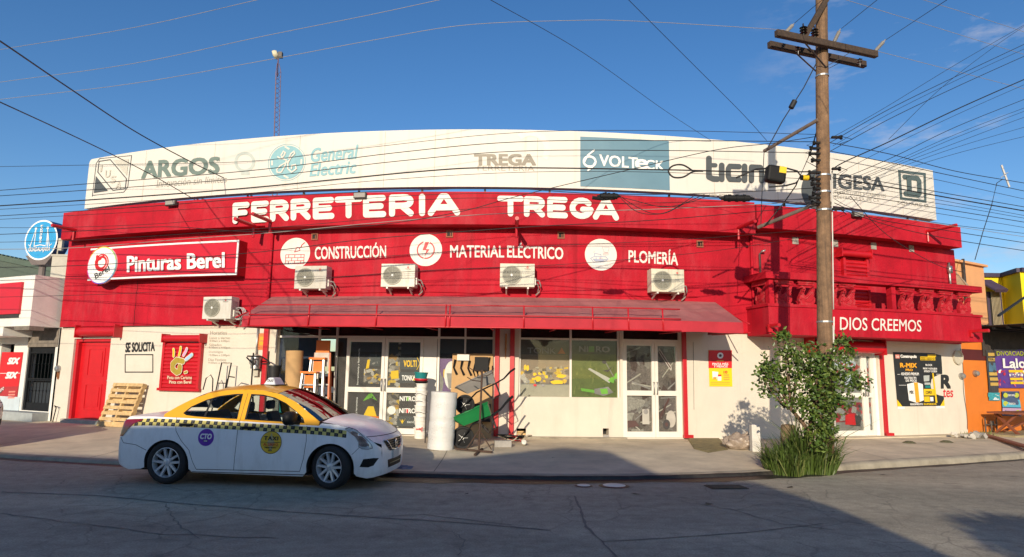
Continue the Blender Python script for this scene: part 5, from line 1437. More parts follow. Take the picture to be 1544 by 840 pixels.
# posters on the orange wall
def wposter(q, d, mats, fill, name, lb):
    g = MB(); f = wq(*q, d); fn = lambda u, v, dd=0: f(u, v, dd + .015 * math.sin(u * 3 + v * 5) ** 2)
    vs = [fn(i / 6, j / 6) for j in range(7) for i in range(7)]
    g.add(vs, [(j*7+i, j*7+i+1, j*7+i+8, j*7+i+7) for i in range(6) for j in range(6)], 0)
    fill(g, fn); return tag(g.build(name, mats), lb, 'poster')
def f1(g, fn):
    for v in (.86, .74, .40, .28, .16): g.sheet(R4(.15, v, 1, v + .075), fn, .006, 1)
    g.sheet(R4(.15, .49, 1, .70), fn, .006, 2); g.text('TOROS', lambda u, v, d: fn(.2 + u*.7, .755 + v*.05, .01), 0, .03)
wposter(((1486, 528), (1501, 528), (1506, 592), (1491, 592)), -.03, [SLATE, mat('dull_yellow_ink', (.55, .36, .08), .5), mat('blue_photo_ink', (.07, .16, .25), .5, .3, 9)], f1, 'poster', 'narrow black and yellow poster on the orange wall, leftmost of the posters')
def f2(g, fn):
    r = random.Random(2)
    g.sheet(R4(0, .80, 1, 1), fn, .004, 1); g.sheet(R4(0, .1, 1, .45), fn, .004, 2); blobs(g, fn, r, 26, (0, .08, 1, .5), [2, 2, 3, 4, 6], .006, .05, .12)
    g.text('DIVORCIADOS', lambda u, v, d: fn(.04 + u*.93, .84 + v*.11, .016), 5, .02); g.text('Lalo', lambda u, v, d: fn(.18 + u*.62, .52 + v*.24, .022), 4, .03, .2) if 0 else g.text('Lalo', lambda u, v, d: fn(.18 + u*.62, .52 + v*.24, .022), 4, .03)
    for v, m in ((.40, 3), (.30, 4), (.20, 3), (.1, 3)): g.sheet(R4(.32, v, .72, v + .065), fn, .018, m)
    g.text('BAILE', lambda u, v, d: fn(.36 + u*.3, .305 + v*.05, .024), 0, .03); g.sheet(R4(.82, .66, .98, .80), fn, .018, 4)
wposter(((1498, 527), (1552, 527), (1556, 585), (1506, 585)), -.02, [mat('violet_poster', (.10, .04, .26), .5, .15, 4), SLATE, mat('poster_bright_red', (.50, .02, .05), .5), YEL, WINK, mat('acid_green_ink', (.38, .42, .03), .5), flat('pink_red_ink', (.6, .12, .2))], f2, 'poster', 'purple and red concert poster on the orange wall')
def f3(g, fn):
    g.sheet(R4(0, .72, 1, .95), fn, .004, 1); g.sheet(R4(0, .36, 1, .66), fn, .004, 2); g.sheet(R4(0, .04, 1, .32), fn, .004, 3)
    for u, v in ((.18, .84), (.82, .84), (.18, .5), (.8, .16)): g.disc(u, v, .13, fn, .01, 4, 16, ry=.10)
    g.text('GRAN BAILE', lambda u, v, d: fn(.3 + u*.42, .8 + v*.09, .012), 5, .02); g.text('SABADO', lambda u, v, d: fn(.34 + u*.34, .46 + v*.08, .012), 5, .02)
wposter(((1510, 590), (1536, 590), (1540, 628), (1511, 627)), -.03, [mat('dark_blue_poster', (.06, .09, .18), .5), flat('navy_ink', (.02, .04, .13)), flat('cyan_ink', (.08, .40, .55)), flat('lilac_ink', (.50, .33, .50)), mat('lime_dot', (.5, .55, .05), .5), WINK], f3, 'poster', 'blue and lilac poster on the orange wall below the purple one')
wposter(((1489, 592), (1507, 592), (1508, 604), (1491, 604)), -.035, [mat('turquoise_poster', (.05, .33, .38), .5, .3, 9), WINK], lambda g, fn: g.sheet([(.3, .1), (.9, .1), (.9, .6), (.6, .8), (.5, .3)], fn, .004, 1), 'poster', 'small turquoise leaflet on the orange wall')
# gas pipes, trestle table and rubble by the orange wall
g = MB()
for px, h in ((1487, .42), (1504, .4), (1496, .3)):
    x = WI(px, 655, .05)[0]; g.tube([WP(x, .16, .05), WP(x, .16 + h, .05), WP(x + .03, .2 + h, .05)], .022, 7)
x0_, x1_ = WI(1487, 655, .05)[0], WI(1504, 655, .05)[0]
g.tube([WP(x0_, .42, .05), WP(x1_, .40, .05)], .02, 7); g.box(-.05, .05, -.04, .04, 0, .1, 0, Matrix.Translation(WP((x0_ + x1_) / 2, .42, .06)))
tag(g.build('gas_pipes', mat('dull_pipe', (.16, .14, .12), .5, .3, 10, metal=.5), smooth=40), 'small gas valve pipes at the foot of the orange wall', 'gas pipes')
t = thing('trestle_table', WP(WI(1530, 655, .6)[0], .17, .6), 'reddish brown wooden trestle table at the right edge before the orange wall', 'table')
TW = mat('reddish_table_wood', (.21, .065, .03), .7, .25, 8, .3)
xa = WI(1512, 655, .5)[0]
def tp_(u, v, d): return WP(xa + u, .17 + v, d)
g = MB(); g.wbox(xa - .1, xa + 1.8, .74, .79, .2, .95); g.build('tabletop', TW, t)
for u in (.05, 1.5):
    for (a, b) in (((u, 0, .25), (u + .05, .57, .85)), ((u, 0, .9), (u + .05, .57, .3))): g = MB(); g.bar(tp_(*a), tp_(*b), .09, .05); g.build('leg', TW, t)
g = MB(); g.bar(tp_(.1, .12, .5), tp_(1.55, .48, .55), .07, .04); g.build('brace', TW, t)
g = MB(); g.wbox(xa - .5, xa + 2.2, .12, .22, .1, 1.1); tag(g.build('platform', mat('yellowish_concrete_kerb', (.34, .28, .16), .9, .2, 6, .4)), 'low concrete slab under the trestle table by the orange wall', 'slab')
g = MB(); a_ = ground(1478, 656, WALK); b_ = ground(1560, 680, WALK); g.bar((a_.x, a_.y, WALK + .04), (b_.x, b_.y, WALK + .04), .16, .05); tag(g.build('kerb_edging', mat('red_brick_edging', (.26, .09, .05), .9, .25, 12, .4)), 'red brick edging strip on the sidewalk in front of the trestle table', 'edging')
# ------------------------------------------------------------------ yellow house behind
p = at_y(1515, 480, 26)
YH = thing('yellow_house', (p.x, 26, .1), 'bright yellow house with purple coping and a tiled window awning behind the orange shop', 'house')
YW = mat('lemon_wall_paint', (.80, .62, .01), .7, .04, 2)
PC = mat('purple_coping', (.05, .035, .07), .6, .15, 8)
a = at_y(1470, 417, 26.6); b = at_y(1511, 419, 26.6); c_ = at_y(1538, 412, 25.2); e_ = at_y(1600, 412, 25.2)
g = MB()
pl = [(a.x, 26.6), (b.x, 26.6), (c_.x, 25.2), (e_.x + 2, 25.6)]
zt_ = a.z
for (u, v), (w, y) in zip(pl, pl[1:]): g.add([(u, v, 0), (w, y, 0), (w, y, zt_), (u, v, zt_)], [(0, 1, 2, 3)])
g.build('wall', YW, YH)
g = MB()
for (u, v), (w, y) in zip(pl, pl[1:]): g.bar((u, v, zt_ + .06), (w, y, zt_ + .06), .22, .16)
g.build('coping', PC, YH)
a = at_y(1486, 440, 26.55); b = at_y(1512, 480, 26.55)
g = MB(); g.box(a.x, b.x, 26.5, 26.58, b.z - .4, a.z); g.build('window_frame', PC, YH)
g = MB(); g.box(a.x + .1, b.x - .1, 26.48, 26.5, b.z - .4, a.z - .02, 0)
for i in range(7): g.box(a.x + .14 + i * (b.x - a.x - .28) / 6 - .012, a.x + .14 + i * (b.x - a.x - .28) / 6 + .012, 26.42, 26.45, b.z - .4, a.z, 1)
g.build('window', [DARK, mat('beige_bar', (.35, .3, .2), .6)], YH)
g = MB(); a = at_y(1486, 424, 26.5); b = at_y(1514, 440, 25.9)
w_ = (b.x - a.x) + .1
for i in range(8):
    x = a.x - .05 + w_ * i / 7
    g.tube([(x - .1, 26.55, a.z), (x + .04, 25.9, a.z - .45)], .085, 8)
g.build('tile_awning', mat('purple_roof_tile', (.075, .05, .085), .6, .2, 10), YH, smooth=50)
# thin tv aerial on a leaning pole at the right
t = thing('tv_aerial', at_y(1478, 392, 20), 'thin leaning aerial pole with a short crossbar above the peach building', 'aerial')
g = MB(); P = [at_y(*q, 20) for q in ((1470, 392), (1482, 350), (1495, 310), (1503, 276), (1512, 270))]
g.tube(P, .012, 5); g.build('pole', CABLE, t)
g = MB(); g.tube([at_y(1510, 249, 20), at_y(1522, 282, 20)], .03, 6); g.tube([at_y(1509, 268, 20), at_y(1520, 260, 20)], .012, 5); g.build('crossbar', mat('pale_aerial_bar', (.5, .5, .5), .4), t)
# ------------------------------------------------------------------ utility pole
PB = ground(1246, 704, WALK)
PB = Vector((5.49, 11.9, walk_h(5.49, 11.9)))
PT = Vector((5.49 + .0425 * 10.4, 11.9, WALK + 10.4))
def pp(z): return PB + (PT - PB) * ((z - WALK) / 10.4)
UPO = thing('utility_pole', PB, 'tall weathered wooden utility pole with two crossarms rising from the bushes', 'utility pole')
g = MB(); n = 40
rnd = random.Random(2)
g.tube([pp(WALK - .1 + 10.5 * i / n) + Vector(((rnd.random()-.5)*.008, (rnd.random()-.5)*.008, 0)) for i in range(n + 1)], [.138 - .038 * i / n for i in range(n + 1)], 20)
g.build('shaft', POLEW, UPO, smooth=40)
zc = at_y(1240, 67, 11.75).z
def hpt(px, py, z):
    v = ray(px, py); return v * ((z - EYE) / v.z) + Vector((0, 0, EYE))
A0, A1 = hpt(1168, 54, zc), hpt(1318, 86, zc)
mid = pp(zc); off = mid + Vector((0, -.19, 0)) - (A0 + A1) / 2
dirA = (A1 - A0).normalized()
A0 = mid + Vector((0, -.2, 0)) + dirA * -((A1 - A0).length * .49); A1 = A0 + dirA * (hpt(1318, 86, zc) - hpt(1168, 54, zc)).length
B0, B1 = A0 + Vector((.03, .42, 0)), A1 + Vector((.0, .42, 0))
for a, b in ((A0, A1), (B0, B1)):
    g = MB(); g.bar(a, b, .10, .125); bev(g.build('crossarm', ARMW, UPO), .008, 1)
for a, b in ((A0, A1), (B0, B1)):
    for s in (.27, .73):
        q = a + (b - a) * s; e = pp(zc - .42) + Vector((0, -.14 if a is A0 else .14, 0)); g = MB(); g.bar(q + Vector((0, 0, -.06)), e, .03, .01); g.build('brace', DSTEEL, UPO)
g = MB(); a = A0 + (A1 - A0) * .28 + Vector((0, .1, .05)); b = pp(zc + 1.05) + Vector((.1, -.14, 0)); g.bar(a, b, .07, .09); g.build('diagonal_arm', ARMW, UPO)
PORC = mat('grey_porcelain', (.26, .25, .24), .3)
INSD = mat('dark_brown_insulator', (.02, .015, .013), .25)
def insul(p, q, n=7, r=.034, m=PORC, name='insulator'):
    p, q = Vector(p), Vector(q); t = (q - p)
    M_ = Matrix.Translation(p) @ t.to_track_quat('Z', 'Y').to_matrix().to_4x4()
    L_ = t.length; pr = [(.012, 0)]
    for i in range(n):
        z = L_ * (.15 + .7 * i / n); pr += [(.018, z), (r, z + L_ * .02), (r * .8, z + L_ * .05), (.018, z + L_ * .06)]
    pr += [(.012, L_)]
    g = MB(); g.lathe(pr, M_, 12); return g.build(name, m, UPO, smooth=40)
tips = []
for s, (tx_, ty_) in ((.09, (1197, 36)), (.56, (1267, 44)), (.98, (1335, 60))):
    p = A0 + (A1 - A0) * s + Vector((0, 0, .05)); q = at_y(tx_, ty_, p.y + .25); insul(p, q); tips.append(q)
for s in (.27, .38):
    p = A0 + (A1 - A0) * s + Vector((.0, .02, .06)); insul(p + Vector((0, 0, .03)), p + Vector((0, 0, .26)), 3, .07, INSD)
for px, py in ((1203, 70), (1296, 88)):
    p = at_y(px, py, 11.72); insul(p, p + Vector((.0, 0, -.16)), 2, .05, INSD)
# pipe brackets reaching to the left
for (a, b) in (((1233, 181), (1152, 228)), ((1236, 305), (1143, 343))):
    P = at_y(*a, 11.85); Q = at_y(*b, 12.9); g = MB(); g.tube([P, Q], .035, 9); g.build('bracket_arm', mat('old_pipe', (.22, .17, .14), .6, .2, 8, metal=.3), UPO, smooth=40)
# cable racks and clamps
g = MB()
for i, py in enumerate([205, 214, 222, 230, 240, 252, 258, 268, 275, 282, 290, 296, 303, 312]):
    g = MB(); c = pp(at_y(1245, py, 11.8).z)
    s = rnd.choice((-1, 1)); k = .10 + rnd.random() * .1
    g.box(c.x + s * .11, c.x + s * (.11 + k), c.y - .15, c.y - .09, c.z - .018, c.z + .018)
    g.lathe([(.02, -.04), (.03, -.02), (.02, 0), (.03, .02), (.02, .04)], Matrix.Translation((c.x + s * (.11 + k), c.y - .12, c.z)), 10)
    g.tube([(c.x + s * .2, c.y - .2, c.z), (c.x + s * (.3 + rnd.random() * .15), c.y - .22, c.z - .05 - rnd.random() * .1), (c.x + s * .2, c.y - .2, c.z - .16)], .008, 5); g.build('cable_rack', BLACK, UPO)
g = MB()
for py in (60, 110, 260, 285, 312, 480, 640):
    g = MB(); c = pp(at_y(1242, py, 11.8).z); r_ = .141 - .038 * c.z / 10.4
    g.lathe([(r_ + .004, -.015), (r_ + .008, -.015), (r_ + .008, .015), (r_ + .004, .015)], Matrix.Translation(c), 20, 0, closed=True); g.build('steel_band', STEEL, UPO)
g = MB(); P = [pp(z) + Vector((.145 - .004 * z, -.03, 0)) for z in (WALK, 2.1, 2.6)]; g.tube(P, .022, 8); g.tube([pp(2.9 + .5 * i) + Vector((.135, -.05, 0)) for i in range(6)], .012, 6); g.build('ground_conduit', mat('white_conduit', (.6, .58, .54), .5), UPO, smooth=1)
# ------------------------------------------------------------------ cables
def curve_pt(px, py, off):
    v = ray(px, py); t = 12.0
    for _ in range(40):
        x = v.x * t; y = 11.9 + off + .02 * x * x
        t = .5 * t + .5 * (y / v.y)
    return v * t + Vector((0, 0, EYE))
def spline(P, n=7):
    Q = []
    for i in range(len(P) - 1):
        a, b, c, d = P[max(i - 1, 0)], P[i], P[i + 1], P[min(i + 2, len(P) - 1)]
        for k in range(n):
            t = k / n
            Q.append(.5 * ((2 * b) + (c - a) * t + (2 * a - 5 * b + 4 * c - d) * t * t + (3 * b - a - 3 * c + d) * t ** 3))
    return Q + [P[-1]]
def cable(pts, r, lb, off=0.0, m=CABLE, grp='cables strung across the shop front', depths=None):
    P = [at_y(p[0], p[1], depths[i]) if depths else curve_pt(p[0], p[1], off) for i, p in enumerate(pts)]
    Q = spline(P)
    out = lambda p: p[0] < 0 or p[0] > 1544 or p[1] < 0
    if out(pts[0]): Q = [Q[0] + (Q[0] - Q[3]).normalized() * 22] + Q
    if out(pts[-1]): Q = Q + [Q[-1] + (Q[-1] - Q[-4]).normalized() * 22]
    g = MB(); g.tube(Q, r, 6)
    return tag(g.build('overhead_cable', m, smooth=1), lb, 'cable', grp)
TH, MD, HV = .005, .0072, .0125
cable([(-40, 252), (180, 248), (380, 243), (560, 222), (780, 200), (1000, 197), (1238, 203)], TH, 'thin cable just under the top edge of the white billboard, highest of those crossing it')
cable([(-40, 290), (200, 272), (400, 255), (600, 230), (780, 214), (1000, 212), (1238, 214)], MD, 'cable crossing the pale blue italic words and the upper half of the blue billboard panel', -.1)
cable([(-40, 298), (200, 282), (400, 266), (600, 243), (780, 228), (1000, 227), (1238, 231)], MD, 'cable crossing the blue billboard panel through its middle, above the white company name', .1)
cable([(-40, 313), (200, 297), (380, 283), (640, 258), (760, 253), (1000, 256), (1120, 259), (1238, 259)], HV, 'thick cable across the billboard leading into the cable loop by the blue panel', -.2)
cable([(-40, 318), (200, 304), (380, 291), (560, 273), (780, 260), (1000, 260), (1238, 271)], TH, 'thin cable just under the thick one across the lower billboard', .0)
cable([(-40, 328), (200, 313), (420, 296), (620, 287), (760, 284), (920, 293), (1080, 291), (1238, 283)], MD, 'cable following the bottom edge of the billboard and carrying the black splice boxes', -.25)
cable([(-40, 333), (200, 320), (420, 308), (640, 294), (800, 292), (1000, 297), (1160, 302), (1238, 297)], TH, 'thin cable crossing the tops of the big painted letters', .15)
cable([(-40, 355), (110, 349), (250, 342), (380, 349), (560, 340), (690, 320), (780, 296), (940, 258), (1080, 226), (1165, 216), (1230, 206)], MD, 'cable rising from the parapet shadow through the billboard panel to the pole top', .2)
cable([(-40, 376), (105, 374), (260, 362), (420, 350), (600, 333), (760, 322), (1000, 315), (1238, 303)], MD, 'pale grey cable hanging in front of the parapet under the big letters', .3, GCABLE)
cable([(-40, 404), (130, 400), (300, 388), (430, 376), (560, 360), (800, 342), (1000, 331), (1238, 310)], MD, 'cable crossing the red paint sign and the painted brick circle', .1)
cable([(-40, 343), (90, 343), (260, 336), (430, 318), (640, 301), (800, 300), (1060, 313), (1238, 307)], TH, 'thin cable crossing the parapet through the lower ends of the big letters', .25)
cable([(-40, 366), (120, 362), (320, 350), (520, 334), (760, 311), (980, 306), (1238, 300)], TH, 'thin cable just above the pale grey one on the parapet', .05)
cable([(-40, 424), (160, 418), (360, 404), (560, 388), (800, 372), (1020, 362), (1240, 345)], TH, 'thin cable crossing the wall through the row of painted circles', .35)
cable([(-40, 449), (200, 442), (420, 425), (640, 408), (860, 398), (1080, 378), (1240, 352)], TH, 'lowest thin cable, crossing the wall just above the air conditioners', .35)
cable([(-60, 90), (0, 75), (200, 42), (400, -3), (560, -40)], TH, 'pale thin wire in the top left sky, highest of the three there', 0, GCABLE, 'pale wires high in the sky')
cable([(-60, 134), (0, 124), (200, 96), (400, 54), (560, 22), (680, -4)], TH, 'pale thin wire in the left sky passing above the mast dish', .3, GCABLE, 'pale wires high in the sky')
cable([(-60, 158), (0, 150), (200, 126), (400, 91), (560, 61), (700, 38), (860, 31), (960, 32), (1165, 44), (1190, 46)], TH, 'long pale wire arching over the whole billboard from the left edge to the crossarm', 0, GCABLE, 'pale wires high in the sky')
cable([(-60, 25), (0, 62), (100, 130), (200, 196), (280, 240), (345, 272)], .012, 'black service wire slanting down across the left sky to the billboard, upper of two', 0, CABLE, 'service wires slanting down to the roof', [8, 9, 11.5, 14, 15.5, 17.4])
cable([(-60, 127), (0, 154), (100, 200), (175, 236), (240, 270), (300, 305)], .010, 'black service wire slanting down across the left sky to the parapet, lower of two', 0, CABLE, 'service wires slanting down to the roof', [9, 10, 12.5, 14.5, 16, 17])
cable([(700, -22), (740, 0), (880, 80), (1000, 165), (1072, 212)], TH, 'dark wire slanting from the top centre down to the right part of the billboard', 0, CABLE, 'service wires slanting down to the roof', [9, 9.5, 12, 15, 16.5])
cable([(930, -20), (948, 0), (1050, 102), (1120, 172), (1156, 212)], TH, 'dark wire slanting steeply from the top down to the pipe bracket left of the pole', 0, CABLE, 'service wires slanting down to the roof', [9, 9.5, 11.2, 12.3, 12.9])
# fan of cables to the right
RG = 'cables fanning out to the right of the pole'
def rc(pts, r, lb, off=0, m=CABLE): return cable(pts, r, lb, off, m, RG)
rc([(1250, 210), (1330, 165), (1440, 98), (1544, 38), (1600, 6)], TH, 'uppermost thin cable rising from the pole to the right edge', .4)
rc([(1250, 216), (1340, 165), (1440, 116), (1544, 67), (1620, 32)], MD, 'second cable rising from the pole to the right edge')
rc([(1252, 228), (1340, 180), (1440, 132), (1544, 85), (1620, 52)], MD, 'third cable rising from the pole to the right edge', -.2)
rc([(1254, 262), (1266, 248), (1340, 214), (1440, 166), (1544, 120), (1620, 88)], HV, 'thickest cable rising from the pole to the right edge with a bend at its clamp')
rc([(1256, 275), (1340, 240), (1440, 192), (1544, 150), (1620, 120)], MD, 'cable rising from the pole to the right edge just below the thickest one', .3)
rc([(1258, 280), (1345, 245), (1440, 203), (1544, 163), (1620, 136)], TH, 'thin cable in the low rising bundle, upper of three', .1)
rc([(1258, 288), (1345, 252), (1440, 216), (1544, 177), (1620, 152)], TH, 'thin cable in the low rising bundle, middle of three', .2)
rc([(1258, 296), (1345, 262), (1440, 232), (1544, 206), (1620, 190)], TH, 'thin cable in the low rising bundle, lowest of three', .3)
rc([(1250, 215), (1340, 232), (1440, 258), (1544, 276), (1620, 290)], MD, 'upper of two cables sloping down from the pole across the top of the D emblem')
rc([(1252, 228), (1340, 245), (1440, 266), (1544, 288), (1620, 304)], MD, 'lower of two cables sloping down from the pole across the top of the D emblem', .2)
rc([(1254, 262), (1340, 276), (1440, 294), (1544, 312), (1620, 326)], MD, 'cable sloping down through the middle of the D emblem', -.1)
rc([(1254, 268), (1340, 282), (1440, 300), (1544, 318), (1620, 332)], HV, 'thick cable sloping down through the lower part of the D emblem', .1)
rc([(1258, 290), (1340, 302), (1440, 318), (1544, 335), (1620, 348)], MD, 'cable sloping down under the D emblem', .2)
rc([(1258, 300), (1300, 318), (1420, 337), (1544, 352), (1620, 362)], TH, 'thin cable crossing the right parapet, upper of three')
rc([(1258, 306), (1320, 330), (1430, 348), (1544, 366), (1620, 378)], MD, 'cable crossing the right parapet, middle of three', .2)
rc([(1258, 312), (1340, 340), (1430, 360), (1544, 378), (1620, 390)], MD, 'cable crossing the right parapet, lowest of three', .1)
rc([(1280, 322), (1360, 330), (1437, 341), (1544, 357), (1620, 368)], TH, 'pale cable leaving the right end of the parapet', .3, GCABLE)
for k, (P_, r_, o_, lb) in enumerate((([(1262, 283), (1345, 249), (1440, 208), (1544, 168), (1620, 140)], TH, .6, 'thin cable tucked behind the low rising bundle, near its top'), ([(1262, 292), (1345, 257), (1440, 223), (1544, 192), (1620, 172)], TH, .7, 'thin cable tucked behind the low rising bundle, near its foot'),
    ([(1256, 220), (1340, 172), (1440, 122), (1544, 74), (1620, 40)], TH, .5, 'thin cable running close beside the second rising cable'), ([(1256, 266), (1340, 222), (1440, 174), (1544, 128), (1620, 96)], TH, .5, 'thin cable running just below the thickest rising cable'),
    ([(1256, 274), (1340, 288), (1440, 306), (1544, 325), (1620, 340)], TH, .4, 'thin cable just below the thick one over the D emblem'), ([(1256, 284), (1340, 296), (1440, 311), (1544, 329), (1620, 342)], TH, .5, 'thin cable crossing the small line of words under the D emblem'),
    ([(1258, 296), (1340, 310), (1440, 326), (1544, 343), (1620, 356)], TH, .6, 'thin cable along the lower billboard edge right of the pole'), ([(1258, 240), (1340, 256), (1440, 277), (1544, 300), (1620, 316)], TH, .4, 'thin cable crossing the top frame of the D emblem'))):
    rc(P_, r_, lb, o_)
cable([(1282, 296), (1330, 348), (1380, 382), (1420, 402), (1450, 410)], MD, 'cable dropping slackly from the pole to the far balcony corner', 0, CABLE, RG, [11.9, 13, 14.6, 16.2, 17.2])
cable([(1269, 43), (1310, 10), (1350, -22)], TH, 'line wire from the middle crossarm insulator up to the right', 0, CABLE, RG, [tips[1].y, 10.5, 9.5])
cable([(1336, 60), (1400, 18), (1440, -8)], TH, 'line wire from the right crossarm insulator up to the right', 0, CABLE, RG, [tips[2].y, 10.5, 9.8])
cable([(1198, 35), (1225, 12), (1250, -8)], TH, 'line wire from the left crossarm insulator up to the right', 0, CABLE, RG, [tips[0].y, 10.8, 10.2])
rc([(1250, -8), (1400, 38), (1544, 82), (1600, 98)], TH, 'pale thin wire crossing the top right sky, lower of two', .5, GCABLE)
rc([(1380, -4), (1470, 24), (1544, 48), (1600, 66)], TH, 'pale thin wire crossing the top right corner of the sky', .5, GCABLE)
rc([(1318, 76), (1420, 102), (1544, 134), (1600, 148)], TH, 'faint wire from the crossarm down across the right sky', .5, GCABLE)
rc([(1340, 210), (1420, 132), (1500, 70), (1544, 40)], TH, 'thin wire cutting steeply across the rising cables', 1.2)
g = MB(); P = [at_y(*q, 11.75) for q in ((1231, 95), (1212, 132), (1196, 157), (1180, 182), (1156, 226))]
g.tube(P, .010, 6); a, b = at_y(1199, 151, 11.75), at_y(1192, 164, 11.75); g.tube([a, a * .9 + b * .1, a * .1 + b * .9, b], [.02, .05, .05, .02], 10); tag(g.build('guy_wire', CABLE, smooth=40), 'guy wire with a black insulator from the pole top to the upper pipe bracket', 'guy wire')
g = MB(); P = [at_y(*q, 12.6) for q in ((1232, 196), (1223, 228), (1200, 280), (1182, 306), (1152, 342))]; g.tube(P, .012, 6)
tag(g.build('guy_wire', CABLE, smooth=1), 'dark wire slanting from the pole to the end of the lower pipe bracket', 'guy wire')
g = MB(); g.tube([at_y(1152, 229, 12.9), at_y(1149, 290, 12.9), at_y(1147, 342, 12.9)], .008, 5); tag(g.build('guy_wire', CABLE), 'thin vertical wire joining the tips of the two pipe brackets', 'guy wire')
# splice boxes, cable loop and slack bundles
for px, py, w, h, lb in ((918, 296, .30, .10, 'black cable splice case hanging above the painted final A'), (1111, 299, .46, .11, 'long black cable splice case hanging left of the pole before the billboard edge')):
    c = curve_pt(px, py, -.25); g = MB(); s = w * .5
    g.tube([c + Vector((-s * 1.4, 0, 0)), c + Vector((-s * 1.1, 0, 0)), c + Vector((-s, 0, 0)), c + Vector((s, 0, 0)), c + Vector((s * 1.1, 0, 0)), c + Vector((s * 1.4, 0, 0))], [.015, .03, h * .55, h * .55, .03, .015], 12)
    for k in (-.6, 0, .6): g.tube([c + Vector((s * k - .02, 0, 0)), c + Vector((s * k + .02, 0, 0))], h * .66, 12)
    if px < 1000: g.tube([c + Vector((-.3, 0, -.03)), c + Vector((-.12, 0, -.05)), c + Vector((.1, 0, -.03))], .035, 8)
    tag(g.build('splice_case', BLACK, smooth=40), lb, 'splice case', 'black splice cases')
c = curve_pt(1170, 262, -.3); t = thing('junction_box', c + Vector((0, 0, -.18)), 'black junction box with a yellow label hanging among the cables left of the pole', 'junction box')
g = MB(); g.box(-.19, .17, -.1, .1, -.18, .14, 0, Matrix.Translation(c) @ Matrix.Rotation(.15, 4, 'Y')); bev(g.build('case', BLACK, t), .05, 3)
g = MB(); g.box(.02, .15, -.105, -.101, .0, .12, 0, Matrix.Translation(c) @ Matrix.Rotation(.15, 4, 'Y')); g.build('label_plate', YEL, t)
g = MB(); g.tube([curve_pt(*q, -.3) for q in ((1110, 268), (1140, 255), (1180, 252), (1202, 258), (1208, 266), (1200, 276), (1185, 280), (1160, 282))], .016, 7); tag(g.build('slack_cable_loop', CABLE, smooth=1), 'black slack cable looping around the junction box', 'cable loop')
c = curve_pt(1217, 268, -.3); t = thing('cable_spool_box', c + Vector((0, 0, -.1)), 'small dark cable clamp with a yellow band left of the pole', 'clamp')
g = MB(); g.tube([c + Vector((-.12, 0, 0)), c + Vector((.06, 0, 0))], .05, 10); g.build('body', BLACK, t)
g = MB(); g.tube([c + Vector((-.09, 0, 0)), c + Vector((.02, 0, 0))], .053, 10); g.build('band', YEL, t)
g = MB(); P = [curve_pt(*q, -.2) for q in ((1045, 258), (1030, 249), (1015, 250), (1008, 258), (1015, 267), (1030, 267), (1045, 259), (1060, 258))]
g.tube(spline(P), .016, 7); tag(g.build('cable_loop', CABLE, smooth=1), 'teardrop loop of thick black cable right of the blue billboard panel', 'cable loop')
for i, q in enumerate((((935, 296), (960, 312), (985, 322), (1010, 318), (1050, 293)), ((935, 298), (962, 320), (1000, 322), (1030, 308), (1062, 293)), ((935, 297), (955, 302), (1000, 312), (1040, 305), (1070, 294)))):
    g = MB(); g.tube(spline([curve_pt(a, b, -.25 - .02 * i) for a, b in q]), .007, 5); tag(g.build('slack_cable', CABLE, smooth=1), ['longest slack cable', 'middle slack cable', 'shortest slack cable'][i] + ' sagging right of the splice case under the billboard', 'cable', 'slack cables')
# ------------------------------------------------------------------ goods and things on the sidewalk
# pallet leaning on the wall
xa_ = WI(146, 641, .42)[0]; a = WP(xa_, WALK + .014, .42); b = WP(xa_ + .95, WALK + .014, .42)
b = a + (b - a).normalized() * 1.02
ex = (b - a).normalized(); nrm = Vector((ex.y, -ex.x, 0))
lean = (Vector((0, 0, 1)) - nrm * .24 + ex * .14).normalized()
nn = ex.cross(lean).normalized()
PA = thing('wooden_pallet', a, 'wooden pallet leaning on the cream wall beside the red door', 'pallet')
def pl_(u, v, w): return a + ex * u + lean * v + nn * w
def plank(u0, u1, v0, v1, w0, w1, nm):
    g = MB(); g.add([pl_(*q) for q in [(u0,v0,w0),(u1,v0,w0),(u1,v1,w0),(u0,v1,w0),(u0,v0,w1),(u1,v0,w1),(u1,v1,w1),(u0,v1,w1)]], [(0,3,2,1),(4,5,6,7),(0,1,5,4),(1,2,6,5),(2,3,7,6),(3,0,4,7)])
    return g.build(nm, WOODP, PA)
rnd = random.Random(8)
for i in range(8):
    v = i * .148; plank(-.005 * rnd.random(), 1.02 + .01 * rnd.random(), v, v + (.125 if i == 0 else .085), .001 if nn.y < 0 else .001, .022, 'deck_board')
for u in (0, .485, .97): plank(u, u + .05, 0.004, 1.12, -.095, 0, 'stringer')
for i in range(4): plank(0, 1.02, i * .34, i * .34 + .09, -.118, -.096, 'deck_board')
g = MB(); q = gp(196, 645); g.bar(q + Vector((-.1, 0, .04)), q + Vector((.12, .05, .04)), .1, .08); tag(g.build('wood_block', mat('dark_wood_block', (.14, .055, .02), .8, .3, 10)), 'small dark wood block beside the foot of the pallet', 'wood block')
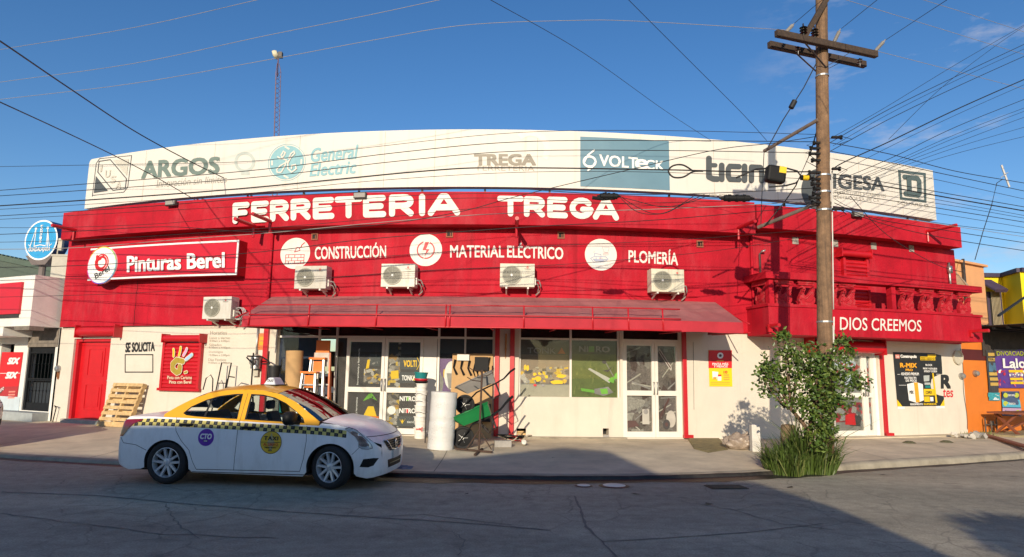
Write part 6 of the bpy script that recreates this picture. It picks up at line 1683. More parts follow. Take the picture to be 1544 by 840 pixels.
# hand truck by the wall behind the taxi
x = WI(338, 560, .3)[0]; z1 = WI(338, 547, .3)[1]
HT = root_of('hand_truck', 'black hand truck with curved wheel guards on the cream wall under the opening hours', 'hand truck', x, .17, .3)
def hp_(u, v, d): return WP(x + u, .17 + v, .55 - d)
H = z1 - .17
g = MB(); g.tube([hp_(-.13, .05, .0), hp_(-.12, H, .3), hp_(.14, H, .3), hp_(.13, .05, 0)], .016, 7)
for k in (.35, .7): g.tube([hp_(-.13, H*k, .3*k), hp_(.13, H*k, .3*k)], .012, 6)
g.build('frame', BLACK, HT, smooth=40)
for s in (-1, 1):
    g = MB(); g.tube([hp_(s*.16, H*.55, .1), hp_(s*.19, H*.76, .12), hp_(s*.24, H*.82, .1), hp_(s*.31, H*.77, .04), hp_(s*.34, H*.6, .0)] if s < 0 else [hp_(.15, H*.55, .1), hp_(.19, H*.73, .1), hp_(.3, H*.8, .02), hp_(.5, H*.79, -.06)], .014, 7); g.build('wheel_guard', BLACK, HT, smooth=40)
    g = MB(); g.lathe([(.05, -.03), (.12, -.03), (.13, 0), (.12, .03), (.05, .03)], Matrix.Translation(hp_(s*.2, .13, .08)) @ Matrix.Rotation(wang(x), 4, 'Z') @ Matrix.Rotation(PI/2, 4, 'Y'), 18); g.build('wheel', RUBBER, HT, smooth=40)
g = MB(); g.add([hp_(-.2, .02, -.3), hp_(.2, .02, -.3), hp_(.2, .02, 0), hp_(-.2, .02, 0)], [(0, 1, 2, 3)]); g.build('toe_plate', DSTEEL, HT)
# cart frame with a hanging black bucket and the electric meter
x = WI(391, 570, .45)[0]
CF = root_of('cart_frame', 'tall black tubular cart frame with a hooked handle left of the shop entrance', 'cart', x, .17, .45)
def cf(u, v, d=.45): return WP(x + u, v, d)
ztop = WI(391, 541, .45)[1]
g = MB()
for u, zz in ((-.19, ztop + .14), (.20, ztop + .18)): g.tube([cf(u, .2), cf(u, zz)], .018, 7)
g.tube([cf(-.19, ztop - .12), cf(-.36, ztop + .03), cf(-.34, ztop + .06), cf(.02, ztop + .05), cf(.22, ztop - .06), cf(.24, ztop - .12), cf(.02, ztop - .12)], .018, 7); g.tube([cf(-.3, .62), cf(-.1, .68), cf(.1, .64), cf(.25, .55)], .02, 7)
g.tube([cf(-.19, .25), cf(.2, .25)], .015, 6)
g.build('frame', BLACK, CF, smooth=40)
for u in (-.19, .2): g = MB(); g.lathe([(.05, -.03), (.1, -.03), (.1, .03), (.05, .03)], Matrix.Translation(cf(u, .27)) @ Matrix.Rotation(PI/2, 4, 'Y'), 16); g.build('wheel', RUBBER, CF, smooth=40)
c = cf(.33, ztop - .52, .40); g = MB(); g.lathe([(.115, 0), (.155, .34), (.165, .34), (.165, .37), (.15, .37), (.11, .02), (.0005, .02)], Matrix.Translation(c), 20); tag(g.build('bucket', mat('black_plastic', (.02, .02, .022), .45, .2, 9), smooth=40), 'black bucket hanging on the cart frame beside the red trim post', 'bucket')
xm, zm = WI(387, 546, .1); t = root_of('electric_meter', 'grey cylindrical electric meter on the cream wall behind the cart frame', 'meter', xm, zm - .2, .1, 'round electric meters')
g = MB(); g.lathe([(.12, -.16), (.125, .1), (.10, .16), (.03, .19)], Matrix.Translation(WP(xm, zm, .13)), 20); g.build('body', STEEL, t, smooth=40)
g = MB(); g.wbox(xm - .10, xm + .05, zm - .34, zm - .18, .01, .1); g.build('base_box', mat('beige_meter_box', (.45, .42, .34), .6), t)
g = MB(); M_ = Matrix.Translation(WP(xm, zm, .25)) @ Matrix.Rotation(wang(xm), 4, 'Z') @ Matrix.Rotation(PI/2, 4, 'X'); g.lathe([(.08, 0), (.08, .04), (.06, .06), (.0005, .065)], M_, 18); g.build('glass_cap', mat('meter_face', (.22, .21, .2), .2), t, smooth=40)
# cardboard roll
x, zt = WI(447, 529, .55)
g = MB(); c = WP(x, .17, .55); up = Vector((-.02, 0, 1)); h = zt - .17
M_ = Matrix.Translation(c) @ up.to_track_quat('Z', 'Y').to_matrix().to_4x4()
g.lathe([(.19, 0), (.193, h * .3), (.19, h * .7), (.195, h), (.185, h), (.175, h - .05), (.165, h - .03), (.15, h - .06), (.0005, h - .06)], M_, 28)
tag(g.build('cardboard_roll', CARD, smooth=40), 'tall roll of brown corrugated cardboard standing behind the taxi roof sign', 'roll')
# step ladders
def ladder(px, py, w, d, lb, orange=True, h_top=None, tilt=.0, wrap=False):
    x, zt = WI(px, py, d); t = root_of('step_ladder', lb, 'ladder', x, .17, d, 'ladders left of the entrance')
    zt -= .17
    def lp(u, v, k): return WP(x + u + tilt * v, .17 + v, d - k)
    for s in (-1, 1):
        g = MB(); g.bar(lp(s * (w / 2 + .07), 0, -.12), lp(s * w / 2, zt, 0), .035, .07); g.bar(lp(s * (w / 2 + .05), 0, .12), lp(s * (w / 2 - .02), zt, .06), .025, .05, 0)
        g.build('side_rail', mat('orange_fibreglass', (.62, .15, .04), .5) if wrap else mat('ladder_aluminium', (.62, .62, .60), .35, .06, 8, metal=.5), t)
    k = 0
    z = .28
    while z < zt - .12:
        ww = w / 2 + .07 * (1 - z / zt); g = MB(); g.bar(lp(-ww, z, -.1 * (1 - z / zt)), lp(ww, z, -.1 * (1 - z / zt)), .09, .03); g.build('step', mat('ladder_aluminium', (.62, .62, .60), .35, .06, 8, metal=.5), t); z += .29
    OR_ = mat('ladder_orange_plastic', (.78, .20, .03), .45, .05, 6)
    if not wrap:
        g = MB(); P = [lp(-w/2 - .04, zt - .02, -.05), lp(w/2 + .04, zt - .02, -.05), lp(w/2 + .04, zt - .02, .12), lp(-w/2 - .04, zt - .02, .12)]
        g.add(P + [q + Vector((0, 0, .05)) for q in P], [(0,3,2,1),(4,5,6,7),(0,1,5,4),(1,2,6,5),(2,3,7,6),(3,0,4,7)]); g.build('top_cap', OR_, t)
        g = MB(); g.add([lp(-w*.36, zt - .34, .02), lp(w*.36, zt - .34, .02), lp(w*.34, zt - .06, .015), lp(-w*.34, zt - .06, .015), lp(-w*.36, zt - .34, .035), lp(w*.36, zt - .34, .035), lp(w*.34, zt - .06, .03), lp(-w*.34, zt - .06, .03)], [(3,2,1,0),(4,5,6,7),(0,1,5,4),(1,2,6,5),(2,3,7,6),(3,0,4,7)])
        for u, v in ((-.2, .12), (.2, .12), (-.2, .24), (.2, .24), (0, .16)): g.disc(0, 0, .018 if u else .03, lambda a, b, dd: lp(w * u + a, zt - .36 + v + b, .0185 - dd), -.001, 1, 10)
        g.build('tool_tray', [OR_, mat('dark_hole', (.10, .03, .01), .8)], t)
    else:
        g = MB(); g.wbox(x - w*.5, x + w*.5, zt - .15, zt + .17, d - .05, d + .06); g.build('plastic_wrap', mat('cloudy_plastic_wrap', (.55, .52, .47), .25, .1, 5), t)
        g = MB(); g.wbox(x - w*.45, x + w*.45, zt + .17, zt + .46, d - .03, d + .03); g.build('head_plate', OR_, t)
    return t
ladder(487, 532, .36, .25, 'tallest ladder, clear plastic wrapped with orange side rails, beside the narrow dark window', wrap=True)
ladder(479, 541, .30, .42, 'orange topped aluminium step ladder, the taller of the two in front')
ladder(466, 562, .30, .62, 'orange topped aluminium step ladder, the shorter of the two, just above the taxi windscreen')
# stack of white pails
c = gp(633, 661); t = thing('pail_stack', c, 'leaning stack of nested white pails beside the bubble wrap roll', 'pails')
n = 15; hh = at_y(633, 578, c.y).z - c.z
PAILW = mat('white_pail_plastic', (.80, .78, .72), .4, .06, 6, stain=(.55, .45, .35), stains=.25, sscale=(9, 9, 9))
for i in range(n):
    z = hh * i / n; r_ = .138 + .004 * math.sin(i * 1.7)
    g = MB(); M_ = Matrix.Translation(c + Vector((.012 * math.sin(i * 2.3), .01 * math.cos(i * 1.9), z)))
    g.lathe([(r_ - .018, 0), (r_ - .008, hh / n * .75), (r_ + .006, hh / n * .78), (r_ + .006, hh / n * .96), (r_ - .01, hh / n * .99), (.0005, hh / n * .99)], M_, 22); g.build('pail', PAILW, t, smooth=40)
g = MB()
for i in (7, 10, 12): z = hh * i / n; g.tube([c + Vector((.145 * math.cos(a * .35 - 2.4), .145 * math.sin(a * .35 - 2.4), z + .02 * math.sin(a * .9))) for a in range(9)], .005, 5)
g.build('handle', BLACK, t)
g = MB(); fn = lambda u, v, d: c + Vector(((.135) * math.sin(u), -(.144 + d) * math.cos(u), v))
g.text('PINTURA', lambda u, v, d: fn(-.6 + u * .9, .19 + v * .05, .004), 0, .03); g.disc(.45, .2, .16, fn, .004, 0, 16, .09, ry=.06); g.build('pail_marking', RINK, t)
for k, (z, m, lb) in enumerate(((hh, BLACK, 'black pail on top of the white stack, under the red one'), (hh + .05, mat('red_pail', (.55, .02, .03), .4), 'red pail between the teal and black ones on the stack'), (hh + .09, TEAL, 'teal pail topping the stack of white pails'))):
    g = MB(); g.lathe([(.125, 0), (.15, .03 if k < 2 else .14), (.162, .03 if k < 2 else .14), (.162, .055 if k < 2 else .16), (.145, .055 if k < 2 else .16), (.12, .02), (.0005, .02)], Matrix.Translation(c + Vector((-.02, 0, z))) @ Matrix.Rotation(.04, 4, 'Y'), 22); tag(g.build('pail', m, smooth=40), lb, 'pail', 'coloured pails')
# bubble wrap roll
c = gp(664, 677); h = at_y(664, 591, c.y).z - c.z
m = mat('bubble_wrap_film', (.78, .765, .72), .28, .06, 3, .5, coat=.3, stain=(.62, .60, .56), stains=.6, sscale=(2, 2, 14), bscale=55, trans=.12)
g = MB(); prof = []
n = 26; rnd = random.Random(12)
for i in range(n + 1): prof.append((.255 + .002 * math.sin(i * 1.3) + .003 * rnd.random() - (.006 if i == 13 else 0), h * i / n))
prof += [(.22, h + .004), (.19, h - .02), (.06, h - .015), (.05, h - .05), (.0005, h - .05)]
g.lathe(prof, Matrix.Translation(c) @ Matrix.Rotation(.045, 4, 'Y') @ Matrix.Rotation(0, 4, 'X'), 40); tag(g.build('bubble_wrap_roll', m, smooth=50), 'big translucent white roll of bubble wrap standing by the entrance', 'roll')
# cardboard sheets with hanging tools behind the wheelbarrows
for i, (p0, p1, lb, tl) in enumerate((((682, 533), (711, 662), 'tall cardboard display sheet with hanging tools left of its twin', 0), ((713, 533), (742, 655), 'tall cardboard display sheet with black hanging straps next to the red post', 1))):
    a0 = WI(p0[0], p0[1], .12); b0 = WI(p1[0], 600, .2)
    g = MB(); x0, x1 = a0[0], b0[0]
    g.add([WP(x0, .17, .32), WP(x1, .17, .32), WP(x1, a0[1], .06), WP(x0, a0[1], .06), WP(x0, .17, .30), WP(x1, .17, .30), WP(x1, a0[1], .04), WP(x0, a0[1], .04)], [(0,1,2,3),(7,6,5,4),(0,4,5,1),(1,5,6,2),(2,6,7,3),(3,7,4,0)])
    tag(g.build('cardboard_sheet', CARD), lb, 'cardboard sheet')
    r = random.Random(i + 5)
    g = MB()
    for k in range(3 if i == 0 else 5):
        u = x0 + (x1 - x0) * (.15 + .7 * k / (2 if i == 0 else 4)); zt_ = a0[1] - .08 - .1 * r.random()
        if i == 0: g.tube([WP(u, zt_, .12), WP(u - .03, zt_ - .18, .14), WP(u + .05, zt_ - .34, .15)], [.03, .022, .03], 6)
        else: g.tube([WP(u, zt_, .12), WP(u - .05, zt_ - .25, .15), WP(u + .04, zt_ - .5, .17), WP(u + .06, zt_ - .2, .15)], [.014, .02, .02, .012], 6)
    if i == 0: g.wbox(x0 + .12, x1 - .08, a0[1] - .16, a0[1] - .02, .13, .15, 1)
    else: g.wbox(x0 + .05, x1 - .1, a0[1] - .40, a0[1] - .08, .12, .17); g.wbox(x0 + .02, x1 - .02, .55, .95, .32, .42)
    tag(g.build('hanging_tools', [BLACK, mat('white_tag', (.7, .68, .62), .5)], smooth=30), ('dark hand tools and a white tag hanging on the left cardboard sheet', 'black straps and bags hanging on the right cardboard sheet')[i], 'tools')
# wheelbarrows propped nose down
def wheelbarrow(label, tray_m, nose, heel, handle, wheel_px, wr, y):
    N_, Hh, Ha, Wc = at_y(*nose, y), at_y(*heel, y), at_y(*handle, y + .35), at_y(*wheel_px, y)
    t = thing('wheelbarrow', Wc - Vector((0, 0, wr)), label, 'wheelbarrow', 'two propped wheelbarrows')
    axis = (Hh - N_); L_ = axis.length; ex = axis.normalized(); ez = Vector((0, -1, 0)).cross(ex) * -1; ey = Vector((0, 1, 0)); ez = ex.cross(ey) * -1
    if ez.z < 0: ez = -ez
    def q(u, v, w): return N_ + ex * u * L_ + ey * v + ez * w
    g = MB()
    rim = [(0, -.12, .0), (.06, -.26, .02), (1.0, -.33, .06), (1.0, .33, .06), (.06, .26, .02), (0, .12, .0)]
    bot = [(.20, -.14, -.17), (.25, -.16, -.20), (.98, -.2, -.19), (.98, .2, -.19), (.25, .16, -.20), (.20, .14, -.17)]
    V = [q(*p) for p in rim] + [q(*p) for p in bot]
    g.add(V, [(i, (i+1) % 6, 6 + (i+1) % 6, 6 + i) for i in range(6)] + [(11, 10, 9, 8, 7, 6)])
    o = fixn(g.build('tray', tray_m, t)); s = o.modifiers.new('solid', 'SOLIDIFY'); s.thickness = .006
    g = MB(); g.tube([q(*p) for p in rim + rim[:1]], .012, 6); g.build('rim', tray_m, o, smooth=1)
    for s in (-1, 1):
        g = MB(); e = Ha + ey * .26 * s
        g.tube([Wc + ey * .06 * s + (Wc - Hh).normalized() * .16, Wc + ey * .06 * s, q(.45, .15 * s, -.24), q(1.0, .22 * s, -.21), q(1.0, .22 * s, -.21) * .6 + e * .4 - Vector((0, 0, .03)), q(1.0, .22 * s, -.21) * .25 + e * .75 + Vector((0, 0, .01)), e], [.015, .015, .015, .015, .016, .021, .021], 7); g.build('handle', BLACK, t, smooth=40)
        g = MB(); g.tube([q(.62, .18 * s, -.22), q(.78, .2 * s, -.5), q(.98, .2 * s, -.46), q(.98, .23 * s, -.2)], .013, 6); g.build('leg', DSTEEL, t, smooth=40)
    M_ = Matrix.Translation(Wc) @ Matrix.Rotation(PI/2, 4, 'X')
    g = MB(); g.lathe([(wr - .055, -.03), (wr - .03, -.045), (wr - .008, -.035), (wr, 0), (wr - .008, .035), (wr - .03, .045), (wr - .055, .03)], M_, 28, closed=True); w = g.build('wheel', RUBBER, t, smooth=50)
    g = MB(); g.lathe([(.03, -.045), (wr - .055, -.02), (wr - .055, .02), (.03, .045)], M_, 24)
    for k in range(5):
        a = k * 2 * PI / 5; g.bar(M_ @ Vector((.03*math.cos(a), .03*math.sin(a), .035)), M_ @ Vector((.1*math.cos(a), .1*math.sin(a), .025)), .02, .01, 1)
    g.lathe([(.0005, -.06), (.03, -.06), (.03, .06), (.0005, .06)], M_, 12, 1); g.build('rim', [BLACK, STEEL], w, smooth=40)
    return t
ymid = gp(712, 676).y
wheelbarrow('wheelbarrow with a grey steel tray, the upper of the two', mat('grey_tray_steel', (.27, .25, .23), .45, .12, 5), (687, 585), (743, 563), (776, 556), (701, 610), .20, ymid + .30)
wheelbarrow('wheelbarrow with a green tray, the lower of the two', mat('green_tray_enamel', (.012, .20, .055), .4, .08, 5), (681, 632), (737, 611), (773, 598), (698, 660), .225, ymid)
# iron display stand in front of them
c = gp(722, 682); t = thing('display_stand', c, 'thin rusty iron stand with a cross foot in front of the wheelbarrows', 'stand')
RUST = mat('rusty_iron', (.085, .05, .035), .8, .35, 14, metal=.3)
top = at_y(727, 558, c.y + .1)
g = MB(); g.tube([c + Vector((0, 0, .05)), top], .02, 7); g.build('post', RUST, t)
g = MB(); g.bar(gp(687, 679) + Vector((0, 0, .03)), gp(742, 684) + Vector((0, 0, .03)), .05, .03); g.bar(gp(716, 688) + Vector((0, 0, .028)), c + Vector((.05, .35, .03)), .045, .028); g.build('foot', RUST, t)
for s in (-1, 1): g = MB(); g.tube([c + Vector((.0, 0, .42)), c + Vector((.24 * s, .02, .05))], .012, 6); g.build('brace', RUST, t)
g = MB(); p = top
for k in range(3): g.tube([p + Vector((0, 0, -.02 - .1 * k)), p + Vector((-.18 + .3 * (k % 2), -.1, .0 - .1 * k)), p + Vector((-.28 + .5 * (k % 2), -.12, .06 - .1 * k))], .009, 5)
g.build('hook', RUST, t)
# tool hanging on the pilaster
x, z = WI(763, 503, .03); g = MB(); g.tube([WP(x, z, .03), WP(x, z - .33, .035)], [.018, .022], 8); g.tube([WP(x, z - .33, .035), WP(x - .005, z - .58, .03)], [.03, .006], 6); tag(g.build('hanging_trowel', mat('varnished_wood', (.40, .16, .04), .4), smooth=40), 'narrow wooden handled tool hanging between the two red posts', 'tool')
# blocks, tangle of hoses and rubble
c = gp(758, 674); g = MB(); g.box(-.17, .17, -.09, .09, 0, .13, 0, Matrix.Translation(c) @ Matrix.Rotation(.1, 4, 'Z')); tag(bev(g.build('concrete_block', CONC), .008), 'broken grey concrete block at the foot of the cream pilaster', 'block')
c = gp(775, 668); g = MB(); rnd = random.Random(6)
for k in range(5):
    P = [c + Vector(((rnd.random() - .5) * .75, (rnd.random() - .5) * .3, .03 + .16 * rnd.random())) for _ in range(6)]; g.tube(spline(P, 5), .014, 6, k % 3)
tag(g.build('hose_tangle', [BLACK, mat('beige_hose', (.42, .36, .27), .6), RINK], smooth=1), 'tangle of hoses and fittings on the sidewalk under the small wall vent', 'hoses')
c = gp(790, 672); g = MB(); g.lathe([(.0005, -.06), (.05, -.05), (.06, 0), (.05, .05), (.0005, .06)], Matrix.Translation(c + Vector((0, 0, .06))) @ Matrix.Rotation(1.2, 4, 'X'), 14); tag(g.build('pipe_fitting', mat('off_white_plastic', (.6, .57, .5), .5), smooth=40), 'small off white plastic fitting lying at the end of the hose tangle', 'fitting')
for px, lb in ((745, 'thin dark rod leaning between the pails and the bubble wrap'),): 
    g = MB(); g.tube([gp(641, 668), at_y(643, 596, gp(641, 668).y + .2)], .014, 6); tag(g.build('leaning_rod', DSTEEL), lb, 'rod')
# wood pieces inside the two low wall vents
for v, lb in ((H_V1, 'wood'), (H_V2, 'pipe')):
    g = MB()
    g.wbox(v[0], v[1], v[2], v[3], -.28, -.27, 1)
    if lb == 'wood': g.wbox(v[0] + .01, v[1], v[2] + .01, v[2] + .05, -.2, -.05); g.wbox(v[0], v[1] - .03, v[2] + .06, v[2] + .09, -.22, -.1)
    else: g.wbox(v[0] - .0, v[1], v[2] - .12, v[2], .0, .02, 0)
    g.build('wall_niche', [WOODP if lb == 'wood' else CONC, DARK], SH)
# mossy ramp, trash bag and small white post
g = MB(); P = [gp(*q) for q in ((1037, 663), (1086, 663), (1098, 678), (1068, 683), (1046, 677))]
V = [p + Vector((0, 0, .001)) for p in P]; T = [p * .9 + sum(P, Vector()) / 5 * .1 + Vector((0, 0, .05 if i < 2 else .02)) for i, p in enumerate(P)]
g.add(V + T, [(i, (i+1) % 5, 5 + (i+1) % 5, 5 + i) for i in range(5)] + [(5, 6, 7, 8, 9)]); tag(g.build('ramp', mat('mossy_ramp_concrete', (.23, .19, .085), .9, .35, 7, .4)), 'low mossy brown ramp at the foot of the red post right of the glass door', 'ramp')
c = gp(1114, 677); t = thing('rubbish_bag', c, 'clear plastic bag of rubble slumped against the white post', 'bag')
bm = bmesh.new(); bmesh.ops.create_icosphere(bm, subdivisions=4, radius=1)
rnd = random.Random(15)
from mathutils import noise as mn
for v in bm.verts:
    k = 1 + .28 * mn.noise(v.co * 2.2) + .12 * mn.noise(v.co * 7); v.co = Vector((v.co.x * .29 * k, v.co.y * .22 * k, max(0, (v.co.z * .8 + .62) * .21 * k)))
me = bpy.data.meshes.new('bag'); bm.to_mesh(me); bm.free()
o = bpy.data.objects.new('bag', me); COL.objects.link(o); o.parent = t
me.materials.append(mat('dusty_film', (.36, .29, .23), .3, .4, 9, .6, stain=(.13, .09, .06), stains=.8, sscale=(9, 9, 9), bscale=22)); me.polygons.foreach_set('use_smooth', [True] * len(me.polygons))
g = MB(); g.tube([c + Vector((.12, 0, .24)), c + Vector((.16, 0, .31)), c + Vector((.2, -.02, .33))], [.05, .02, .05], 8); g.build('knot', mat('dusty_film', (.36, .29, .23)), t, smooth=1)
c = gp(1139, 681); g = MB(); h = at_y(1139, 640, c.y).z - c.z; g.box(-.085, .085, -.08, .08, 0, h, 0, Matrix.Translation(c)); tag(bev(g.build('bollard', mat('chalky_white_post', (.66, .63, .56), .85, .1, 6, .4)), .012), 'short chalky white square post left of the small tree', 'bollard')
# rubble and dry weeds at the right corner of the shop
c = gp(1459, 661); g = MB(); rnd = random.Random(19)
for k in range(16):
    s = .03 + rnd.random() * .07; p = c + Vector((rnd.gauss(0, .16), rnd.gauss(0, .1), s * .4 + .08 * rnd.random()))
    g.box(-s, s, -s * .8, s * .8, -s * .6, s * .6, k % 2, Matrix.Translation(p) @ Matrix.Rotation(rnd.random() * 3, 4, 'Z') @ Matrix.Rotation(rnd.random(), 4, 'X'))
tag(g.build('rubble_heap', [mat('pale_rubble', (.48, .45, .40), .9, .2, 9), CONC], kind=None) if 0 else g.build('rubble_heap', [mat('pale_rubble', (.48, .45, .40), .9, .2, 9), CONC]), 'small pale rubble heap at the corner between the cream and orange walls', 'rubble')
for px, py, lb in ((1371, 668, 'flat dark clod on the sidewalk nearer the tree'), (1427, 667, 'flat dark clod on the sidewalk nearer the rubble heap')):
    c = gp(px, py); g = MB(); g.lathe([(.0005, .05), (.06, .045), (.11, .02), (.13, 0)], Matrix.Translation(c) @ Matrix.Scale(1.2, 4, (1, 0, 0)), 9); tag(g.build('dirt_clod', mat('dark_moss_clod', (.10, .095, .05), .95, .4, 16, .5), smooth=1), lb, 'clod', 'dirt clods')
# valve covers, patch and litter in the road
for px, py, r_, lb in ((880, 733, .10, 'small pale round valve cover in the road by the gutter, smaller of two'), (926, 733, .17, 'pale round valve cover in the road by the gutter, larger of two')):
    c = ground(px, py, 0); g = MB(); g.lathe([(r_ * 1.35, .004), (r_ * 1.1, .012), (r_ * 1.05, .013)], Matrix.Translation(c), 24, 1); g.lathe([(r_, .0135), (r_ * .9, .019), (.0005, .02)], Matrix.Translation(c), 24, 0)
    tag(g.build('valve_cover', [mat('pale_painted_iron', (.85, .80, .66), .7, .06, 8), DAMP], smooth=40), lb, 'valve cover', 'valve covers')
c = ground(1095, 735, 0); g = MB()
g.box(-.28, .28, -.16, .16, .002, .012, 0, Matrix.Translation(c) @ Matrix.Rotation(.1, 4, 'Z'))
for k in range(7): g.box(-.26, .26, -.14 + k * .042, -.12 + k * .042, .0125, .02, 1, Matrix.Translation(c) @ Matrix.Rotation(.1, 4, 'Z'))
tag(g.build('drain_grate', [DAMP, mat('rusty_grate', (.13, .10, .07), .9, .3, 12)]), 'small rusty drain grate set in the road near the gutter', 'drain grate')
c = ground(608, 712, 0); bm = bmesh.new(); bmesh.ops.create_icosphere(bm, subdivisions=3, radius=1)
for v in bm.verts:
    k = 1 + .5 * mn.noise(v.co * 2.5); v.co = Vector((v.co.x * .22 * k, v.co.y * .12 * k, max(0, v.co.z * .09 * k + .02)))
me = bpy.data.meshes.new('litter_bag'); bm.to_mesh(me); bm.free(); o = bpy.data.objects.new('litter_bag', me); COL.objects.link(o); o.location = c
me.materials.append(mat('blue_grey_litter', (.16, .18, .24), .4, .4, 14)); tag(o, 'crumpled bluish litter bag in the gutter under the taxi nose', 'litter')
rnd = random.Random(31); spots = [(835, 690), (960, 745), (1065, 760), (1190, 735), (1330, 716), (1410, 722), (1254, 772), (795, 752), (1010, 793), (700, 745)]
for k, (px, py) in enumerate(spots):
    c = gp(px, py, .003) if py < 700 else ground(px, py, .003); g = MB(); s = .03 + .04 * rnd.random()
    g.add([c + Vector((rnd.uniform(-1.6, 1.6) * s, rnd.uniform(-1, 1) * s, .002 + .012 * rnd.random())) for _ in range(4)], [(0, 1, 2), (0, 2, 3)]); tag(g.build('leaf_litter', mat('dead_leaf', (.05, .04, .03), .9)), 'dark dry leaf scrap lying on the pavement', 'leaf litter', 'scraps lying on the pavement')
# ------------------------------------------------------------------ small tree and weeds at the pole
LEAF = mat('dark_glossy_leaf', (.060, .108, .018), .38, .5, 3.5, spec=.5)
LEAF2 = mat('bright_leaf', (.115, .165, .028), .42, .35, 5)
BARK = mat('brown_bark', (.16, .10, .06), .9, .3, 12, .5)
TB = ground(1218, 706, WALK)
TB = Vector((5.15, 11.78, walk_h(5.15, 11.78)))
TR = thing('small_tree', TB, 'small leafy green tree growing against the wooden pole', 'tree')
rnd = random.Random(17)
def cl(px, py, y): return at_y(px, py, y)
CLU = [(1200, 560, .5, 0), (1166, 556, .26, .0), (1160, 584, .22, .05), (1245, 556, .46, .12), (1284, 574, .26, .05), (1188, 530, .24, 0), (1268, 528, .22, .1), (1226, 590, .42, -.1), (1218, 545, .40, .1), (1186, 598, .22, .0),
       (1268, 602, .24, .0), (1246, 615, .24, 0), (1182, 512, .14, 0), (1270, 515, .13, .1), (1296, 576, .15, 0), (1152, 556, .14, 0), (1222, 625, .22, -.1), (1236, 640, .2, -.1), (1205, 612, .2, -.15), (1178, 572, .2, .1), (1262, 560, .3, -.22), (1245, 580, .3, -.32), (1238, 548, .26, -.32), (1250, 606, .26, -.3), (1240, 636, .24, -.3), (1250, 655, .2, -.28), (1228, 660, .2, -.25), (1205, 545, .28, -.1), (1150, 572, .17, .05), (1178, 505, .07, 0), (1283, 530, .09, .1)]
centres = []
for px, py, r, dy in CLU: centres.append((cl(px, py, 11.75 + dy), r))
g = MB()
stem0 = TB
limbs = []
forks = [(TB + Vector((-.05, 0, 0)), 1), (TB + Vector((.08, .05, 0)), 2)]
base_a = [TB, at_y(1219, 660, 11.72), at_y(1212, 640, 11.7), at_y(1193, 618, 11.7)]
g.tube(spline(base_a, 5), [.055 - .03 * i / 15 for i in range(16)], 9)
base_b = [TB + Vector((.06, .03, 0)), at_y(1222, 650, 11.78), at_y(1224, 620, 11.78), at_y(1226, 585, 11.75)]
g.tube(spline(base_b, 5), [.05 - .025 * i / 15 for i in range(16)], 9)
for c, r in centres:
    s = base_b[-1] if c.x > at_y(1205, 600, 11.75).x else base_a[-1]
    if r < .13: s = min((q for q, _ in centres if q != c), key=lambda q: (q - c).length)
    m_ = (s + c) / 2 + Vector((0, 0, -.06))
    g.tube(spline([s, m_, c], 5), [.02 - .0015 * i for i in range(11)], 6)
g.build('trunk', BARK, TR, smooth=1)
g = MB()
def leafq(p, s, m):
    d = Vector((rnd.gauss(0, 1), rnd.gauss(0, 1), rnd.gauss(.2, .8))).normalized()
    u = d.cross(Vector((rnd.gauss(0, 1), rnd.gauss(0, 1), rnd.gauss(0, 1)))).normalized(); n = d.cross(u)
    L_, w = s * (1.1 + .5 * rnd.random()), s * .42
    g.add([p, p + d * L_ * .45 + u * w + n * w * .35, p + d * L_, p + d * L_ * .45 - u * w + n * w * .35], [(0, 1, 2), (0, 2, 3)], m)
for c, r in centres:
    N = int(1150 * r * r) + 34
    for _ in range(N // 4):
        v = Vector((rnd.gauss(0, 1), rnd.gauss(0, 1), rnd.gauss(0, 1))).normalized() * r * (rnd.random() ** .38)
        v.y *= .8
        if (v.length / r) > .75 and rnd.random() < .35: v *= 1.22
        q = c + v
        for _ in range(5): leafq(q + Vector((rnd.gauss(0, .035), rnd.gauss(0, .035), rnd.gauss(0, .035))), .062, 0 if rnd.random() < .6 else 1)
g.build('crown', [LEAF, LEAF2], TR)
# weeds
g = MB()
GR = mat('weed_blade', (.065, .105, .018), .5, .4, 3)
GR2 = mat('dry_weed_blade', (.13, .15, .04), .6, .3, 4)
for k in range(4200):
    a = rnd.random() * 2 * PI; rr = math.sqrt(rnd.random())
    cx_ = TB + Vector((-.12 + .62 * rr * math.cos(a), .05 + .50 * rr * math.sin(a), 0))
    if cx_.y < kerb_y(cx_.x) - .28 + .1 * math.sin(cx_.x * 9): continue
    cx_.z = walk_h(cx_.x, cx_.y) if cx_.y > kerb_y(cx_.x) else .0
    h = (.28 + .42 * rnd.random()) * (1.25 - rr * .55) * (1.6 if rnd.random() < .12 else 1) * (.6 + .9 * mn.noise(Vector((cx_.x * 3, cx_.y * 3, 0))) ** 2 + .35 * (cx_.x > TB.x - .2))
    d = Vector((rnd.gauss(0, .30) + .35 * rr * math.cos(a), rnd.gauss(0, .3) - .16 + .3 * rr * math.sin(a), 0)) * h
    w = Vector((rnd.gauss(0, 1), rnd.gauss(0, 1), 0)).normalized() * (.007 + .006 * rnd.random())
    p1 = cx_ + d * .35 + Vector((0, 0, h * .62)); p2 = cx_ + d * 1.1 + Vector((0, 0, h * (.95 if rnd.random() < .5 else .72)))
    g.add([cx_ - w, cx_ + w, p1 + w * .8, p1 - w * .8, p2], [(0, 1, 2, 3), (3, 2, 4)], 0 if rnd.random() < .8 else 1)
tag(g.build('weed_clump', [GR, GR2]), 'thick clump of tall green weeds around the foot of the pole and tree', 'weeds', kind='stuff')
c = at_y(1196, 700, 12.0); c.z = WALK
h = at_y(1196, 641, 12.05).z - WALK
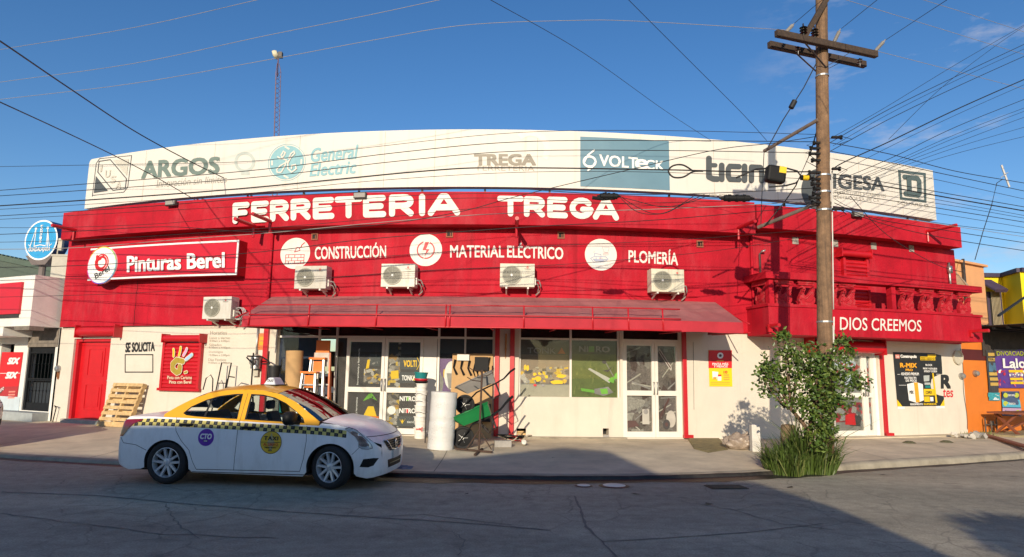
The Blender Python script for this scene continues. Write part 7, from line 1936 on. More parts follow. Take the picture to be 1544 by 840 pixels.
g = MB(); g.lathe([(.16, 0), (.14, h * .3), (.135, h * .7), (.12, h * .97), (.10, h), (.0005, h + .01)], Matrix.Translation((c.x, 12.15, WALK)), 14)
tag(g.build('tree_stump', mat('grey_stump_wood', (.24, .165, .095), .9, .3, 9, .7), smooth=40), 'old cut stump standing in the weeds left of the pole', 'stump')
g = MB()
for k in range(160):
    p = gp(1478 + rnd.gauss(0, 12), 657 + rnd.gauss(0, 1)); h = .05 + .12 * rnd.random(); w = Vector((.008, 0, 0))
    g.add([p - w, p + w, p + Vector((rnd.gauss(0, .05), rnd.gauss(0, .05), h))], [(0, 1, 2)])
tag(g.build('corner_weeds', GR2), 'sparse dry weeds at the foot of the orange wall', 'weeds', kind='stuff')
# ------------------------------------------------------------------ taxi
def interp(T, x):
    if x <= T[0][0]: return T[0][1]
    for (a, b), (c, e) in zip(T, T[1:]):
        if x <= c:
            t = (x - a) / (c - a); i = T.index((a, b)); h = c - a
            p0 = T[max(i-1, 0)]; p3 = T[min(i+2, len(T)-1)]
            m1 = (e - p0[1]) / max(1e-6, c - p0[0]); m2 = (p3[1] - b) / max(1e-6, p3[0] - a)
            return (2*t**3-3*t*t+1)*b + (t**3-2*t*t+t)*h*m1 + (-2*t**3+3*t*t)*e + (t**3-t*t)*h*m2
    return T[-1][1]
CL = 4.46
def rake(z): return .0 + max(0, z - .52) ** 1.6 * .55 + max(0, .30 - z) ** 1.5 * .9
def rrake(z): return max(0, z - .62) * .16 + max(0, .34 - z) * .25
HWZ = [(.16, .785), (.22, .81), (.45, .842), (.62, .85), (.78, .842), (.92, .822), (1.02, .775), (1.2, .70), (1.40, .605), (1.5, .56)]
def hw(x, z):
    w = interp(HWZ, z)
    if x > 3.3: w *= 1 - .055 * ((x - 3.3) / 1.1) ** 2
    if x < 1.0: w *= 1 - .06 * ((1.0 - x) / 1.0) ** 2
    xf = CL - rake(z); k = .30
    if x > xf - k: w *= max(0, 1 - ((x - xf + k) / k) ** 2.8) ** (1 / 2.8)
    xr = rrake(z); k = .20
    if x < xr + k: w *= max(0, 1 - ((xr + k - x) / k) ** 3.2) ** (1 / 3.2)
    return w
def pip(p, poly):
    x, y = p; c = False; n = len(poly)
    for i in range(n):
        (a, b), (e, f) = poly[i], poly[(i + 1) % n]
        if (b > y) != (f > y) and x < (e - a) * (y - b) / (f - b) + a: c = not c
    return c
def dens(poly, st=.06):
    out = []
    for i in range(len(poly)):
        (a, b), (c, e) = poly[i], poly[(i + 1) % len(poly)]
        n = max(1, int(math.hypot(c - a, e - b) / st))
        out += [(a + (c - a) * k / n, b + (e - b) * k / n) for k in range(n)]
    return out
def patch(outline, holes=(), st=.07, fine=None):
    V, E_ = [], []
    for poly in [outline] + list(holes):
        P = dens(poly, st); o = len(V)
        V += [Vector(p) for p in P]; E_ += [(o + i, o + (i + 1) % len(P)) for i in range(len(P))]
    x0 = min(p[0] for p in outline); x1 = max(p[0] for p in outline); z0 = min(p[1] for p in outline); z1 = max(p[1] for p in outline)
    xs = []; x = x0
    while x < x1: xs.append(x); x += st * (.35 if (x > CL - .5 or x < .3) else 1)
    zs = [z0 + st * i * .8 for i in range(1, int((z1 - z0) / (st * .8)) + 1)]
    for x in xs:
        for z in zs:
            p = (x + 1e-4, z + 1e-4)
            if pip(p, outline) and not any(pip(p, h) for h in holes): V.append(Vector(p))
    r = delaunay_2d_cdt(V, E_, [], 0, 1e-5)
    vs = [(v.x, v.y) for v in r[0]]
    fs = []
    for f in r[2]:
        c = (sum(vs[i][0] for i in f) / len(f), sum(vs[i][1] for i in f) / len(f))
        if pip(c, outline) and not any(pip(c, h) for h in holes): fs.append(tuple(f))
    return vs, fs
def side_pts(vs, s, off=0.0): return [(x, s * (hw(x, z) + off), z) for x, z in vs]
def circ(cx, cz, r, a0, a1, n=18): return [(cx + r*math.cos(math.radians(a0+(a1-a0)*i/n)), cz + r*math.sin(math.radians(a0+(a1-a0)*i/n))) for i in range(n+1)]
RAX, FAX, TR_ = .93, 3.53, .305
ROOFE = [(.80, 1.045), (.97, 1.16), (1.17, 1.275), (1.42, 1.372), (1.7, 1.42), (2.0, 1.44), (2.3, 1.43), (2.6, 1.375), (2.9, 1.25), (3.15, 1.09), (3.32, .985)]
CENT = [(.80, 1.085), (.97, 1.21), (1.17, 1.335), (1.42, 1.440), (1.7, 1.492), (2.0, 1.512), (2.3, 1.50), (2.6, 1.44), (2.9, 1.30), (3.15, 1.15), (3.32, 1.04)]
BELT_ = [(.05, .985), (.62, 1.005), (1.3, .99), (2.1, .965), (2.8, .94), (3.32, .925)]
SQ = 1.0
ROOFE = [(x, interp(BELT_, x) + (z - interp(BELT_, x)) * SQ) for x, z in ROOFE]
CENT = [(x, interp(BELT_, x) + (z - interp(BELT_, x)) * SQ) for x, z in CENT]
BELT = [(.05, .985), (.62, 1.005), (1.3, .99), (2.1, .965), (2.8, .94), (3.32, .925)]
def belt(x): return interp(BELT, x)
HOODE = [(3.32, .985), (3.6, .945), (3.85, .895), (4.02, .835), (4.14, .775)]
def build_car(name, label, cat, taxi, paint, roofpaint, steer=0.0):
    car = thing(name, (0, 0, 0), label, cat)
    TRIM = mat('black_car_trim', (.011, .011, .012), .55, spec=.25); GL_ = MATS.get('car_glass') or glass('car_glass', (.80, .88, .88), .06, .04, 1.35, .3)
    CHR = mat('chrome', (.72, .72, .72), .12, .02, 5, metal=1.0)
    ra = circ(RAX, .30, .365, 0, 180); fa = circ(FAX, .30, .37, 0, 180)
    low = [(.26 + rrake(.2), .20), (.50, .215)] + [(RAX - .365, .24)] + ra[::-1][1:-1] + [(RAX + .365, .24), (RAX + .42, .185), (FAX - .43, .175), (FAX - .37, .24)] + fa[::-1][1:-1] + [(FAX + .37, .24), (3.95, .20), (4.16, .17)]
    fx = lambda z: CL - rake(z) - .055
    front = [(fx(.19), .19), (fx(.3), .3), (fx(.45), .45), (fx(.6), .6), (4.28, .70)]
    top = [(4.14, .775), (4.02, .835), (3.85, .895), (3.6, .945), (3.36, .96), (3.32, .925)] + [(x, z) for x, z in reversed(BELT) if .2 < x < 3.3] + [(.22, .995), (.10 + rrake(.9), .93)]
    rear = [(rrake(.8) + .03, .8), (rrake(.6) + .03, .6), (rrake(.45) + .03, .45), (rrake(.3) + .03, .30)]
    outline = low + front + top + rear
    g = MB()
    v, f = patch(outline, st=.065)
    for s in (-1, 1):
        P = side_pts(v, s)
        g.add(P, f if s > 0 else [q[::-1] for q in f], 0)
    # hood, cowl, trunk lid, centre strips
    def strip(rows, mi=0):
        n = len(rows[0]); o = len(g.v)
        vs = [p for r in rows for p in r]
        g.add(vs, [(i*n+k, i*n+k+1, (i+1)*n+k+1, (i+1)*n+k) for i in range(len(rows) - 1) for k in range(n - 1)], mi)
    S_ = [math.sin((i / 12 - .5) * PI) for i in range(13)]
    rows = []
    for i in range(13):
        t = i / 12; row = []
        for s in S_:
            x0 = 3.36 + .08 * (1 - s * s); xe = 4.14 + (.205) * (1 - abs(s) ** 2.3)
            x = x0 + (xe - x0) * t
            xe_ = 3.36 + (4.14 - 3.36) * t
            ze = interp(HOODE, xe_); y = s * hw(xe_, ze)
            z = ze + (1 - abs(s) ** 2.2) * (.075 - .085 * t ** 2.5) + .012 * math.exp(-((abs(s) - .62) / .12) ** 2) * (1 - t)
            row.append((x, y, z))
        rows.append(row)
    hood_front = rows[-1]
    strip(rows)
    # nose between hood and bumper
    nose = []
    for j in range(7):
        t = j / 6; row = []
        for k, s in enumerate(S_):
            hx, hy, hz = hood_front[k]
            zb = .70 - .0 * (1 - abs(s)); xb = CL - rake(.70) - .30 * abs(s) ** 3.0 if 0 else None
            yb = s * hw(4.28, .70); xb = (CL - rake(.70)) - ((CL - rake(.70)) - 4.28) * abs(s) ** 2.6
            row.append((hx + (xb - hx) * t + .012 * math.sin(PI * t), hy + (yb - hy) * t, hz + (.70 - hz) * t))
        nose.append(row)
    strip(nose)
    bump = []
    for z in (.70, .65, .6, .52, .45, .38, .3, .24, .19):
        xe = fx(z) if z < .68 else 4.28; ye = hw(xe, z); row = []
        for s in S_: row.append(((CL - rake(z)) - ((CL - rake(z)) - xe) * abs(s) ** 2.6, s * ye, z))
        bump.append(row)
    strip(bump)
    rows = []
    for z in (.30, .45, .6, .8, .93, .995):
        xe = rrake(z) + .03 if z < .9 else (.10 + rrake(.9) if z < .95 else .22); ye = hw(xe, z)
        rows.append([(rrake(z) * .7 - .0 + (xe - rrake(z) * .7) * abs(s) ** 2.6 if z < .95 else .11 + (.22 - .11) * abs(s) ** 2.6, s * ye, z + (.012 * (1 - abs(s) ** 2) if z > .95 else 0)) for s in S_])
    rl = rows[-1]; strip(rows)
    rows = []
    for i in range(7):
        t = i / 6; row = []
        for k, s in enumerate(S_):
            x1, z1 = .80, 1.005; a = rl[k]
            row.append((a[0] + (x1 - .12 * (1 - s * s) - a[0]) * t, a[1] + (s * hw(x1, z1) - a[1]) * t, a[2] + (z1 + .04 * (1 - abs(s) ** 2.2) - a[2]) * t + .02 * math.sin(PI * t) * (1 - s * s)))
        rows.append(row)
    strip(rows)
    body = fixn(g.build('body', paint, car, smooth=38))
    # roof shell with pillars: side frames with window openings, then roof, glass front and rear
    W1 = [(1.10, 1.065), (1.20, 1.165), (1.42, 1.275), (1.62, 1.335), (1.86, 1.368), (1.985, 1.372), (2.005, .995), (1.55, 1.008), (1.30, 1.02), (1.16, 1.035)]
    W2 = [(2.125, .99), (2.118, 1.372), (2.32, 1.365), (2.52, 1.325), (2.72, 1.245), (2.92, 1.125), (3.05, 1.03), (3.09, .958)]
    W1 = [(x, belt(x) + (z - belt(x)) * SQ) for x, z in W1]; W2 = [(x, belt(x) + (z - belt(x)) * SQ) for x, z in W2]
    up = [(x, belt(x)) for x in (.80, .95, 1.3, 1.7, 2.1, 2.5, 2.8, 3.1)] + [(3.32, .925)] + ROOFE[::-1]
    up = up[:-1] + [(.80, 1.045)]
    g = MB(); v, f = patch(up, [W1, W2], .06)
    for s in (-1, 1): g.add(side_pts(v, s), f if s > 0 else [q[::-1] for q in f], 0)
    def rowat(x, a=ROOFE, b=CENT, pw=2.4):
        ze, zc = interp(a, x), interp(b, x); w = hw(x, ze)
        return [(x, s * w, ze + (zc - ze) * (1 - abs(s) ** pw)) for s in S_]
    strip([rowat(x) for x in (1.35, 1.55, 1.75, 2.0, 2.2, 2.4, 2.55)])
    rfo = fixn(g.build('roof', roofpaint, car, smooth=38))
    # windscreen and rear window reach forward and back in the middle
    def screen(xa, za, ya, xb, n, bow0, bow1, name):
        g2 = MB(); rows = []
        for i in range(n + 1):
            t = i / n; x = xa + (xb - xa) * t; r = rowat(x)
            rows.append([(p[0] + (bow0 + (bow1 - bow0) * t) * (1 - s * s), p[1] * .97, p[2] - .004) for p, s in zip(r, S_)])
        k = len(S_)
        g2.add([p for r in rows for p in r], [(i*k+j, i*k+j+1, (i+1)*k+j+1, (i+1)*k+j) for i in range(n) for j in range(k - 1)])
        return g2.build(name, GL_, car, smooth=1)
    ws = screen(2.55, 0, 0, 3.30, 10, .04, .13, 'windscreen'); screen(1.36, 0, 0, .83, 10, -.04, -.12, 'rear_window')
    g = MB(); r0 = rowat(2.55); g.add([(p[0] + .04 * (1 - s*s) * k, p[1] * (1 if k == 0 else .97), p[2] - .0035 * k) for k in (0, 1) for p, s in zip(r0, S_)], [(j, j+1, 13+j+1, 13+j) for j in range(12)])
    r1 = rowat(1.35); g.add([(p[0] - .04 * (1 - s*s) * k, p[1] * (1 if k == 0 else .97), p[2] - .0035 * k) for k in (0, 1) for p, s in zip(r1, S_)], [(j, j+1, 13+j+1, 13+j) for j in range(12)]); g.build('header_seal', roofpaint, rfo)
    g = MB()
    P = [(3.30 + .13 * (1 - s*s) + dx, s * hw(3.3, 1.0) * .95, interp(ROOFE, 3.3) + (interp(CENT, 3.3) - interp(ROOFE, 3.3)) * (1 - abs(s) ** 2.4) + dz) for dx, dz in ((-.03, .0), (.02, -.01), (.09, -.045)) for s in S_]
    g.add(P, [(i*13+j, i*13+j+1, i*13+14+j, i*13+13+j) for i in range(2) for j in range(12)]); g.build('cowl', TRIM, car)
    for s_, y_ in ((1, .15), (-1, .5)):
        g = MB(); g.tube([(3.36, y_ * .8 - .3, 1.06), (3.22, y_ * .8 - .05, 1.125), (3.12, y_ * .8 + .22, 1.15)], .008, 5); g.build('wiper', TRIM, car)
    # side glass with black surrounds
    for s in (-1, 1):
        for W in (W1, W2):
            v, f = patch(W, [], .08); g = MB(); g.add([(x, y - s * .014, z) for x, y, z in side_pts(v, s)], f if s > 0 else [q[::-1] for q in f]); w = g.build('side_window', GL_, car, smooth=1)
            ring = dens(W, .05); cx_ = sum(p[0] for p in ring) / len(ring); cz_ = sum(p[1] for p in ring) / len(ring)
            g = MB(); n = len(ring)
            inn = [(x + (cx_ - x) * .055, z + (cz_ - z) * .09) for x, z in ring]
            g.add(side_pts(ring, s, .002) + side_pts(inn, s, -.008), [(i, (i+1) % n, n + (i+1) % n, n + i) for i in range(n)]); g.build('window_seal', TRIM, w)
        g = MB(); g.add(side_pts([(1.445, 1.012), (1.48, 1.012), (1.515, 1.285), (1.48, 1.275)], s, -.006), [(0, 1, 2, 3)]); g.build('pillar_bar', TRIM, car)
    # wheel wells, floor, sills
    g = MB()
    for ax, r in ((RAX, .365), (FAX, .37)):
        for s in (-1, 1):
            A = circ(ax, .30, r, -10, 190, 20)
            g.add([(x, s * (hw(x, max(.2, z)) + .001), z) for x, z in A] + [(x, s * .5, z) for x, z in A], [(i, i+1, 22+i, 21+i) for i in range(20)]); g.add([(x, s * .5, z) for x, z in A], [tuple(range(21))])
    g.box(.35, 4.1, -.70, .70, .19, .21); g.box(.5, 3.3, -.68, .68, .30, .34); g.box(1.3, 3.1, -.755, .755, .2, .33)
    g.build('underbody', mat('matt_black', (.012, .012, .012), .9), car)
    for ax, r in ((RAX, .365), (FAX, .37)):
        for s in (-1, 1):
            g = MB(); A = circ(ax, .30, r, 2, 178, 22); B = circ(ax, .30, r - .022, 2, 178, 22)
            g.add(side_pts(A, s, .003) + side_pts(B, s, -.02), [(i, i+1, 24+i, 23+i) for i in range(22)]); g.build('arch_lip', TRIM, car)
    # seams of doors, bumpers and hood
    def seam(pts, w=.007, off=.0015):
        Q = dens(pts + pts[::-1], .05); Q = Q[:len(Q) // 2 + 1]
        for s in (-1, 1):
            P3 = [Vector(p) for p in side_pts(Q, s, off)]; vs_ = []
            for i, q in enumerate(Q):
                a, b = Q[max(0, i-1)], Q[min(len(Q)-1, i+1)]; t = Vector((b[0]-a[0], b[1]-a[1])); t = t.normalized() if t.length else Vector((1, 0)); nx, nz = -t.y * w / 2, t.x * w / 2
                vs_ += side_pts([(q[0]+nx, q[1]+nz), (q[0]-nx, q[1]-nz)], s, off)
            gs.add(vs_, [(2*i, 2*i+1, 2*i+3, 2*i+2) for i in range(len(Q) - 1)])
    gs = MB()
    seam([(2.055, 1.0), (2.05, .6), (2.02, .235)]); seam([(3.13, .945), (3.15, .7), (3.12, .45), (3.06, .25)]); seam([(1.02, 1.0), (1.06, .8), (1.16, .66), (1.30, .52), (1.36, .35), (1.42, .235)]); seam([(1.42, .235), (3.06, .25)], .009)
    seam([(.14, .68), (.2, .60), (.42, .575), (.60, .50)], .008); seam([(4.22, .68), (4.0, .62), (3.86, .52)], .006); seam([(1.02, 1.0), (1.03, 1.1), (1.08, 1.25)], .005) if 0 else None
    seam([(2.055, 1.0), (2.062, 1.38)], .006); seam([(3.2, .17 + .03), (1.35, .195)], .012)
    gs.build('body_seam', mat('seam_dark', (.03, .03, .032), .7), body)
    g = MB(); hf = [(p[0] + .002, p[1], p[2] + .002) for p in hood_front]; g.tube(hf, .006, 5); g.build('hood_seam', mat('seam_dark', (.03, .03, .032), .7), body)
    # handles
    for s in (-1, 1):
        for x0 in (1.10, 2.10):
            z0 = .895 if x0 < 2 else .872; y = hw(x0 + .1, z0)
            g = MB(); g.tube([(x0 + .02, s * (y - .005), z0), (x0 + .04, s * (y + .03), z0 + .003), (x0 + .20, s * (y + .032), z0 + .003), (x0 + .225, s * (y - .005), z0)], [.014, .019, .019, .014], 8); g.build('door_handle', TRIM, car, smooth=1)
            g = MB(); g.add(side_pts([(x0 + .05 + .05 * math.cos(a * .4), z0 + .022 * math.sin(a * .4)) for a in range(16)], s, .0015), [tuple(range(16))]); g.build('handle_recess', mat('shaded_recess', (.30, .31, .33), .4), body)
    # mirrors
    for s in (-1, 1):
        g = MB(); bm = bmesh.new(); bmesh.ops.create_uvsphere(bm, u_segments=16, v_segments=10, radius=1)
        for v_ in bm.verts: v_.co = Vector((2.92 + .085 * (abs(v_.co.x) ** .7) * (1 if v_.co.x > 0 else -1), s * (.955 + .155 * (abs(v_.co.y) ** .75) * (1 if v_.co.y > 0 else -1)), 1.035 + .105 * (abs(v_.co.z) ** .75) * (1 if v_.co.z > 0 else -1)))
        g.add([v_.co.copy() for v_ in bm.verts], [tuple(q.index for q in p.verts) for p in bm.faces]); bm.free()
        g.bar((2.98, s * .80, .965), (2.95, s * .88, .985), .09, .05); g.add([(2.80, s * (hw(2.8, 1.1) + .002), .958), (3.1, s * (hw(3.1, .96) + .002), .953), (2.98, s * (hw(2.98, 1.07) + .002), 1.07)], [(0, 1, 2)])
        g.build('side_mirror', TRIM, car, smooth=50)
    # lamps
    HLM = mat('headlamp_lens', (.48, .51, .52), .06, .25, 7, coat=1.0, spec=.8)
    for s in (-1, 1):
        o_ = [(3.74, .885), (3.80, .905), (3.93, .870), (4.06, .80), (4.17, .735), (4.255, .66), (4.27, .615), (4.18, .60), (4.06, .605), (3.985, .635), (3.975, .70), (3.89, .785), (3.79, .84)]
        v, f = patch(o_, [], .04); g = MB(); f_ = f if s > 0 else [q[::-1] for q in f]; g.add(side_pts(v, s, .008), f_); h = g.build('headlight', HLM, car, smooth=1)
        ring = dens(o_, .04); n = len(ring); g = MB(); cx_, cz_ = 4.03, .73
        big = [(x + (x - cx_) * .035, z + (z - cz_) * .05) for x, z in ring]
        g.add(side_pts(big, s, .002) + side_pts(ring, s, .009), [(i, (i+1) % n, n + (i+1) % n, n + i) for i in range(n)]); g.build('lamp_edge', TRIM, h)
        inn = [(x + (cx_ - x) * .22, z + (cz_ - z) * .25) for x, z in o_]; v, f = patch(inn, [], .05); g = MB(); g.add(side_pts(v, s, .0095), f if s > 0 else [q[::-1] for q in f])
        g.build('reflector', mat('lamp_reflector', (.55, .56, .56), .12, .35, 10, metal=.9), h, smooth=1)
        tl = [(.055, .90), (.16, .955), (.36, .965), (.44, .955), (.30, .90), (.20, .80), (.13, .70), (.055, .70)]
        tl = [(x + rrake(.8) + .02, z) for x, z in tl]
        v, f = patch(tl, [], .035); g = MB(); g.add(side_pts(v, s, .010), f if s > 0 else [q[::-1] for q in f]); g.build('tail_light', mat('tail_lamp_red', (.22, .006, .016), .15, .1, 9, coat=.8), car, smooth=1)
        fb = [(4.02, .34), (4.10, .455), (4.30, .47), (4.375, .46), (4.30, .36), (4.2, .335)]
        v, f = patch(fb, [], .04); g = MB(); g.add(side_pts(v, s, .004), f if s > 0 else [q[::-1] for q in f]); g.build('bumper_recess', TRIM, car)
    # grille, lower intake, plate
    def fp(y, z, off):
        xe = fx(z) if z < .68 else 4.28; ye = hw(xe, z); return ((CL - rake(z)) - ((CL - rake(z)) - xe) * min(1, abs(y / ye)) ** 2.6 + off, y, z)
    def fpatch(o_, off, m, name, parent, st=.05):
        v, f = patch([(y + 10, z) for y, z in o_], [], st); g = MB(); g.add([fp(y - 10, z, off) for y, z in v], [q[::-1] for q in f]); return fixn(g.build(name, m, parent, smooth=1))
    gr = fpatch([(-.50, .70), (.50, .70), (.44, .62), (.30, .53), (-.30, .53), (-.44, .62)], .006, TRIM, 'grille', car)
    g = MB()
    for k in range(4): g.tube([fp(y / 10, .56 + k * .036, .012) for y in range(-4, 5)], .005, 5)
    g.build('grille_bar', mat('dark_chrome', (.2, .2, .2), .3, metal=.8), gr)
    g = MB()
    for s in (-1, 1): g.tube([fp(s * y, z, .015) for y, z in ((.40, .70), (.33, .64), (.25, .555), (.14, .535), (.0, .53))], [.012, .016, .018, .016, .014], 6)
    g.tube([fp(y / 10, .70, .012) for y in range(-5, 6)], .007, 5); g.build('grille_chrome', CHR, gr, smooth=1)
    g = MB(); M_ = Matrix.Translation(fp(0, .625, .018)) @ Matrix.Rotation(PI/2, 4, 'Y'); g.lathe([(.065, 0), (.065, .014), (.05, .016), (.05, .0)], M_, 24); g.box(-.012, .012, -.065, .065, .006, .018, 0, M_); g.build('emblem', CHR, gr, smooth=40)
    fpatch([(-.38, .40), (.38, .40), (.34, .28), (-.34, .28)], .005, TRIM, 'lower_intake', car)
    g = MB(); g.tube([fp(y / 10, .34, .010) for y in range(-3, 4)], .008, 5); g.build('intake_bar', mat('dark_chrome', (.2, .2, .2), .3, metal=.8), car)
    g = MB(); x_ = CL + .012; g.box(x_, x_ + .012, -.155, .155, .40, .525); pl = g.build('number_plate', mat('plate_white', (.55, .56, .55), .5), car)
    g = MB(); fn = lambda u, v, d: (x_ + .0135, -.13 + u * .26, .43 + v * .06); g.text('A12-34', fn, 0, .03); g.build('plate_lettering', INK, pl) if 0 else None
    # wheels
    for ax in (RAX, FAX):
        for s in (-1, 1):
            st_ = steer if ax == FAX else 0
            M_ = Matrix.Translation((ax, s * (.745), TR_ * 1.06)) @ Matrix.Scale(1.06, 4) @ Matrix.Rotation(st_, 4, 'Z') @ Matrix.Rotation(PI/2 * (1 if s < 0 else -1), 4, 'X')
            g = MB(); g.lathe([(.205, -.085), (.24, -.092), (.285, -.088), (.300, -.06), (.305, 0), (.300, .06), (.285, .088), (.245, .094), (.212, .082)], M_, 40, closed=True); ty = g.build('wheel', RUBBER, car, smooth=60)
            RIM = mat('silver_alloy', (.60, .61, .62), .32, .05, 9, metal=.35)
            g = MB(); g.lathe([(.212, -.08), (.216, .078), (.203, .082), (.196, .06), (.19, -.08)], M_, 40, closed=True); g.lathe([(.19, -.01), (.0005, -.01)], M_, 30, 1)
            for k in range(5):
                for dv in (-1, 1):
                    a = k * 2 * PI / 5 + .3; a2 = a + dv * .27
                    p, q = M_ @ Vector((.035 * math.cos(a + dv * .5), .035 * math.sin(a + dv * .5), .052)), M_ @ Vector((.198 * math.cos(a2), .198 * math.sin(a2), .068))
                    t_ = (q - p).normalized(); nrm_ = (M_.to_3x3() @ Vector((0, 0, 1))); u_ = t_.cross(nrm_).normalized()
                    g.add([p + u_*.019, p - u_*.019, q - u_*.014, q + u_*.014, p + u_*.025 - nrm_*.035, p - u_*.025 - nrm_*.035, q - u_*.019 - nrm_*.03, q + u_*.019 - nrm_*.03], [(0, 1, 2, 3), (0, 4, 5, 1), (3, 2, 6, 7), (1, 5, 6, 2), (0, 3, 7, 4)])
            g.lathe([(.052, .03), (.05, .058), (.032, .064), (.0005, .065)], M_, 20, 0); g.build('rim', [RIM, mat('matt_black', (.012, .012, .012), .9)], ty, smooth=35)
    # cabin
    SEAT = mat('dark_seat_fabric', (.035, .037, .042), .8, .15, 12)
    def seat(x, y, w, hd=True, nm='seat'):
        g = MB(); g.box(x - .05, x + .48, y - w/2, y + w/2, .42, .60)
        g.add([(x - .02, y - w/2, .55), (x + .10, y - w/2, .55), (x - .10, y - w/2 + .06, 1.06), (x - .18, y - w/2 + .06, 1.06), (x - .02, y + w/2, .55), (x + .10, y + w/2, .55), (x - .10, y + w/2 - .06, 1.06), (x - .18, y + w/2 - .06, 1.06)], [(0,1,2,3),(7,6,5,4),(0,4,5,1),(1,5,6,2),(2,6,7,3),(3,7,4,0)])
        if hd: g.box(x - .22, x - .13, y - .11, y + .11, 1.09, 1.24)
        bev(g.build(nm, SEAT, car), .04, 3)
    seat(2.15, -.36, .48); seat(2.15, .36, .48); seat(1.25, 0, 1.24, False, 'rear_seat')
    g = MB(); g.box(2.85, 3.25, -.66, .66, .55, .95); bev(g.build('dashboard', TRIM, car), .06, 3)
    g = MB(); M_ = Matrix.Translation((2.78, .36, .95)) @ Matrix.Rotation(math.radians(65), 4, 'Y'); g.lathe([(.17, -.014), (.19, 0), (.17, .014)], M_, 24, closed=True); g.box(-.17, .17, -.02, .02, -.01, .01, 0, M_); g.build('steering_wheel', TRIM, car, smooth=1)
    g = MB(); g.box(2.50, 2.53, -.11, .11, 1.30, 1.36); g.build('rear_view_mirror', TRIM, car)
    if taxi:
        # checker band under the windows
        N = 58
        def sb(x): return interp([(.20, .955), (.62, .975), (1.3, .965), (2.1, .942), (2.8, .918), (3.35, .897), (3.78, .862)], x)
        for s in (-1, 1):
            g = MB()
            for i in range(N):
                xa, xb = .16 + 3.60 * i / N, .16 + 3.60 * (i + 1) / N
                for r in range(2):
                    h = .052
                    q = [(xa, sb(xa) - h * (r + 1)), (xb, sb(xb) - h * (r + 1)), (xb, sb(xb) - h * r), (xa, sb(xa) - h * r)]
                    P = side_pts(q, s, .003); m_ = (i + r) % 2; g.add(P, [(0, 1, 2, 3) if s < 0 else (3, 2, 1, 0)], m_)
                    if m_ == 0:
                        c = ((xa + xb) / 2, (q[0][1] + q[2][1]) / 2); g.add(side_pts([(c[0] + dx * (xb - xa) * .16, c[1] + dz * h * .18) for dx, dz in ((-1, -1), (1, -1), (1, 1), (-1, 1))], s, .0045), [(0, 1, 2, 3) if s < 0 else (3, 2, 1, 0)], 2)
            g.build('checker_band', [INK, mat('pale_taxi_yellow', (.66, .56, .16), .5), flat('charcoal_mark', (.10, .10, .10))], body)
        for s in (-1, 1):
            R_ = .128; cx_, cz_ = 1.56, .715
            fn = lambda u, v, d: (cx_ + u * (1 if s < 0 else -1), s * (hw(cx_ + u, cz_ + v) + .004 + d), cz_ + v)
            g = MB(); g.disc(0, 0, R_, fn, 0, 0, 32); g.text('CTO', lambda u, v, d: fn(-.09 + u * .18, -.022 + v * .075, .003), 1, .05, .12); g.sheet(R4(-.035, -.065, .035, -.04), fn, .003, 2); g.sheet(R4(-.028, -.058, .028, -.047), fn, .004, 1); g.build('door_sticker', [PURP, WINK, INK], body)
            R_ = .168; cx_, cz_ = 2.60, .665
            fn = lambda u, v, d: (cx_ + u * (1 if s < 0 else -1), s * (hw(cx_ + u, cz_ + v) + .004 + d), cz_ + v)
            g = MB(); g.disc(0, 0, R_, fn, 0, 2, 36); g.disc(0, 0, R_ * .95, fn, .002, 0, 36); g.sheet(R4(-.155, .0, .155, .006), fn, .004, 2)
            g.sheet([(-.03, .06), (.0, .15), (.03, .06), (.06, .0), (.03, -.06), (.02, -.12), (-.02, -.12), (-.03, -.06), (-.06, 0)], fn, .0035, 3)
            g.text('TAXI', lambda u, v, d: fn(-.11 + u * .22, .035 + v * .055, .005), 2, .03, 0, 1.1); g.text('A-28012', lambda u, v, d: fn(-.115 + u * .23, -.05 + v * .042, .005), 1, .02); g.text('PERMISO', lambda u, v, d: fn(-.09 + u * .18, -.085 + v * .022, .005), 2, .01); g.text('MTY', lambda u, v, d: fn(-.03 + u * .06, -.13 + v * .025, .005), 2, .01)
            g.build('door_sticker', [mat('sticker_yellow', (.70, .46, .03), .5), flat('sticker_red', (.55, .08, .02)), INK, flat('sticker_grey', (.42, .37, .18))], body)
        z_ = 1.505
        g = MB(); P = [(2.08, -.19), (2.30, -.19), (2.30, .19), (2.08, .19)]
        g.add([(x, y, z_ - .01) for x, y in P] + [(x * .4 + 2.19 * .6, y * .72, z_ + .12) for x, y in P], [(0,3,2,1),(4,5,6,7),(0,1,5,4),(1,2,6,5),(2,3,7,6),(3,0,4,7)]); rs = bev(g.build('roof_sign', mat('milky_roof_sign', (.72, .73, .74), .3), car), .02, 3)
        g = MB(); g.box(2.06, 2.32, -.21, .21, z_ - .012, z_ + .008); g.build('base', TRIM, rs)
        g = MB(); fn = lambda u, v, d: (2.19 - .02 + u * .1, -.165 - .005 + v * .035, z_ + .045 + v * .05); g.text('TAXI', lambda u, v, d: (2.14 + u * .1, -.172 + v * .022, z_ + .05 + v * .04), 0, .02); g.build('lettering', DKGREY, rs)
        g = MB(); g.tube([(2.45, .1, 1.40), (2.2, .12, 1.72)], .004, 5); g.build('aerial', TRIM, car)
    # the short snub nose of this model: everything ahead of the front wheel arch is drawn in
    todo = list(car.children)
    while todo:
        o_ = todo.pop(); todo += list(o_.children)
        if o_.name.split('.')[0] in ('wheel', 'rim') or o_.type != 'MESH': continue
        for v_ in o_.data.vertices:
            if v_.co.x > 3.88: v_.co.x = 3.88 + (v_.co.x - 3.88) * .70
    return car
PAINTW = mat('white_car_paint', (.86, .87, .87), .3, .03, 1.5, coat=.25, stain=(.46, .43, .38), stains=.38, sscale=(2.5, 2.5, .9), streak=(.45, .42, .37, .22))
PAINTY = mat('taxi_yellow_paint', (.76, .37, .012), .3, .03, 2, coat=.25)
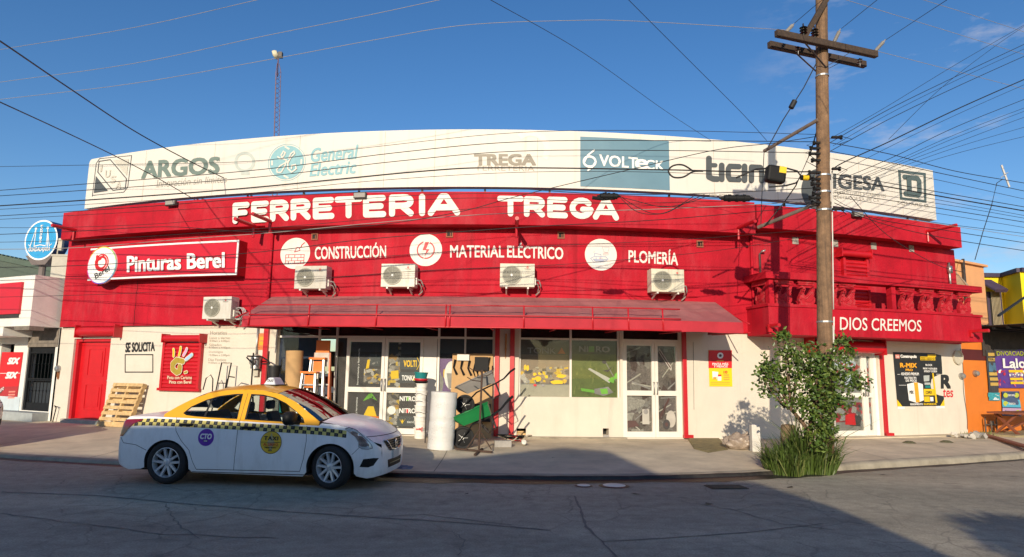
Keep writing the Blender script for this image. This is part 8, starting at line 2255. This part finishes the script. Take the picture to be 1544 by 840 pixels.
tx_ = build_car('taxi', 'white taxi with a yellow roof and checker band parked at the kerb', 'taxi', True, PAINTW, PAINTY, math.radians(-14))
R0, F0 = ground(255, 727, 0), ground(495, 741.5, 0)
dv = (F0 - R0); yaw = math.atan2(dv.y, dv.x) * .45
side = Vector((math.sin(yaw), -math.cos(yaw), 0))          # towards the camera
mid_ = (R0 + F0) / 2
loc = mid_ - side * .80 - Vector((math.cos(yaw), math.sin(yaw), 0)) * ((RAX + FAX) / 2)
CS = .935; loc = mid_ - side * .80 * CS - Vector((math.cos(yaw), math.sin(yaw), 0)) * ((RAX + FAX) / 2) * CS; tx_.scale = (CS, CS, CS); tx_.location = loc; tx_.rotation_euler.z = yaw
# the nose of another white car at the left edge
PAINTC = mat('cream_car_paint', (.62, .58, .50), .25, .04, 2, coat=.5)
c2 = build_car('parked_car', 'pale car cut off by the left edge, only its nose in view', 'car', False, PAINTC, PAINTC)
y2 = math.radians(-24); c2.rotation_euler.z = y2
tip = ground(-122, 679, WALK)
c2.location = Vector((tip.x, tip.y, WALK)) - Vector((math.cos(y2), math.sin(y2), 0)) * (CL - .17) + Vector((math.sin(y2), -math.cos(y2), 0)) * -.55
# ------------------------------------------------------------------ house and tree across the street that throw the shadows seen in the road
BY = -6.0
ta, te = math.tan(SUN_AZ), math.tan(SUN_EL)
def caster(X, Y, z): return (X - (Y - BY) * ta, z + (Y - BY) / math.cos(SUN_AZ) * te)
pts = [caster(-17, 18.6, .15), caster(-12.75, 18.6, .15), caster(-13.85, 12.7, .15), caster(-10, 12.5, .15), caster(-6.75, 11.85, .15), caster(-6.6, 12.15, .15), caster(-2.02, 12.15, .15), caster(-2.05, 12.0, .15), caster(-.8, 12.3, .15), caster(1.1, 13.9, .15), caster(1.95, 13.4, .15), caster(2.45, 11.36, 0), caster(3.85, 10.8, 0), caster(4.15, 8.8, 0), caster(4.1, 6.5, 0), caster(4.15, 3.5, 0)]
OH = thing('opposite_house', (-8, BY - 2, 0), 'low cream house across the street, its stepped roofline shading the road', 'house')
poly = [(-24, 0), (-24, pts[0][1])] + pts + [(pts[-1][0], 0)]
g = MB(); g.prism(poly[::-1], lambda u, v, d: Vector((u, BY - d, v)), 0, .5); g.build('front_wall', mat('opposite_wall_paint', (.50, .45, .38), .8, .08, 2), OH)
g = MB(); g.box(-24, -3.5, BY - 8, BY - .6, 0, 4.0); g.build('rear_block', mat('opposite_wall_paint', (.50, .45, .38)), OH)
for x in (-14, -10, -6, -2.5):
    for z in (.9,):
        g = MB(); g.box(x - .7, x + .7, BY + .003, BY + .03, z, z + 1.3); g.box(x - .8, x + .8, BY + .003, BY + .08, z - .12, z - .02, 1); w = g.build('window', [mat('opposite_window_glass', (.03, .035, .04), .1), CONC], OH)
g = MB(); g.box(-13, -11.8, BY + .003, BY + .04, 0, 2.1) if 0 else g.box(-8.6, -7.6, BY + .003, BY + .04, 0, 2.1); g.build('door', REDD, OH)
ox, oz = caster(5.5, 7.5, 0)
TRB = thing('street_tree', (ox + .1, BY, 0), 'leafy tree across the street throwing a shadow on the near road', 'tree')
rnd = random.Random(23)
g = MB(); g.tube(spline([Vector((ox + .1, BY, 0)), Vector((ox + .05, BY, 2)), Vector((ox, BY, oz - .4))], 6), [.14 - .006 * i for i in range(13)], 10)
for k in range(9):
    a = k * .7; g.tube([Vector((ox, BY, oz - 1.2 + .1 * k)), Vector((ox + .7 * math.cos(a), BY + .5 * math.sin(a), oz - .5 + .1 * k))], [.05, .015], 6)
g.build('trunk', BARK, TRB, smooth=1)
g = MB()
for k in range(1500):
    v = Vector((rnd.gauss(0, 1), rnd.gauss(0, 1), rnd.gauss(0, 1))).normalized() * rnd.random() ** .4
    p = Vector((ox + v.x * .85 + .2, BY + v.y * .8, oz - .35 + v.z * .62)); d = Vector((rnd.gauss(0, 1), rnd.gauss(0, 1), rnd.gauss(0, 1))).normalized(); u = d.orthogonal().normalized()
    g.add([p, p + d * .08 + u * .05, p + d * .2, p + d * .08 - u * .05], [(0, 1, 2, 3)])
g.build('crown', LEAF, TRB)
